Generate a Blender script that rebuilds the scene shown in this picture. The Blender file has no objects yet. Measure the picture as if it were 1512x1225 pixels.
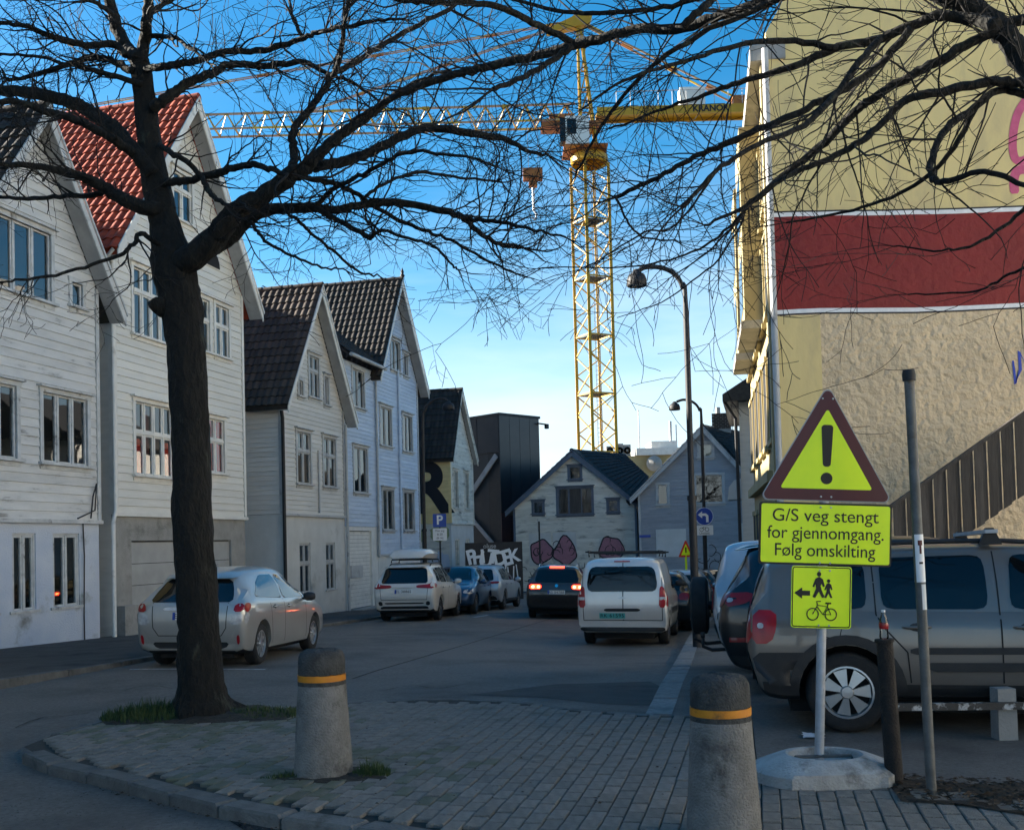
import bpy, bmesh, math, random
from mathutils import Vector, Matrix
from mathutils.bvhtree import BVHTree
from mathutils.geometry import delaunay_2d_cdt
random.seed(7)
R = math.radians
sc = bpy.context.scene
col = sc.collection

# ------------------------------------------------------------ camera, sky, sun, exposure
cam_d = bpy.data.cameras.new('camera')
cam = bpy.data.objects.new('camera', cam_d)
col.objects.link(cam)
sc.camera = cam
CAM_M = Matrix.Translation((0, 0, 1.65)) @ Matrix.Rotation(R(91.9), 4, 'X') @ Matrix.Rotation(R(-1.5), 4, 'Z')
cam.matrix_world = CAM_M
cam_d.sensor_fit = 'HORIZONTAL'
cam_d.sensor_width = 36.0
cam_d.lens = 36.0 * 1514 / 1512
cam_d.shift_y = (750 - 612.5) / 1512
cam_d.clip_start = 0.05
cam_d.clip_end = 3000
sc.render.resolution_x, sc.render.resolution_y = 1024, 829
sc.render.engine = 'CYCLES'

SUN_DIR = Vector((-0.90, 0.235, 0.37)).normalized()      # towards the sun: left of the street, fairly low
world = bpy.data.worlds.new('World')
sc.world = world
world.use_nodes = True
wn, wl = world.node_tree.nodes, world.node_tree.links
wn.clear()
w_out = wn.new('ShaderNodeOutputWorld')
w_bg = wn.new('ShaderNodeBackground')
w_sky = wn.new('ShaderNodeTexSky')
w_sky.sky_type = 'NISHITA'
w_sky.sun_disc = False
w_sky.sun_elevation = math.asin(SUN_DIR.z)
w_sky.sun_rotation = math.atan2(SUN_DIR.x, SUN_DIR.y)
w_sky.air_density = 1.0
w_sky.dust_density = 0.6
w_sky.ozone_density = 2.5
w_hs = wn.new('ShaderNodeHueSaturation')
w_hs.inputs['Hue'].default_value = 0.492
w_hs.inputs['Saturation'].default_value = 1.42
w_bg.inputs['Strength'].default_value = 0.050
# thin high cloud, densest low over the roofs
w_tc = wn.new('ShaderNodeTexCoord')
w_map = wn.new('ShaderNodeMapping')
w_map.inputs['Scale'].default_value = (1.2, 1.2, 6.0)
w_map.inputs['Rotation'].default_value = (0.0, 0.16, 0.0)
w_noise = wn.new('ShaderNodeTexNoise')
w_noise.inputs['Scale'].default_value = 2.2
w_noise.inputs['Detail'].default_value = 6
w_noise.inputs['Roughness'].default_value = 0.55
w_sep = wn.new('ShaderNodeSeparateXYZ')
w_el = wn.new('ShaderNodeMapRange')
w_el.inputs['From Min'].default_value = 0.05
w_el.inputs['From Max'].default_value = 0.42
w_el.inputs['To Min'].default_value = 1.0
w_el.inputs['To Max'].default_value = 0.0
w_cr = wn.new('ShaderNodeMapRange')
w_cr.inputs['From Min'].default_value = 0.40
w_cr.inputs['From Max'].default_value = 0.70
w_mul = wn.new('ShaderNodeMath'); w_mul.operation = 'MULTIPLY'
w_mul2 = wn.new('ShaderNodeMath'); w_mul2.operation = 'MULTIPLY'; w_mul2.inputs[1].default_value = 0.75
w_mix = wn.new('ShaderNodeMixRGB')
w_mix.inputs['Color2'].default_value = (4.6, 5.3, 5.8, 1)
wl.new(w_tc.outputs['Generated'], w_map.inputs['Vector'])
wl.new(w_map.outputs['Vector'], w_noise.inputs['Vector'])
wl.new(w_tc.outputs['Generated'], w_sep.inputs[0])
wl.new(w_sep.outputs['Z'], w_el.inputs['Value'])
wl.new(w_noise.outputs['Fac'], w_cr.inputs['Value'])
wl.new(w_cr.outputs[0], w_mul.inputs[0])
wl.new(w_el.outputs[0], w_mul.inputs[1])
wl.new(w_mul.outputs[0], w_mul2.inputs[0])
wl.new(w_sky.outputs['Color'], w_hs.inputs['Color'])
wl.new(w_mul2.outputs[0], w_mix.inputs['Fac'])
w_hz = wn.new('ShaderNodeMapRange')
w_hz.interpolation_type = 'SMOOTHSTEP'
w_hz.inputs['From Min'].default_value = 0.30
w_hz.inputs['From Max'].default_value = 0.02
w_hmix = wn.new('ShaderNodeMixRGB')
w_hmix.inputs['Color2'].default_value = (4.3, 5.1, 5.7, 1)
w_hm = wn.new('ShaderNodeMath'); w_hm.operation = 'MULTIPLY'; w_hm.inputs[1].default_value = 0.8
wl.new(w_sep.outputs['Z'], w_hz.inputs['Value'])
wl.new(w_hz.outputs[0], w_hm.inputs[0])
wl.new(w_hm.outputs[0], w_hmix.inputs['Fac'])
wl.new(w_hs.outputs['Color'], w_hmix.inputs['Color1'])
wl.new(w_hmix.outputs['Color'], w_mix.inputs['Color1'])
wl.new(w_mix.outputs['Color'], w_bg.inputs['Color'])
wl.new(w_bg.outputs['Background'], w_out.inputs['Surface'])

sun_d = bpy.data.lights.new('sun', 'SUN')
sun_d.energy = 5.0
sun_d.angle = R(0.5)
sun_d.color = (1.0, 0.93, 0.80)
sun = bpy.data.objects.new('sun', sun_d)
col.objects.link(sun)
sun.rotation_euler = (-SUN_DIR).to_track_quat('-Z', 'Y').to_euler()
sun.location = (-40, -5, 40)

vs = sc.view_settings
vs.view_transform = 'Standard'
vs.look = 'None'
vs.gamma = 1.0
vs.exposure = 2.3
vs.use_curve_mapping = False

# ------------------------------------------------------------ frames
D = Vector((0.236, 0.972, 0)).normalized()      # along the street, away from the camera
N = Vector((-D.y, D.x, 0))                      # to the left of the street
P0 = Vector((-9.2815, 23.0, 0.0))               # right front corner of the weathered house


def at(px, py, Y):                              # a point at distance Y seen at photo pixel (px, py)
    d = CAM_M.to_3x3() @ Vector(((px - 756) / 1514, -(py - 750) / 1514, -1))
    return Vector((0, 0, 1.65)) + d * (Y / d.y)


def sm(a, b, x):
    t = min(1, max(0, (x - a) / (b - a)))
    return t * t * (3 - 2 * t)


def sn(x, y):
    return x * D.x + y * D.y, x * N.x + y * N.y


def gz(x, y):
    s, n = sn(x, y)
    return -0.028 * min(39, max(0, s - 9)) - 0.18 * sm(9, 20, s) * min(1, max(0, (9 - n) / 6))


def road_z(x, y):
    s, n = sn(x, y)
    return gz(x, y) - 0.085 * (1 - sm(9, 15, s))


def walk_z(x, y):
    s, n = sn(x, y)
    return gz(x, y) + 0.09 * sm(9.5, 13, s)


def left_z(x, y):
    return gz(x, y) + 0.07


def on_ground(px, py, zf=gz):
    z = 0
    d = CAM_M.to_3x3() @ Vector(((px - 756) / 1514, -(py - 750) / 1514, -1))
    for i in range(60):
        t = (z - 1.65) / d.z
        p = Vector((0, 0, 1.65)) + d * t
        z = 0.5 * z + 0.5 * zf(p.x, p.y)
    return Vector((p.x, p.y, zf(p.x, p.y)))


# ------------------------------------------------------------ materials
def pm(name, c1, c2=None, scale=3.0, rough=0.7, bump=0.0, bscale=40.0, stretch=(1, 1, 1), rand=0.0, metal=0.0,
       lo=0.35, hi=0.65, c3=None, s3=0.6, f3=(0.55, 0.7), coat=0.0, ior=1.45, detail=6, rough2=None, bdist=0.02):
    m = bpy.data.materials.new(name)
    m.use_nodes = True
    n, l = m.node_tree.nodes, m.node_tree.links
    b = n['Principled BSDF']
    b.inputs['Roughness'].default_value = rough
    b.inputs['Metallic'].default_value = metal
    b.inputs['IOR'].default_value = ior
    b.inputs['Coat Weight'].default_value = coat
    b.inputs['Coat Roughness'].default_value = 0.04
    c1 = tuple(c1) + (1,)
    tc = n.new('ShaderNodeTexCoord')
    mp = n.new('ShaderNodeMapping')
    mp.inputs['Scale'].default_value = stretch
    l.new(tc.outputs['Object'], mp.inputs['Vector'])
    src = None
    if c2 is not None:
        nz = n.new('ShaderNodeTexNoise')
        nz.inputs['Scale'].default_value = scale
        nz.inputs['Detail'].default_value = detail
        nz.inputs['Roughness'].default_value = 0.6
        l.new(mp.outputs['Vector'], nz.inputs['Vector'])
        mr = n.new('ShaderNodeMapRange')
        mr.inputs['From Min'].default_value = lo
        mr.inputs['From Max'].default_value = hi
        l.new(nz.outputs['Fac'], mr.inputs['Value'])
        mx = n.new('ShaderNodeMixRGB')
        mx.inputs['Color1'].default_value = c1
        mx.inputs['Color2'].default_value = tuple(c2) + (1,)
        l.new(mr.outputs[0], mx.inputs['Fac'])
        src = mx.outputs['Color']
        if rough2 is not None:
            rr = n.new('ShaderNodeMapRange')
            rr.inputs['To Min'].default_value = rough
            rr.inputs['To Max'].default_value = rough2
            l.new(mr.outputs[0], rr.inputs['Value'])
            l.new(rr.outputs[0], b.inputs['Roughness'])
    if c3 is not None:
        n3 = n.new('ShaderNodeTexNoise')
        n3.inputs['Scale'].default_value = s3
        n3.inputs['Detail'].default_value = 8
        n3.inputs['Roughness'].default_value = 0.65
        l.new(mp.outputs['Vector'], n3.inputs['Vector'])
        m3 = n.new('ShaderNodeMapRange')
        m3.inputs['From Min'].default_value = f3[0]
        m3.inputs['From Max'].default_value = f3[1]
        l.new(n3.outputs['Fac'], m3.inputs['Value'])
        x3 = n.new('ShaderNodeMixRGB')
        x3.inputs['Color2'].default_value = tuple(c3) + (1,)
        if src:
            l.new(src, x3.inputs['Color1'])
        else:
            x3.inputs['Color1'].default_value = c1
        l.new(m3.outputs[0], x3.inputs['Fac'])
        src = x3.outputs['Color']
    if rand > 0:
        oi = n.new('ShaderNodeObjectInfo')
        ma = n.new('ShaderNodeMapRange')
        ma.inputs['To Min'].default_value = 1 - rand
        ma.inputs['To Max'].default_value = 1 + rand
        l.new(oi.outputs['Random'], ma.inputs['Value'])
        hs = n.new('ShaderNodeHueSaturation')
        l.new(ma.outputs[0], hs.inputs['Value'])
        if src:
            l.new(src, hs.inputs['Color'])
        else:
            hs.inputs['Color'].default_value = c1
        src = hs.outputs['Color']
    if src:
        l.new(src, b.inputs['Base Color'])
    else:
        b.inputs['Base Color'].default_value = c1
    if bump > 0:
        bn = n.new('ShaderNodeTexNoise')
        bn.inputs['Scale'].default_value = bscale
        bn.inputs['Detail'].default_value = 5
        l.new(mp.outputs['Vector'], bn.inputs['Vector'])
        bp = n.new('ShaderNodeBump')
        bp.inputs['Strength'].default_value = bump
        bp.inputs['Distance'].default_value = bdist
        l.new(bn.outputs['Fac'], bp.inputs['Height'])
        l.new(bp.outputs['Normal'], b.inputs['Normal'])
    return m


def glass_mat(name, ior=2.0, tint=(0.75, 0.8, 0.8)):
    m = bpy.data.materials.new(name)
    m.use_nodes = True
    n, l = m.node_tree.nodes, m.node_tree.links
    n.remove(n['Principled BSDF'])
    o = n['Material Output']
    tr = n.new('ShaderNodeBsdfTransparent'); tr.inputs['Color'].default_value = tint + (1,)
    gl = n.new('ShaderNodeBsdfGlossy'); gl.inputs['Roughness'].default_value = 0.015
    fr = n.new('ShaderNodeFresnel'); fr.inputs['IOR'].default_value = ior
    tc = n.new('ShaderNodeTexCoord')
    nz = n.new('ShaderNodeTexNoise'); nz.inputs['Scale'].default_value = 1.6
    bp = n.new('ShaderNodeBump'); bp.inputs['Strength'].default_value = 0.03; bp.inputs['Distance'].default_value = 0.05
    l.new(tc.outputs['Object'], nz.inputs['Vector'])
    l.new(nz.outputs['Fac'], bp.inputs['Height'])
    l.new(bp.outputs['Normal'], gl.inputs['Normal'])
    mx = n.new('ShaderNodeMixShader')
    l.new(fr.outputs[0], mx.inputs['Fac'])
    l.new(tr.outputs[0], mx.inputs[1])
    l.new(gl.outputs[0], mx.inputs[2])
    l.new(mx.outputs[0], o.inputs['Surface'])
    return m


M = {}
M['asphalt'] = pm('asphalt', (.125, .115, .102), (.20, .185, .165), 26, .85, 1.0, 130, c3=(.085, .079, .07), s3=.55, f3=(.47, .70), lo=.3, hi=.7, rough2=.7)
M['asphalt_dark'] = pm('asphalt_dark', (.06, .057, .053), (.085, .081, .075), 2, .85, .9, 150, c3=(.02, .02, .022), s3=.8)
M['lot'] = pm('lot_asphalt', (.11, .103, .092), (.185, .175, .158), 30, .9, 1.0, 120, c3=(.075, .07, .062), s3=.8, f3=(.47, .68), lo=.3, hi=.7)
M['mortar'] = pm('mortar', (.026, .024, .021), (.045, .044, .036), 6, .95, .5, 90)
M['paver'] = pm('paver', (.17, .156, .136), (.23, .212, .186), 14, .88, 1.0, 90, rand=.16, c3=(.10, .098, .08), s3=2.2)
M['paver_moss'] = pm('paver_moss', (.105, .115, .07), (.17, .165, .135), 5, .9, .8, 120, rand=.2)
M['kerb'] = pm('granite', (.16, .155, .148), (.25, .243, .232), 18, .75, .5, 80, rand=.15, c3=(.1, .1, .1), s3=2)
M['kerb_dirty'] = pm('kerb_dirty', (.10, .096, .088), (.155, .15, .138), 6, .85, .7, 60, rand=.2, c3=(.03, .032, .025), s3=3)
M['soil'] = pm('soil', (.02, .016, .012), (.045, .035, .025), 12, .95, 1, 40)
M['puddle'] = pm('puddle', (.02, .022, .025), rough=.08, bump=.03, bscale=8)
M['paint_line'] = pm('road_paint', (.55, .55, .54), (.12, .12, .12), 14, .7, .3, 90, lo=.45, hi=.75)
M['white_wood'] = pm('white_wood', (.68, .655, .60), (.60, .58, .53), 1.2, .55, .25, 30, (1, 1, 6), rand=.06, c3=(.42, .41, .37), s3=1.1, f3=(.62, .85))
M['worn_wood'] = pm('worn_wood', (.62, .60, .565), (.50, .49, .47), 1.3, .6, .35, 26, (1, 1, 4), rand=.07, c3=(.22, .21, .19), s3=1.3, f3=(.59, .70))
M['grey_wood'] = pm('grey_wood', (.60, .575, .53), (.52, .50, .46), 1.2, .55, .25, 30, (1, 1, 6), rand=.06, c3=(.28, .27, .26), s3=1.2, f3=(.6, .8))
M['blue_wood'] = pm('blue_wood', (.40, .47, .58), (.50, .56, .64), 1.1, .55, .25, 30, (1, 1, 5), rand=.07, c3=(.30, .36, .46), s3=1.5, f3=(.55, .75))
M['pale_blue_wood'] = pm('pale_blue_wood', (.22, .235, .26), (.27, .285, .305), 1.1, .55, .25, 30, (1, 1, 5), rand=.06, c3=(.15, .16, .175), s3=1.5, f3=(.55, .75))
M['dirty_wood'] = pm('dirty_wood', (.66, .63, .55), (.54, .51, .44), 1.4, .65, .3, 26, (1, 1, 4), rand=.1, c3=(.10, .10, .085), s3=1.0, f3=(.54, .72))
M['yellow_wood'] = pm('yellow_wood', (.74, .56, .26), (.64, .47, .21), 1.5, .6, .3, 30, (1, 1, 5), rand=.08)
M['trim'] = pm('white_trim', (.68, .66, .61), (.58, .56, .52), 3, .5, .15, 50, c3=(.3, .29, .27), s3=2.5, f3=(.6, .75))
M['worn_trim'] = pm('worn_trim', (.55, .55, .54), (.4, .4, .39), 4, .6, .3, 40, c3=(.15, .14, .13), s3=3, f3=(.57, .68))
M['grey_trim'] = pm('grey_trim', (.36, .36, .36), (.44, .44, .43), 3, .55, .15, 50, c3=(.2, .2, .2), s3=2.5)
M['blue_trim'] = pm('slate_trim', (.075, .10, .14), (.11, .14, .18), 4, .55, .2, 50, c3=(.05, .06, .08), s3=2)
M['soffit'] = pm('soffit', (.34, .34, .335), (.27, .27, .265), 3, .6, .1, 60)
M['plaster_blue'] = pm('plaster_blue', (.42, .47, .56), (.52, .55, .60), 1.2, .8, .5, 30, c3=(.20, .20, .19), s3=.9, f3=(.58, .72))
M['plaster_white'] = pm('plaster_white', (.56, .56, .54), (.48, .48, .46), 1.4, .8, .5, 40, c3=(.28, .28, .26), s3=.8, f3=(.57, .75))
M['concrete'] = pm('concrete', (.24, .235, .22), (.32, .31, .29), 2.2, .85, .6, 40, c3=(.13, .13, .12), s3=1.2)
M['bollard'] = pm('bollard_concrete', (.15, .145, .135), (.225, .22, .205), 9, .9, 1.0, 70, c3=(.075, .073, .067), s3=4, f3=(.52, .66))
M['bollard_cap'] = pm('bollard_cap', (.035, .035, .033), (.07, .07, .066), 12, .95, 1.0, 60)
M['orange_band'] = pm('orange_band', (.62, .24, .012), (.50, .17, .010), 8, .55, .1, 40, c3=(.16, .08, .02), s3=9, f3=(.58, .7))
M['foot'] = pm('sign_foot', (.31, .305, .29), (.42, .415, .395), 6, .85, .6, 60, c3=(.16, .155, .14), s3=4, f3=(.52, .66))
M['garage'] = pm('garage_door', (.30, .30, .29), (.36, .36, .35), 2, .6, .1, 60)
M['red_tile'] = pm('red_tile', (.36, .05, .016), (.24, .034, .012), 6, .85, .4, 40, rand=.32, c3=(.10, .03, .018), s3=3, f3=(.58, .75))
M['dark_tile'] = pm('dark_tile', (.02, .0165, .015), (.034, .027, .024), 6, .88, .4, 40, rand=.4, c3=(.022, .024, .016), s3=1.2, f3=(.5, .65))
M['brown_tile'] = pm('brown_tile', (.04, .029, .023), (.06, .043, .034), 6, .88, .4, 40, rand=.35, c3=(.035, .03, .02), s3=1.2, f3=(.5, .65))
M['slate'] = pm('slate', (.016, .015, .014), (.034, .032, .03), 8, .7, .5, 40, rand=.35)
M['dark'] = pm('interior_dark', (.012, .012, .013), rough=.9)
M['black_metal'] = pm('black_metal', (.010, .010, .012), (.018, .018, .02), 6, .62, .1, 60)
M['black_panel'] = pm('black_panel', (.022, .022, .026), (.034, .032, .034), 1.0, .32, .03, 20, rand=.15)
M['maroon_panel'] = pm('maroon_panel', (.05, .022, .024), (.065, .03, .03), 1.0, .35, .03, 20, rand=.15)
M['beam'] = pm('pale_beam', (.32, .28, .26), (.4, .36, .34), 3, .7, .1, 40)
M['steel'] = pm('galvanised', (.36, .38, .41), (.48, .5, .53), 14, .45, .1, 50, metal=.6, rough2=.6)
M['old_steel'] = pm('old_steel', (.085, .086, .082), (.14, .142, .138), 9, .6, .2, 60, metal=.35, c3=(.09, .07, .05), s3=7, f3=(.6, .7))
M['rust_post'] = pm('rusty_dark_iron', (.011, .009, .008), (.022, .017, .014), 9, .8, .5, 60)
M['glass'] = glass_mat('window_glass', 2.15)
M['curtain_red'] = pm('curtain_red', (.75, .07, .03), (.6, .05, .025), 8, .9, .2, 20, (8, 1, .6))
M['curtain_maroon'] = pm('curtain_maroon', (.10, .012, .018), rough=.9)
M['curtain_white'] = pm('curtain_white', (.6, .62, .6), (.5, .52, .5), 8, .9, .2, 20, (8, 1, .6))
M['beige_lower'] = pm('beige_render_rough', (.62, .48, .31), (.54, .42, .27), 1.1, .85, .9, 5.5, c3=(.44, .35, .23), s3=.5, f3=(.55, .72), bdist=.16)
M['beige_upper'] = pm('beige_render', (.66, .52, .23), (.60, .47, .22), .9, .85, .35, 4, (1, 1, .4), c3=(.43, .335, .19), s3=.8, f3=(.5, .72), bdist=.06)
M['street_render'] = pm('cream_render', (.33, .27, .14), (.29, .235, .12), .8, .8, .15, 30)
M['red_band'] = pm('red_render', (.21, .015, .012), (.17, .012, .010), 1.1, .7, .5, 6, c3=(.17, .016, .014), s3=.8, bdist=.09)
M['white_paint'] = pm('white_paint', (.72, .72, .72), (.6, .6, .6), 6, .6, .1, 40)
M['crane_yellow'] = pm('crane_yellow', (.50, .29, .008), (.42, .23, .008), .8, .45, .05, 20, c3=(.26, .07, .012), s3=1.5, f3=(.62, .75))
M['crane_jib'] = pm('crane_pale', (.42, .30, .20), (.36, .2, .12), 1.0, .5, c3=(.62, .40, .03), s3=.6, f3=(.5, .6))
M['crane_rust'] = pm('crane_orange', (.36, .13, .015), (.24, .07, .015), 1.2, .5)
M['crane_white'] = pm('crane_cab_white', (.72, .72, .66), rough=.5)
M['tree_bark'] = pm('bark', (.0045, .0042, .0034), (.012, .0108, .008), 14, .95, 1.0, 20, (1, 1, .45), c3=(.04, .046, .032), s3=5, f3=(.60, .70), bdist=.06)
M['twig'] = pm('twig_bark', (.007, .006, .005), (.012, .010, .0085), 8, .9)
M['grass'] = pm('grass', (.022, .05, .012), (.055, .075, .02), 9, .8)
M['leaf_litter'] = pm('leaf_litter', (.03, .02, .012), (.07, .045, .025), 20, .9)
M['fence_wood'] = pm('weathered_fence', (.04, .034, .029), (.07, .06, .052), 2.5, .85, .5, 24, (6, 6, .5), rand=.3)
M['fluor'] = pm('fluorescent_sheet', (.80, 1.0, .008), (.70, .92, .012), 2.5, .38, c3=(.45, .55, .05), s3=3.5, f3=(.64, .8))
M['sign_red'] = pm('sign_red', (.075, .005, .011), (.06, .004, .009), 3, .4)
M['sign_black'] = pm('sign_black', (.006, .006, .006), rough=.5)
M['sign_blue'] = pm('sign_blue', (.012, .055, .32), rough=.35)
M['sign_white'] = pm('sign_white', (.75, .75, .75), rough=.35)
M['sign_back'] = pm('sign_back', (.3, .31, .32), rough=.5, metal=.5)
M['rubber'] = pm('rubber', (.014, .014, .015), (.022, .022, .022), 10, .85, .3, 60)
M['rim'] = pm('alloy', (.55, .56, .57), (.45, .46, .47), 5, .32, metal=.75)
M['rim_dark'] = pm('dark_alloy', (.10, .10, .105), rough=.35, metal=.7)
M['car_glass'] = pm('car_glass', (.006, .007, .008), rough=.025, ior=1.5)
M['car_glass_clear'] = pm('car_glass_sky', (.01, .011, .012), rough=.02, ior=2.0)
M['plastic'] = pm('black_plastic', (.016, .016, .017), (.024, .024, .025), 6, .55, .1, 90)
M['lamp_red'] = pm('lamp_red', (.34, .004, .010), (.24, .003, .008), 12, .3, coat=.25)
M['lamp_clear'] = pm('lamp_clear', (.5, .5, .5), (.32, .32, .33), 14, .12, coat=.6)
M['chrome'] = pm('chrome', (.7, .7, .7), rough=.12, metal=1)
M['plate_white'] = pm('plate_white', (.62, .63, .62), rough=.4)
M['plate_green'] = pm('plate_green', (.10, .42, .40), rough=.4)
M['pink'] = pm('graffiti_pink', (.55, .10, .20), (.45, .08, .15), 8, .7)
M['pink_dull'] = pm('graffiti_dusty_pink', (.36, .16, .20), (.28, .13, .16), 8, .7)
M['ink'] = pm('graffiti_black', (.012, .010, .012), rough=.6)
M['blue_ink'] = pm('graffiti_blue', (.02, .05, .35), rough=.6)
M['paper'] = pm('paper', (.7, .71, .72), (.55, .56, .58), 12, .7)


def emit(name, c, s):
    m = bpy.data.materials.new(name)
    m.use_nodes = True
    b = m.node_tree.nodes['Principled BSDF']
    b.inputs['Base Color'].default_value = tuple(c) + (1,)
    b.inputs['Emission Color'].default_value = tuple(c) + (1,)
    b.inputs['Emission Strength'].default_value = s
    b.inputs['Roughness'].default_value = .2
    return m


M['brake'] = emit('lit_brake_lamp', (1, .05, .02), 1.6)
M['brake_core'] = emit('lit_brake_bulb', (1, .35, .10), 2.6)


def paint(name, c, metal=.0, rough=.32):
    return pm(name, c, tuple(v * .9 for v in c), 1.3, rough, coat=.8, metal=metal)


M['p_silver'] = paint('paint_silver', (.42, .41, .385), .45)
M['p_white'] = paint('paint_white', (.62, .60, .56))
M['p_van'] = paint('paint_van_silver', (.62, .61, .59), .3)
M['p_grey'] = paint('paint_dark_grey', (.035, .036, .038), .3)
M['p_blue'] = paint('paint_blue', (.02, .05, .11), .3)
M['p_black'] = paint('paint_black', (.006, .006, .008))
M['p_beige'] = paint('paint_beige_grey', (.185, .165, .145), .4)
M['p_palesilver'] = paint('paint_pale_silver', (.45, .47, .50), .4)


# ------------------------------------------------------------ mesh helpers
class MB:
    def __init__(s):
        s.v, s.f, s.mi = [], [], []

    def add(s, vs, fs, mi=0):
        o = len(s.v)
        s.v += [tuple(p) for p in vs]
        s.f += [tuple(i + o for i in q) for q in fs]
        s.mi += [mi] * len(fs)

    def box(s, x0, x1, y0, y1, z0, z1, mi=0):
        s.add([(x0, y0, z0), (x1, y0, z0), (x1, y1, z0), (x0, y1, z0), (x0, y0, z1), (x1, y0, z1), (x1, y1, z1), (x0, y1, z1)],
              [(0, 3, 2, 1), (4, 5, 6, 7), (0, 1, 5, 4), (1, 2, 6, 5), (2, 3, 7, 6), (3, 0, 4, 7)], mi)

    def hexa(s, p, mi=0):            # 8 points: bottom ring then top ring
        s.add(p, [(0, 3, 2, 1), (4, 5, 6, 7), (0, 1, 5, 4), (1, 2, 6, 5), (2, 3, 7, 6), (3, 0, 4, 7)], mi)

    def prism(s, poly, a, b, axis='y', mi=0):
        n = len(poly)
        mk = {'y': lambda q, t: (q[0], t, q[1]), 'z': lambda q, t: (q[0], q[1], t), 'x': lambda q, t: (t, q[0], q[1])}[axis]
        vs_ = [mk(q, a) for q in poly] + [mk(q, b) for q in poly]
        fs = [tuple(range(n))[::-1], tuple(range(n, 2 * n))] + [(i, (i + 1) % n, n + (i + 1) % n, n + i) for i in range(n)]
        s.add(vs_, fs, mi)

    def bar(s, a, b, w, h=None, mi=0):           # square bar between two points
        a, b = Vector(a), Vector(b)
        h = h or w
        t = (b - a).normalized()
        u = Vector((0, 0, 1)) if abs(t.z) < .9 else Vector((1, 0, 0))
        x = t.cross(u).normalized() * w / 2
        y = t.cross(x).normalized() * h / 2
        s.add([a - x - y, a + x - y, a + x + y, a - x + y, b - x - y, b + x - y, b + x + y, b - x + y],
              [(0, 3, 2, 1), (4, 5, 6, 7), (0, 1, 5, 4), (1, 2, 6, 5), (2, 3, 7, 6), (3, 0, 4, 7)], mi)

    def tube(s, pts, rad, n=8, cap=True, mi=0, jit=0.0):
        pts = [Vector(p) for p in pts]
        if not isinstance(rad, (list, tuple)):
            rad = [rad] * len(pts)
        o = len(s.v)
        u = None
        for i, p in enumerate(pts):
            t = (pts[min(i + 1, len(pts) - 1)] - pts[max(i - 1, 0)])
            if t.length < 1e-9:
                t = Vector((0, 0, 1))
            t.normalize()
            if u is None:
                u = t.cross(Vector((.31, .17, .93)))
                if u.length < .05:
                    u = t.cross(Vector((1, 0, 0)))
            u = (u - t * u.dot(t)).normalized()
            w = t.cross(u)
            for k in range(n):
                a = 2 * math.pi * k / n
                r = rad[i] * (1 + (random.uniform(-jit, jit) if jit else 0))
                s.v.append(tuple(p + (u * math.cos(a) + w * math.sin(a)) * r))
        for i in range(len(pts) - 1):
            for k in range(n):
                k2 = (k + 1) % n
                s.f.append((o + i * n + k, o + i * n + k2, o + (i + 1) * n + k2, o + (i + 1) * n + k))
                s.mi.append(mi)
        if cap:
            s.f.append(tuple(o + k for k in range(n))[::-1])
            e = o + (len(pts) - 1) * n
            s.f.append(tuple(e + k for k in range(n)))
            s.mi += [mi, mi]

    def lathe(s, prof, n=24, c=(0, 0, 0), axis='z', mi=0):     # prof: (r, h) pairs
        o = len(s.v)
        for r, h in prof:
            for k in range(n):
                a = 2 * math.pi * k / n
                if axis == 'z':
                    s.v.append((c[0] + r * math.cos(a), c[1] + r * math.sin(a), c[2] + h))
                else:
                    s.v.append((c[0] + r * math.cos(a), c[1] + h, c[2] + r * math.sin(a)))
        for i in range(len(prof) - 1):
            for k in range(n):
                k2 = (k + 1) % n
                q = (o + i * n + k, o + i * n + k2, o + (i + 1) * n + k2, o + (i + 1) * n + k)
                s.f.append(q if axis == 'z' else q[::-1])
                s.mi.append(mi)

    def build(s, name, mat, parent=None, smooth=False, fix=False):
        me = bpy.data.meshes.new(name)
        me.from_pydata(s.v, [], s.f)
        mats = mat if isinstance(mat, (list, tuple)) else [mat]
        for m in mats:
            me.materials.append(M[m] if isinstance(m, str) else m)
        if len(mats) > 1:
            me.polygons.foreach_set('material_index', s.mi)
        if fix:
            bm = bmesh.new(); bm.from_mesh(me)
            bmesh.ops.recalc_face_normals(bm, faces=bm.faces)
            bm.to_mesh(me); bm.free()
        if smooth:
            me.polygons.foreach_set('use_smooth', [True] * len(me.polygons))
            if smooth != True:
                me.set_sharp_from_angle(angle=R(smooth))
        me.update()
        o = bpy.data.objects.new(name, me)
        col.objects.link(o)
        if parent:
            o.parent = parent
        return o


def empty(name, loc=(0, 0, 0), rz=0.0):
    o = bpy.data.objects.new(name, None)
    col.objects.link(o)
    o.empty_display_size = .2
    o.location = loc
    o.rotation_euler = (0, 0, rz)
    return o


def tag(o, label, cat, group=None, kind=None):
    o['label'] = label
    o['category'] = cat
    if group:
        o['group'] = group
    if kind:
        o['kind'] = kind
    return o


def copy_tree(o, parent=None):
    c = o.copy()
    col.objects.link(c)
    if parent:
        c.parent = parent
    for ch in list(o.children):
        copy_tree(ch, c)
    return c


def catmull(pts, sub):
    out = []
    n = len(pts)
    for i in range(n - 1):
        p0, p1, p2, p3 = pts[max(i - 1, 0)], pts[i], pts[i + 1], pts[min(i + 2, n - 1)]
        for k in range(sub):
            t = k / sub
            out.append([0.5 * (2 * b + (c - a) * t + (2 * a - 5 * b + 4 * c - d) * t * t + (3 * b - a - 3 * c + d) * t ** 3)
                        for a, b, c, d in zip(p0, p1, p2, p3)])
    out.append(list(pts[-1]))
    return out


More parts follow.
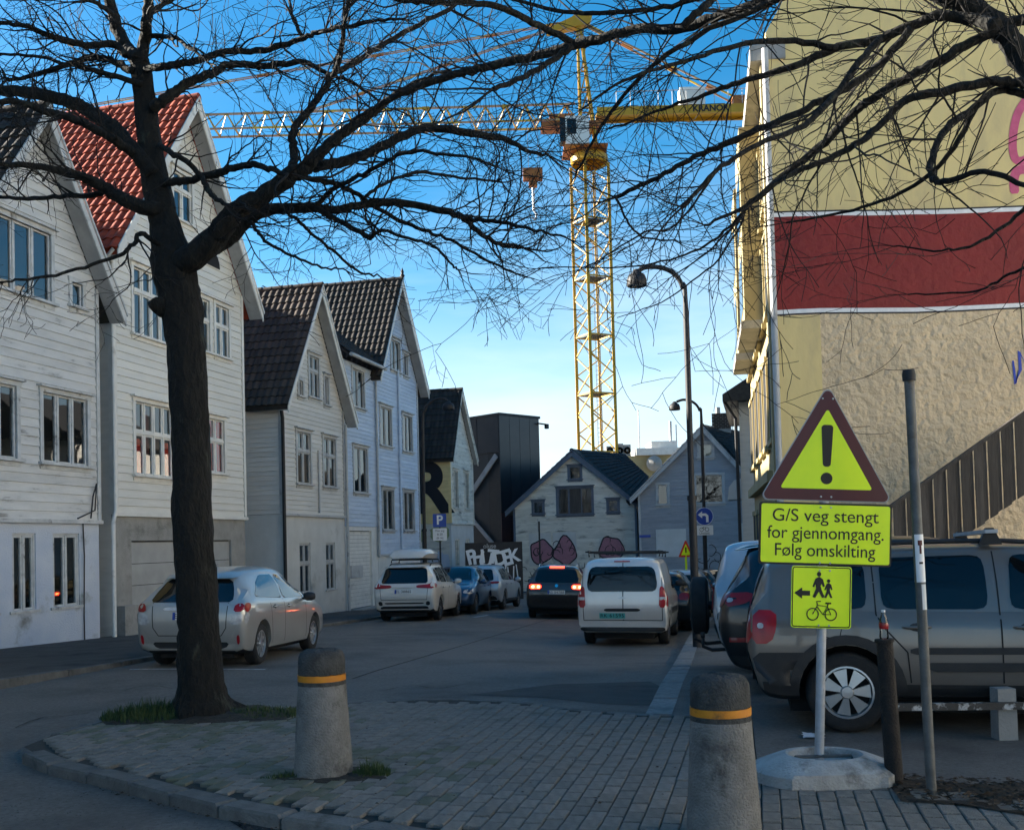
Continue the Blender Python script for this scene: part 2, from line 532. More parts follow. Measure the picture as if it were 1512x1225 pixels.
def inside(p, poly):
    c = False
    n = len(poly)
    for i in range(n):
        a, b = poly[i], poly[i - 1]
        if (a[1] > p[1]) != (b[1] > p[1]) and p[0] < (b[0] - a[0]) * (p[1] - a[1]) / (b[1] - a[1]) + a[0]:
            c = not c
    return c


def fill2d(poly, step):                          # triangulated polygon with inner grid points
    pts = []
    n = len(poly)
    for i in range(n):
        a, b = Vector(poly[i]), Vector(poly[(i + 1) % n])
        k = max(1, int((b - a).length / step))
        for j in range(k):
            pts.append(a.lerp(b, j / k))
    nb = len(pts)
    ed = [(i, (i + 1) % nb) for i in range(nb)]
    x0, x1 = min(p.x for p in pts), max(p.x for p in pts)
    y0, y1 = min(p.y for p in pts), max(p.y for p in pts)
    x = x0 + step * .5
    while x < x1:
        y = y0 + step * .5
        while y < y1:
            if inside((x, y), poly):
                pts.append(Vector((x, y)))
            y += step
        x += step
    r = delaunay_2d_cdt(pts, ed, [], 1, 1e-5)
    return r[0], r[2]


def sheet(name, poly, zf, mat, step=1.0, parent=None, lift=0.0):
    v, f = fill2d([Vector((p[0], p[1])) for p in poly], step)
    mb = MB()
    fs = []
    for q in f:
        a, b, c = [v[i] for i in q[:3]]
        fs.append(tuple(q) if (b - a).cross(c - a) > 0 else tuple(q)[::-1])
    mb.add([(p.x, p.y, zf(p.x, p.y) + lift) for p in v], fs)
    return mb.build(name, mat, parent, smooth=True)


def ribbon(mb, pts, w, y, th=.003):               # flat painted stroke on a wall (x, z points)
    pts = [Vector(p) for p in pts]
    L_, R_ = [], []
    for i, p in enumerate(pts):
        t = (pts[min(i + 1, len(pts) - 1)] - pts[max(i - 1, 0)])
        t = t.normalized() if t.length > 1e-6 else Vector((1, 0))
        n_ = Vector((-t.y, t.x)) * w * (.6 if i in (0, len(pts) - 1) else 1)
        L_.append(p + n_); R_.append(p - n_)
    for i in range(len(pts) - 1):
        q = [L_[i], R_[i], R_[i + 1], L_[i + 1]]
        d = .0004 * (i % 3)
        mb.add([(v.x, y - d, v.y) for v in q] + [(v.x, y + th, v.y) for v in q], [(0, 1, 2, 3), (0, 4, 5, 1), (1, 5, 6, 2), (2, 6, 7, 3), (3, 7, 4, 0)])


def text_mesh(name, body, size, mat, parent=None, matrix=None, align='CENTER', ext=0.0008, space=1.0, bold=0.0):
    cu = bpy.data.curves.new(name, 'FONT')
    cu.body = body
    cu.size = size
    cu.align_x = align
    cu.align_y = 'CENTER'
    cu.extrude = ext
    cu.space_character = space
    cu.offset = bold
    t = bpy.data.objects.new(name, cu)
    col.objects.link(t)
    bpy.context.view_layer.update()
    me = bpy.data.meshes.new_from_object(t.evaluated_get(bpy.context.evaluated_depsgraph_get()))
    bpy.data.objects.remove(t)
    me.materials.clear()
    me.materials.append(M[mat])
    o = bpy.data.objects.new(name, me)
    col.objects.link(o)
    if parent:
        o.parent = parent
    if matrix is not None:
        o.matrix_local = matrix
    return o

# ============================================================ GROUND
def axis_pts(lo, hi, far):
    return [-f for f in far[::-1] if -f < lo] + list(range(lo, hi + 1)) + [f for f in far if f > hi]


def make_ground():
    xs = axis_pts(-30, 30, [45, 80, 160, 400, 1000])
    ys = axis_pts(-15, 95, [120, 200, 400, 900, 2000])
    mb = MB()
    vs_ = [(x, y, road_z(x, y)) for y in ys for x in xs]
    nx = len(xs)
    fs = [(j * nx + i, j * nx + i + 1, (j + 1) * nx + i + 1, (j + 1) * nx + i) for j in range(len(ys) - 1) for i in range(nx - 1)]
    mb.add(vs_, fs)
    o = mb.build('ground', 'asphalt', smooth=True)
    tag(o, 'grey asphalt street running downhill between the houses', 'road', kind='structure')


make_ground()


def SN(s, n):
    return Vector((D.x * s + N.x * n, D.y * s + N.y * n, 0))


def rect_path(pts, w, name, mat, zf, lift, parent=None, stone=None, h=.14, gap=.008):
    """kerb stones along a ground path; each stone its own mesh"""
    L = [Vector((p[0], p[1], 0)) for p in pts]
    fine = [Vector(q) for q in catmull([tuple(p) for p in L], 10)]
    acc = [fine[0]]
    for p in fine[1:]:
        if (p - acc[-1]).length >= stone:
            acc.append(p)
    for a, b in zip(acc[:-1], acc[1:]):
        t = (b - a).normalized()
        nn = Vector((-t.y, t.x, 0)) * w / 2
        a2, b2 = a + t * gap, b - t * gap
        j = random.uniform(-.006, .006)
        za, zb = zf(a2.x, a2.y) + lift + j, zf(b2.x, b2.y) + lift + j
        c = .02
        mb = MB()
        lo = [(a2 - nn), (b2 - nn), (b2 + nn), (a2 + nn)]
        z_ = [za, zb, zb, za]
        cen = (a2 + b2) / 2
        bot = [(p.x, p.y, z - h) for p, z in zip(lo, z_)]
        mid = [(p.x, p.y, z - c) for p, z in zip(lo, z_)]
        top = []
        for p, z in zip(lo, z_):
            q = p + (cen - p).normalized() * c * 1.3
            top.append((q.x, q.y, z))
        mb.add(bot + mid + top, [(0, 1, 5, 4), (1, 2, 6, 5), (2, 3, 7, 6), (3, 0, 4, 7), (4, 5, 9, 8), (5, 6, 10, 9), (6, 7, 11, 10), (7, 4, 8, 11), (8, 9, 10, 11)])
        mb.build('kerb_stone', mat, parent)


# left pavement, its kerb
lk = [(2, 10.0), (8, 10.0), (15, 10.05), (19, 10.7), (23, 11.3), (34, 11.5), (48, 11.8)]
lk_pts = [SN(*q) for q in lk]
pv = [(p.x, p.y) for p in lk_pts] + [tuple(SN(48, 14.6).xy), tuple(SN(2, 14.6).xy)]
o = sheet('pavement', pv, left_z, 'asphalt_dark', 1.0)
tag(o, 'dark worn asphalt pavement in front of the wooden houses', 'pavement', kind='structure')
rect_path(lk_pts, .16, 'kerb', 'kerb_dirty', left_z, .004, o, stone=.9)

# right-hand pavement and car park
rk = [(9.75, 1.03), (14, 1.16), (23, 1.5), (34, 1.6), (48, 1.6)]
rk_pts = [SN(*q) for q in rk]
lot = [(p.x, p.y) for p in rk_pts] + [tuple(SN(48, -3).xy), (40, 36), (40, 6.4)]
pr1, pr2, pr3 = on_ground(1110, 1056), on_ground(1120, 1138), on_ground(1512, 1168)
lot += [(8, 5.6), (pr3.x, pr3.y), (pr2.x, pr2.y), (pr1.x, pr1.y)]
o = sheet('parking_lot', lot, walk_z, 'lot', .8)
tag(o, 'rough grey asphalt car park beside the rendered wall', 'parking lot', kind='structure')
rect_path([p + N * -.02 for p in rk_pts], .26, 'kerb', 'kerb', walk_z, .006, o, stone=1.0)

# brick island
edge_px = [(35, 1100), (70, 1120), (130, 1134), (200, 1150), (260, 1166), (330, 1183), (400, 1196), (470, 1207), (544, 1217), (640, 1232), (760, 1262)]
top_px = [(1110, 1056), (1040, 1056), (960, 1054), (900, 1050), (850, 1046), (780, 1037), (720, 1032), (640, 1030), (560, 1034), (470, 1040), (380, 1042), (300, 1044), (220, 1052), (150, 1064), (80, 1082)]
E1 = [on_ground(*q, lambda x, y: 0.0) for q in edge_px]
T1 = [on_ground(*q, lambda x, y: 0.0) for q in top_px]
isl = [(p.x, p.y) for p in E1] + [(1.0, 4.0), (6.5, 4.0), (6.5, 5.2), (pr3.x, pr3.y), (pr2.x, pr2.y)] + [(p.x, p.y) for p in T1]


def island_z(x, y):
    return 0.0


island = sheet('brick_island', isl, lambda x, y: 0.0, 'mortar', .5, lift=-.012)
tag(island, 'grey brick paving of the street corner around the tree and bollards', 'paving', kind='structure')
rect_path([p for p in E1][::-1] , .17, 'kerb', 'kerb_dirty', island_z, .004, island, stone=.55, h=.16)
rect_path([p for p in T1[::-1]] , .10, 'kerb', 'kerb_dirty', island_z, -.004, island, stone=.42, h=.14)
CAM_I = CAM_M.inverted()


def to_px(p):
    q = CAM_I @ Vector(p)
    if q.z > -.1:
        return (-9999, -9999)
    return (756 - 1514 * q.x / q.z, 750 + 1514 * q.y / q.z)


def brick_mesh(mat, name):
    w, l, h, c = .0535, .1005, .012, .007
    mb = MB()
    mb.add([(-l, -w, -.05), (l, -w, -.05), (l, w, -.05), (-l, w, -.05), (-l, -w, h - c), (l, -w, h - c), (l, w, h - c), (-l, w, h - c),
            (-l + c, -w + c, h), (l - c, -w + c, h), (l - c, w - c, h), (-l + c, w - c, h)],
           [(0, 1, 5, 4), (1, 2, 6, 5), (2, 3, 7, 6), (3, 0, 4, 7), (4, 5, 9, 8), (5, 6, 10, 9), (6, 7, 11, 10), (7, 4, 8, 11), (8, 9, 10, 11)])
    return mb


bricks = []
shr = .10
for i in range(-60, 90):
    for j in range(10, 48):
        n = i * .113
        s = j * .214 + (.107 if i % 2 else 0)
        p = SN(s, n)
        ok = inside((p.x, p.y), isl)
        if ok:
            for ds, dn in ((.13, .09), (-.13, .09), (.13, -.09), (-.13, -.09)):
                q = SN(s + ds, n + dn)
                if not inside((q.x, q.y), isl):
                    ok = False
                    break
        if ok:
            # skip bricks buried under the tree's earth and the sign's foot
            px = to_px((p.x, p.y, 0))
            vis = -40 < px[0] < 1552 and px[1] < 1260
            bricks.append((vis, p.y, p))
bricks.sort(key=lambda b: (not b[0], b[1]))
proto = {}
for m in ('paver', 'paver_moss'):
    o = brick_mesh(m, 'brick').build('brick', m)
    proto[m] = o.data
    bpy.data.objects.remove(o)
TREE = on_ground(300, 1056, lambda x, y: 0.0)
BOL1 = on_ground(478, 1143, lambda x, y: 0.0)
ang = math.atan2(D.y, D.x)
stuff = MB()
for k, (vis, _, p) in enumerate(bricks):
    dz, rz = random.uniform(-.004, .005), ang + random.uniform(-.02, .02)
    d = min((p - TREE).length - .5, (p - BOL1).length)
    moss = random.random() < max(0, .9 - d / 1.6)
    if k < 300:
        o = bpy.data.objects.new('brick', proto['paver_moss' if moss else 'paver'])
        col.objects.link(o)
        o.parent = island
        o.location = (p.x, p.y, dz)
        o.rotation_euler = (random.uniform(-.01, .01), random.uniform(-.01, .01), rz)
    elif vis:
        m4 = Matrix.Translation((p.x, p.y, dz)) @ Matrix.Rotation(rz, 4, 'Z')
        b = brick_mesh(0, '')
        stuff.add([m4 @ Vector(v) for v in b.v], b.f, 1 if moss else 0)
o = stuff.build('brick_field', ['paver', 'paver_moss'], island)
o['kind'] = 'stuff'

# soil, puddle, road paint, seams
bed = [on_ground(*q) for q in [(1306, 1150), (1400, 1156), (1540, 1160), (1700, 1175), (1700, 1230), (1512, 1206), (1420, 1192), (1330, 1186)]]
bed_o = sheet('planting_bed', [(p.x, p.y) for p in bed], lambda x, y: .014 + .012 * math.sin(x * 9) * math.sin(y * 11), 'soil', .12)
tag(bed_o, 'strip of dark soil and dead leaves behind the sign foot', 'soil', kind='structure')
pud = [on_ground(x, y, road_z) for x, y in [(330, 1196), (380, 1190), (425, 1197), (455, 1212), (470, 1232), (440, 1250), (400, 1246), (360, 1226), (335, 1210)]]
o = sheet('puddle', [(p.x, p.y) for p in pud], road_z, 'puddle', .2, lift=.006)
tag(o, 'shallow puddle in the gutter below the brick island', 'puddle', kind='structure')


def strip(name, a, b, w, mat, zf, lift, label, cat='road marking'):
    a, b = Vector((a[0], a[1])), Vector((b[0], b[1]))
    t = (b - a).normalized()
    n_ = Vector((-t.y, t.x)) * w / 2
    q = [a - n_, b - n_, b + n_, a + n_]
    o = sheet(name, [(p.x, p.y) for p in q], zf, mat, max(.06, w * .99), lift=lift)
    tag(o, label, cat, 'painted parking marks' if 'mark' in cat and 'seam' not in name else None, kind='structure')


g = lambda x, y: on_ground(x, y, road_z).xy
strip('parking_line', g(192, 988), g(392, 988), .09, 'paint_line', road_z, .004, 'thin white parking line behind the silver wagon')
strip('parking_line', g(592, 918), g(626, 917), .09, 'paint_line', road_z, .004, 'short white parking line behind the white car with roof box')
strip('parking_line', g(700, 911), g(720, 908), .10, 'paint_line', road_z, .004, 'short white parking line near the dark blue car')
strip('road_seam', g(520, 1002), g(640, 965), .035, 'mortar', road_z, .004, 'dark patched seam in the asphalt towards the bollard', 'seam')
strip('road_seam', g(640, 965), g(830, 908), .035, 'mortar', road_z, .004, 'dark patched seam in the asphalt running on towards the driving dark car', 'seam')
pat = [g(*q) for q in [(690, 1026), (820, 1010), (960, 1006), (985, 1018), (968, 1042), (900, 1040), (800, 1030)]]
o = sheet('asphalt_patch', [tuple(p) for p in pat], road_z, 'asphalt_dark', .3, lift=.004)
tag(o, 'darker asphalt patch along the edge of the brick paving', 'asphalt patch', kind='structure')

# ============================================================ HOUSES
ANG = math.atan2(D.y, D.x)


def window(root, x0, x1, z0, z1, cols=2, transom=0.0, style='casing', trim='trim', curtain=None, sill=True, glass='glass', hood=True):
    y0 = -.05 if style == 'casing' else .03
    cw = .10 if style == 'casing' else .045
    mb = MB()
    if style == 'casing':
        mb.box(x0 - cw, x0, y0, .06, z0, z1)
        mb.box(x1, x1 + cw, y0, .06, z0, z1)
        mb.box(x0 - cw - .02, x1 + cw + .02, y0 - .012, .06, z1, z1 + cw)
        if hood:
            mb.box(x0 - cw - .07, x1 + cw + .07, y0 - .09, .05, z1 + cw + .002, z1 + cw + .045)
    else:
        mb.box(x0, x0 + cw, y0, .09, z0, z1)
        mb.box(x1 - cw, x1, y0, .09, z0, z1)
        mb.box(x0 + cw, x1 - cw, y0 + .002, .09, z1 - cw, z1)
    w = mb.build('window', trim, root)
    if sill:
        mb = MB()
        mb.box(x0 - cw - .05, x1 + cw + .05, y0 - .07, .07, z0 - .055, z0 - .002)
        if style == 'casing':
            mb.box(x0 - cw, x1 + cw, y0 + .01, .05, z0 - .15, z0 - .057)
        mb.build('sill', trim, w)
    # sash bars
    gy = .035 if style == 'casing' else .07
    ix0, ix1, iz0, iz1 = (x0, x1, z0, z1) if style == 'casing' else (x0 + cw, x1 - cw, z0, z1 - cw)
    b = .045
    sash = MB()
    cwid = (ix1 - ix0) / cols
    zt = iz1 - transom * (iz1 - iz0) if transom else None
    bands = [(iz0, iz1)] if not transom else [(iz0, zt - .035), (zt + .035, iz1)]
    if transom:
        sash.box(ix0 + .001, ix1 - .001, gy - .055, gy + .03, zt - .034, zt + .034)
    for (a, c_) in bands:
        for i in range(cols):
            xa, xb = ix0 + i * cwid, ix0 + (i + 1) * cwid
            if i:
                sash.box(xa - .022, xa + .022, gy - .045, gy + .03, a + .001, c_ - .001)
                xa += .022
            if i < cols - 1:
                xb -= .022
            sash.box(xa + .001, xa + b, gy - .03, gy + .025, a + .002, c_ - .002)
            sash.box(xb - b, xb - .001, gy - .03, gy + .025, a + .002, c_ - .002)
            sash.box(xa + b, xb - b, gy - .028, gy + .025, a + .002, a + b)
            sash.box(xa + b, xb - b, gy - .028, gy + .025, c_ - b, c_ - .002)
            p = MB()
            t1, t2 = random.uniform(-.004, .004), random.uniform(-.004, .004)
            p.add([(xa + b, gy + t1, a + b), (xb - b, gy - t1, a + b), (xb - b, gy - t1 + t2, c_ - b), (xa + b, gy + t1 + t2, c_ - b)], [(0, 1, 2, 3)])
            p.build('pane', glass, w)
    sash.build('sash', trim, w)
    if curtain:
        for (ca, cb, cm, top) in curtain:
            c = MB()
            nseg = 10
            xa, xb = ix0 + ca * (ix1 - ix0), ix0 + cb * (ix1 - ix0)
            zt2 = iz0 + top * (iz1 - iz0)
            vs_ = []
            for k in range(nseg + 1):
                xx = xa + (xb - xa) * k / nseg
                yy = .075 + .012 * math.sin(k * 2.1)
                vs_ += [(xx, yy, iz0), (xx, yy, zt2)]
            c.add(vs_, [(2 * k, 2 * k + 2, 2 * k + 3, 2 * k + 1) for k in range(nseg)])
            c.build('curtain', cm, w, smooth=True)
    return w


def plank_piece(parent, xa0, xb0, xa1, xb1, z0, z1, mat, pb=.03, pt=.008, back=.10, side=None):
    """one clapboard; side='south' maps facade x onto depth on the side wall"""
    p = [(xa0, back, z0), (xb0, back, z0), (xb0, -pb, z0), (xa0, -pb, z0), (xa1, back, z1), (xb1, back, z1), (xb1, -pt, z1), (xa1, -pt, z1)]
    if side == 'south':
        p = [(q[1], q[0], q[2]) for q in p]
    mb = MB()
    mb.hexa(p if side == 'south' else [p[3], p[2], p[1], p[0], p[7], p[6], p[5], p[4]])
    return mb.build('plank', mat, parent)


def clad(wall, w, za, ze, zr, ax, pitch, mat, holes, side=None, x_lo=0.0):
    xl = lambda z: x_lo if z <= ze else ax * (z - ze) / (zr - ze)
    xr = lambda z: w if z <= ze else w - (w - ax) * (z - ze) / (zr - ze)
    z = za
    while z < zr - .06:
        z1 = min(z + pitch, zr - .04)
        cuts = sorted([h for h in holes if h[2] < z1 - .004 and h[3] > z + .004], key=lambda h: h[0])
        segs = []
        cur = None
        for h in cuts:
            segs.append((cur, h[0], z, z1))
            if h[2] > z + .012:
                segs.append((h[0], h[1], z, h[2]))
            if h[3] < z1 - .012:
                segs.append((h[0], h[1], h[3], z1))
            cur = h[1]
        segs.append((cur, None, z, z1))
        for a, b, s0, s1 in segs:
            a0 = xl(s0) if a is None else a
            a1 = xl(s1) if a is None else a
            b0 = xr(s0) if b is None else b
            b1 = xr(s1) if b is None else b
            if b0 - a0 > .02 and b1 - a1 > -.001:
                j = random.uniform(-.003, .003)
                plank_piece(wall, a0, b0, a1, max(b1, a1 + .001), s0, s1 - .002, mat, .03 + j, .008 + j, side=side)
        z = z1


def holes_wall(name, parent, mat, x0, x1, z0, z1, holes, ya=0.0, yb=.10, side=None):
    xs = sorted(set([x0, x1] + [v for h in holes for v in (h[0], h[1]) if x0 < v < x1]))
    zs = sorted(set([z0, z1] + [v for h in holes for v in (h[2], h[3]) if z0 < v < z1]))
    mb = MB()
    for i in range(len(xs) - 1):
        for j in range(len(zs) - 1):
            cx, cz = (xs[i] + xs[i + 1]) / 2, (zs[j] + zs[j + 1]) / 2
            if any(h[0] < cx < h[1] and h[2] < cz < h[3] for h in holes):
                continue
            if side == 'south':
                mb.box(ya, yb, xs[i], xs[i + 1], zs[j], zs[j + 1])
            else:
                mb.box(xs[i], xs[i + 1], ya, yb, zs[j], zs[j + 1])
    bm = bmesh.new()
    o = mb.build(name, mat, parent)
    bm.from_mesh(o.data)
    bmesh.ops.remove_doubles(bm, verts=bm.verts, dist=1e-5)
    seen = {}
    for f in bm.faces:
        seen.setdefault(tuple(sorted(v.index for v in f.verts)), []).append(f)
    kill = [f for fs in seen.values() if len(fs) > 1 for f in fs]
    bmesh.ops.delete(bm, geom=kill, context='FACES_ONLY')
    bm.to_mesh(o.data)
    bm.free()
    return o


_tile_cache = {}


def tile_data(mat, w=.235, l=.36):
    if (mat, w, l) in _tile_cache:
        return _tile_cache[(mat, w, l)]
    prof = []
    for k in range(8):
        t = k / 7
        x = -w * .52 + t * w * 1.04
        z = .022 * math.sin((t - .15) * 2 * math.pi) + .006
        prof.append((x, z))
    vs_ = [(x, -l / 2, z + .035) for x, z in prof] + [(x, l / 2 + .05, z - .004) for x, z in prof] + [(x, -l / 2, z + .008) for x, z in prof]
    fs = [(i, i + 1, 9 + i, 8 + i) for i in range(7)] + [(16 + i, 17 + i, i + 1, i) for i in range(7)]
    mb = MB()
    mb.add(vs_, fs)
    o = mb.build('tile', mat, smooth=50)
    me = o.data
    bpy.data.objects.remove(o)
    _tile_cache[(mat, w, l)] = me
    return me


def tiled_slope(roof, O, X, U, nrm, wid, length, mat, limit=300, w=.235, l=.33, sort_low=True):
    """pantiles on a slope: O lower corner, X across, U up the slope (all house-local)"""
    me = tile_data(mat, w, l)
    B = Matrix((X, U, nrm)).transposed().to_4x4()
    spots = []
    nr, nc = int(length / l), int(wid / w)
    for c in range(nc):
        for r in range(nr):
            p = O + X * ((c + .5) * w) + U * ((r + .5) * l)
            spots.append((c, r, p))
    stuffb = MB()
    src = [tuple(v.co) for v in me.vertices]
    fcs = [tuple(p.vertices) for p in me.polygons]
    for k, (c, r, p) in enumerate(spots):
        m4 = Matrix.Translation(p) @ B @ Matrix.Rotation(random.uniform(-.02, .02), 4, 'Z') @ Matrix.Rotation(random.uniform(-.012, .012), 4, 'X')
        if k < limit:
            o = bpy.data.objects.new('tile', me)
            col.objects.link(o)
            o.parent = roof
            o.matrix_local = m4
        else:
            stuffb.add([m4 @ Vector(v) for v in src], fcs)
    if stuffb.v:
        o = stuffb.build('tile_field', mat, roof, smooth=50)
        o['kind'] = 'stuff'


def pipe(root, pts, r=.045, mat='grey_trim', name='downpipe'):
    mb = MB()
    mb.tube(pts, r, 8)
    return mb.build(name, mat, root, smooth=50)


def gable_house(name, label, origin, rz, w, ax, zb, zc, ze, zr, depth, cl_mat, base_mat, wins, gwins=(), pitch=.19, ov=.42, ovf=.42,
                tile='dark_tile', trim='trim', south=False, base_holes=(), board='trim', limit=300, tiles=True, roof_mat='dark_tile', south_to=None, north_tiles=False):
    root = empty(name, origin, rz)
    tag(root, label, 'house', 'wooden houses along the street')
    core = MB()
    core.prism([(.10, zb), (w - .1, zb), (w - .1, ze - .15), (ax, zr - .12), (.10, ze - .15)], .105, depth, 'y')
    wall = core.build('wall', 'dark', root, fix=True)
    holes = [(a[0], a[1], a[2], a[3]) for a in wins]
    clad(wall, w, zc, ze, zr, ax, pitch, cl_mat, holes)
    gholes = [(a[0], a[1], a[2], a[3]) for a in gwins] + list(base_holes)
    if zc - zb > .3:
        holes_wall('base_wall', root, base_mat, .0, w, zb, zc - .01, gholes, .0, .10)
        mb = MB()
        mb.box(-.06, w + .06, -.085, .0, zc - .06, zc + .02)
        mb.build('ledge', trim, root)
    # corner boards
    for xa, xb in ((-.035, .075), (w - .075, w + .035)):
        mb = MB()
        mb.box(xa, xb, -.052, .1, zc + .022, ze - .02)
        mb.build('corner_board', trim, root)
    # side walls
    if south:
        swall = wall
        clad(swall, south_to or depth, zc, ze - .1, ze - .1, 1, pitch, cl_mat, [], side='south', x_lo=.101)
        if zc - zb > .3:
            holes_wall('side_base_wall', root, base_mat, .101, south_to or depth, zb, zc - .01, [], .0, .10, side='south')
    else:
        mb = MB(); mb.box(.0, .10, .102, depth, zb, ze - .1); mb.build('side_wall', cl_mat, root)
    mb = MB(); mb.box(w - .10, w, .102, depth, zb, ze - .1); mb.build('side_wall', cl_mat, root)
    mb = MB(); mb.prism([(.0, zb), (w, zb), (w, ze - .1), (ax, zr - .1), (.0, ze - .1)], depth + .002, depth + .1, 'y'); mb.build('back_wall', cl_mat, root, fix=True)
    for a in wins:
        window(root, *a[:4], **(a[4] if len(a) > 4 else {}), trim=trim)
    for a in gwins:
        kw = dict(a[4]) if len(a) > 4 else {}
        kw.setdefault('style', 'plaster')
        window(root, *a[:4], **kw, trim=trim)
    # roof
    sl, sr = (zr - ze) / ax, (zr - ze) / (w - ax)
    rm = MB()
    zl, zrr = ze - ov * sl, ze - ov * sr
    t = .13
    rm.prism([(ax, zr), (-ov, zl), (-ov, zl + t), (ax, zr + t)], -ovf, depth + .3, 'y')
    rm.prism([(ax, zr), (ax, zr + t), (w + ov, zrr + t), (w + ov, zrr)], -ovf, depth + .3, 'y')
    roof = rm.build('roof', roof_mat, root, fix=True)
    sf = MB()
    sf.prism([(ax - .02, zr - .02), (-ov + .02, zl - .004), (-ov + .02, zl - .03), (ax - .02, zr - .05)], -ovf + .01, -.055, 'y')
    sf.prism([(ax + .02, zr - .02), (ax + .02, zr - .05), (w + ov - .02, zrr - .03), (w + ov - .02, zrr - .004)], -ovf + .01, -.055, 'y')
    sf.build('soffit', 'soffit', root, fix=True)
    for sgn in (-1, 1):
        mb = MB()
        if sgn < 0:
            mb.prism([(ax, zr + t - .02), (-ov - .02, zl + t - .02), (-ov - .02, zl - .10), (ax, zr - .16)], -ovf - .035, -ovf - .002, 'y')
        else:
            mb.prism([(ax + .001, zr + t - .02), (ax + .001, zr - .16), (w + ov + .02, zrr - .10), (w + ov + .02, zrr + t - .02)], -ovf - .035, -ovf - .002, 'y')
        mb.build('bargeboard', board, root, fix=True)
        mb = MB()
        if sgn < 0:
            mb.prism([(ax, zr + t + .06), (-ov - .03, zl + t + .06), (-ov - .03, zl + t - .012), (ax, zr + t - .012)], -ovf - .07, -ovf - .037, 'y')
        else:
            mb.prism([(ax + .001, zr + t + .06), (ax + .001, zr + t - .012), (w + ov + .03, zrr + t - .012), (w + ov + .03, zrr + t + .06)], -ovf - .07, -ovf - .037, 'y')
        mb.build('verge_board', board, root, fix=True)
    if tiles:
        U = Vector((ax + ov, 0, zr - zl)); length = U.length; U.normalize()
        nrm = Vector((-U.z, 0, U.x))
        O = Vector((-ov - .05, -ovf - .03, zl + t)) + nrm * .01
        # across axis runs with depth; tile X axis is -y, so start deep side handled by sign
        Xd = Vector((0, 1, 0))
        B_x = Vector((0, -1, 0))
        me_w = .235
        tiled_slope_dir(roof, O, Xd, B_x, U, nrm, depth + .3, length, tile, limit)
        if north_tiles:
            U2 = Vector((-(w - ax + ov), 0, zr - zrr)); l2 = U2.length; U2.normalize()
            n2 = Vector((U2.z, 0, -U2.x))
            O2 = Vector((w + ov + .05, -ovf - .03, zrr + t)) + n2 * .01
            tiled_slope_dir(roof, O2, Xd, Vector((0, 1, 0)), U2, n2, depth + .3, l2, tile, limit)
        # ridge caps
        rc = MB()
        rc.tube([(0, -.2, 0), (0, .2, 0)], [.12, .105], 10)
        oo = rc.build('ridge_tile', tile, smooth=50)
        rme = oo.data
        bpy.data.objects.remove(oo)
        y = -ovf + .15
        while y < depth:
            o = bpy.data.objects.new('ridge_tile', rme)
            col.objects.link(o)
            o.parent = roof
            o.location = (ax, y, zr + t + .03 + random.uniform(-.006, .006))
            y += .37
    return root


def tiled_slope_dir(roof, O, Xd, Xa, U, nrm, wid, length, mat, limit, w=.235, l=.33):
    me = tile_data(mat, w, l)
    B = Matrix((Xa, U, nrm)).transposed().to_4x4()
    nr, nc = int(length / l) , int(wid / w)
    l2 = length / nr
    src = [tuple(v.co) for v in me.vertices]
    fcs = [tuple(p.vertices) for p in me.polygons]
    st = MB()
    k = 0
    for c in range(nc):
        for r in range(nr):
            p = O + Xd * ((c + .5) * w) + U * ((r + .5) * l2)
            m4 = Matrix.Translation(p) @ B @ Matrix.Rotation(random.uniform(-.025, .025), 4, 'Z') @ Matrix.Rotation(random.uniform(-.015, .015), 4, 'X')
            if k < limit:
                o = bpy.data.objects.new('tile', me)
                col.objects.link(o)
                o.parent = roof
                o.matrix_local = m4
            else:
                st.add([m4 @ Vector(v) for v in src], fcs)
            k += 1
    if st.v:
        o = st.build('tile_field', mat, roof, smooth=50)
        o['kind'] = 'stuff'


def LF(u, n=0.0):
    return P0 + D * u + N * n


W2 = dict(cols=2)
W3 = dict(cols=3)
W2t = dict(cols=2, transom=.33)

# --- weathered house (left edge of the photo)
h1 = gable_house('wooden_house', 'weathered pale clapboard house with peeling paint and pale blue plaster ground floor', LF(-4.2), ANG, 4.2, 2.12, -.6, 2.36, 7.62, 10.75, 8.0,
                 'worn_wood', 'plaster_blue',
                 [(1.0, 2.66, 6.95, 8.4, W3), (3.33, 3.69, 7.06, 7.57, dict(cols=1, hood=False)), (2.36, 3.8, 3.57, 5.03, W3), (.2, 1.58, 3.57, 5.03, W3)],
                 [(1.46, 2.14, .54, 2.09, W2), (2.66, 3.52, .54, 2.09, W2), (.3, 1.0, .54, 2.09, W2)], trim='worn_trim', tile='dark_tile', board='worn_trim', ov=.46)
pipe(h1, [(3.6, -.04, 2.3), (3.62, -.05, 1.6), (3.60, -.04, .3), (3.61, -.04, -.3)], .014, 'black_metal', 'cable')
pipe(h1, [(3.85, -.06, 2.42), (3.9, -.08, 2.9), (4.02, -.09, 3.2), (3.98, -.07, 2.6), (3.4, -.06, 2.41)], .016, 'black_metal', 'cable')
ch = MB(); ch.box(1.75, 2.45, 3.2, 3.9, 10.2, 11.75); ch.box(1.68, 2.52, 3.13, 3.97, 11.752, 11.9)
ch.build('chimney', 'concrete', h1)

# --- white house with red roof and garage
def red_curtains(a):
    return a


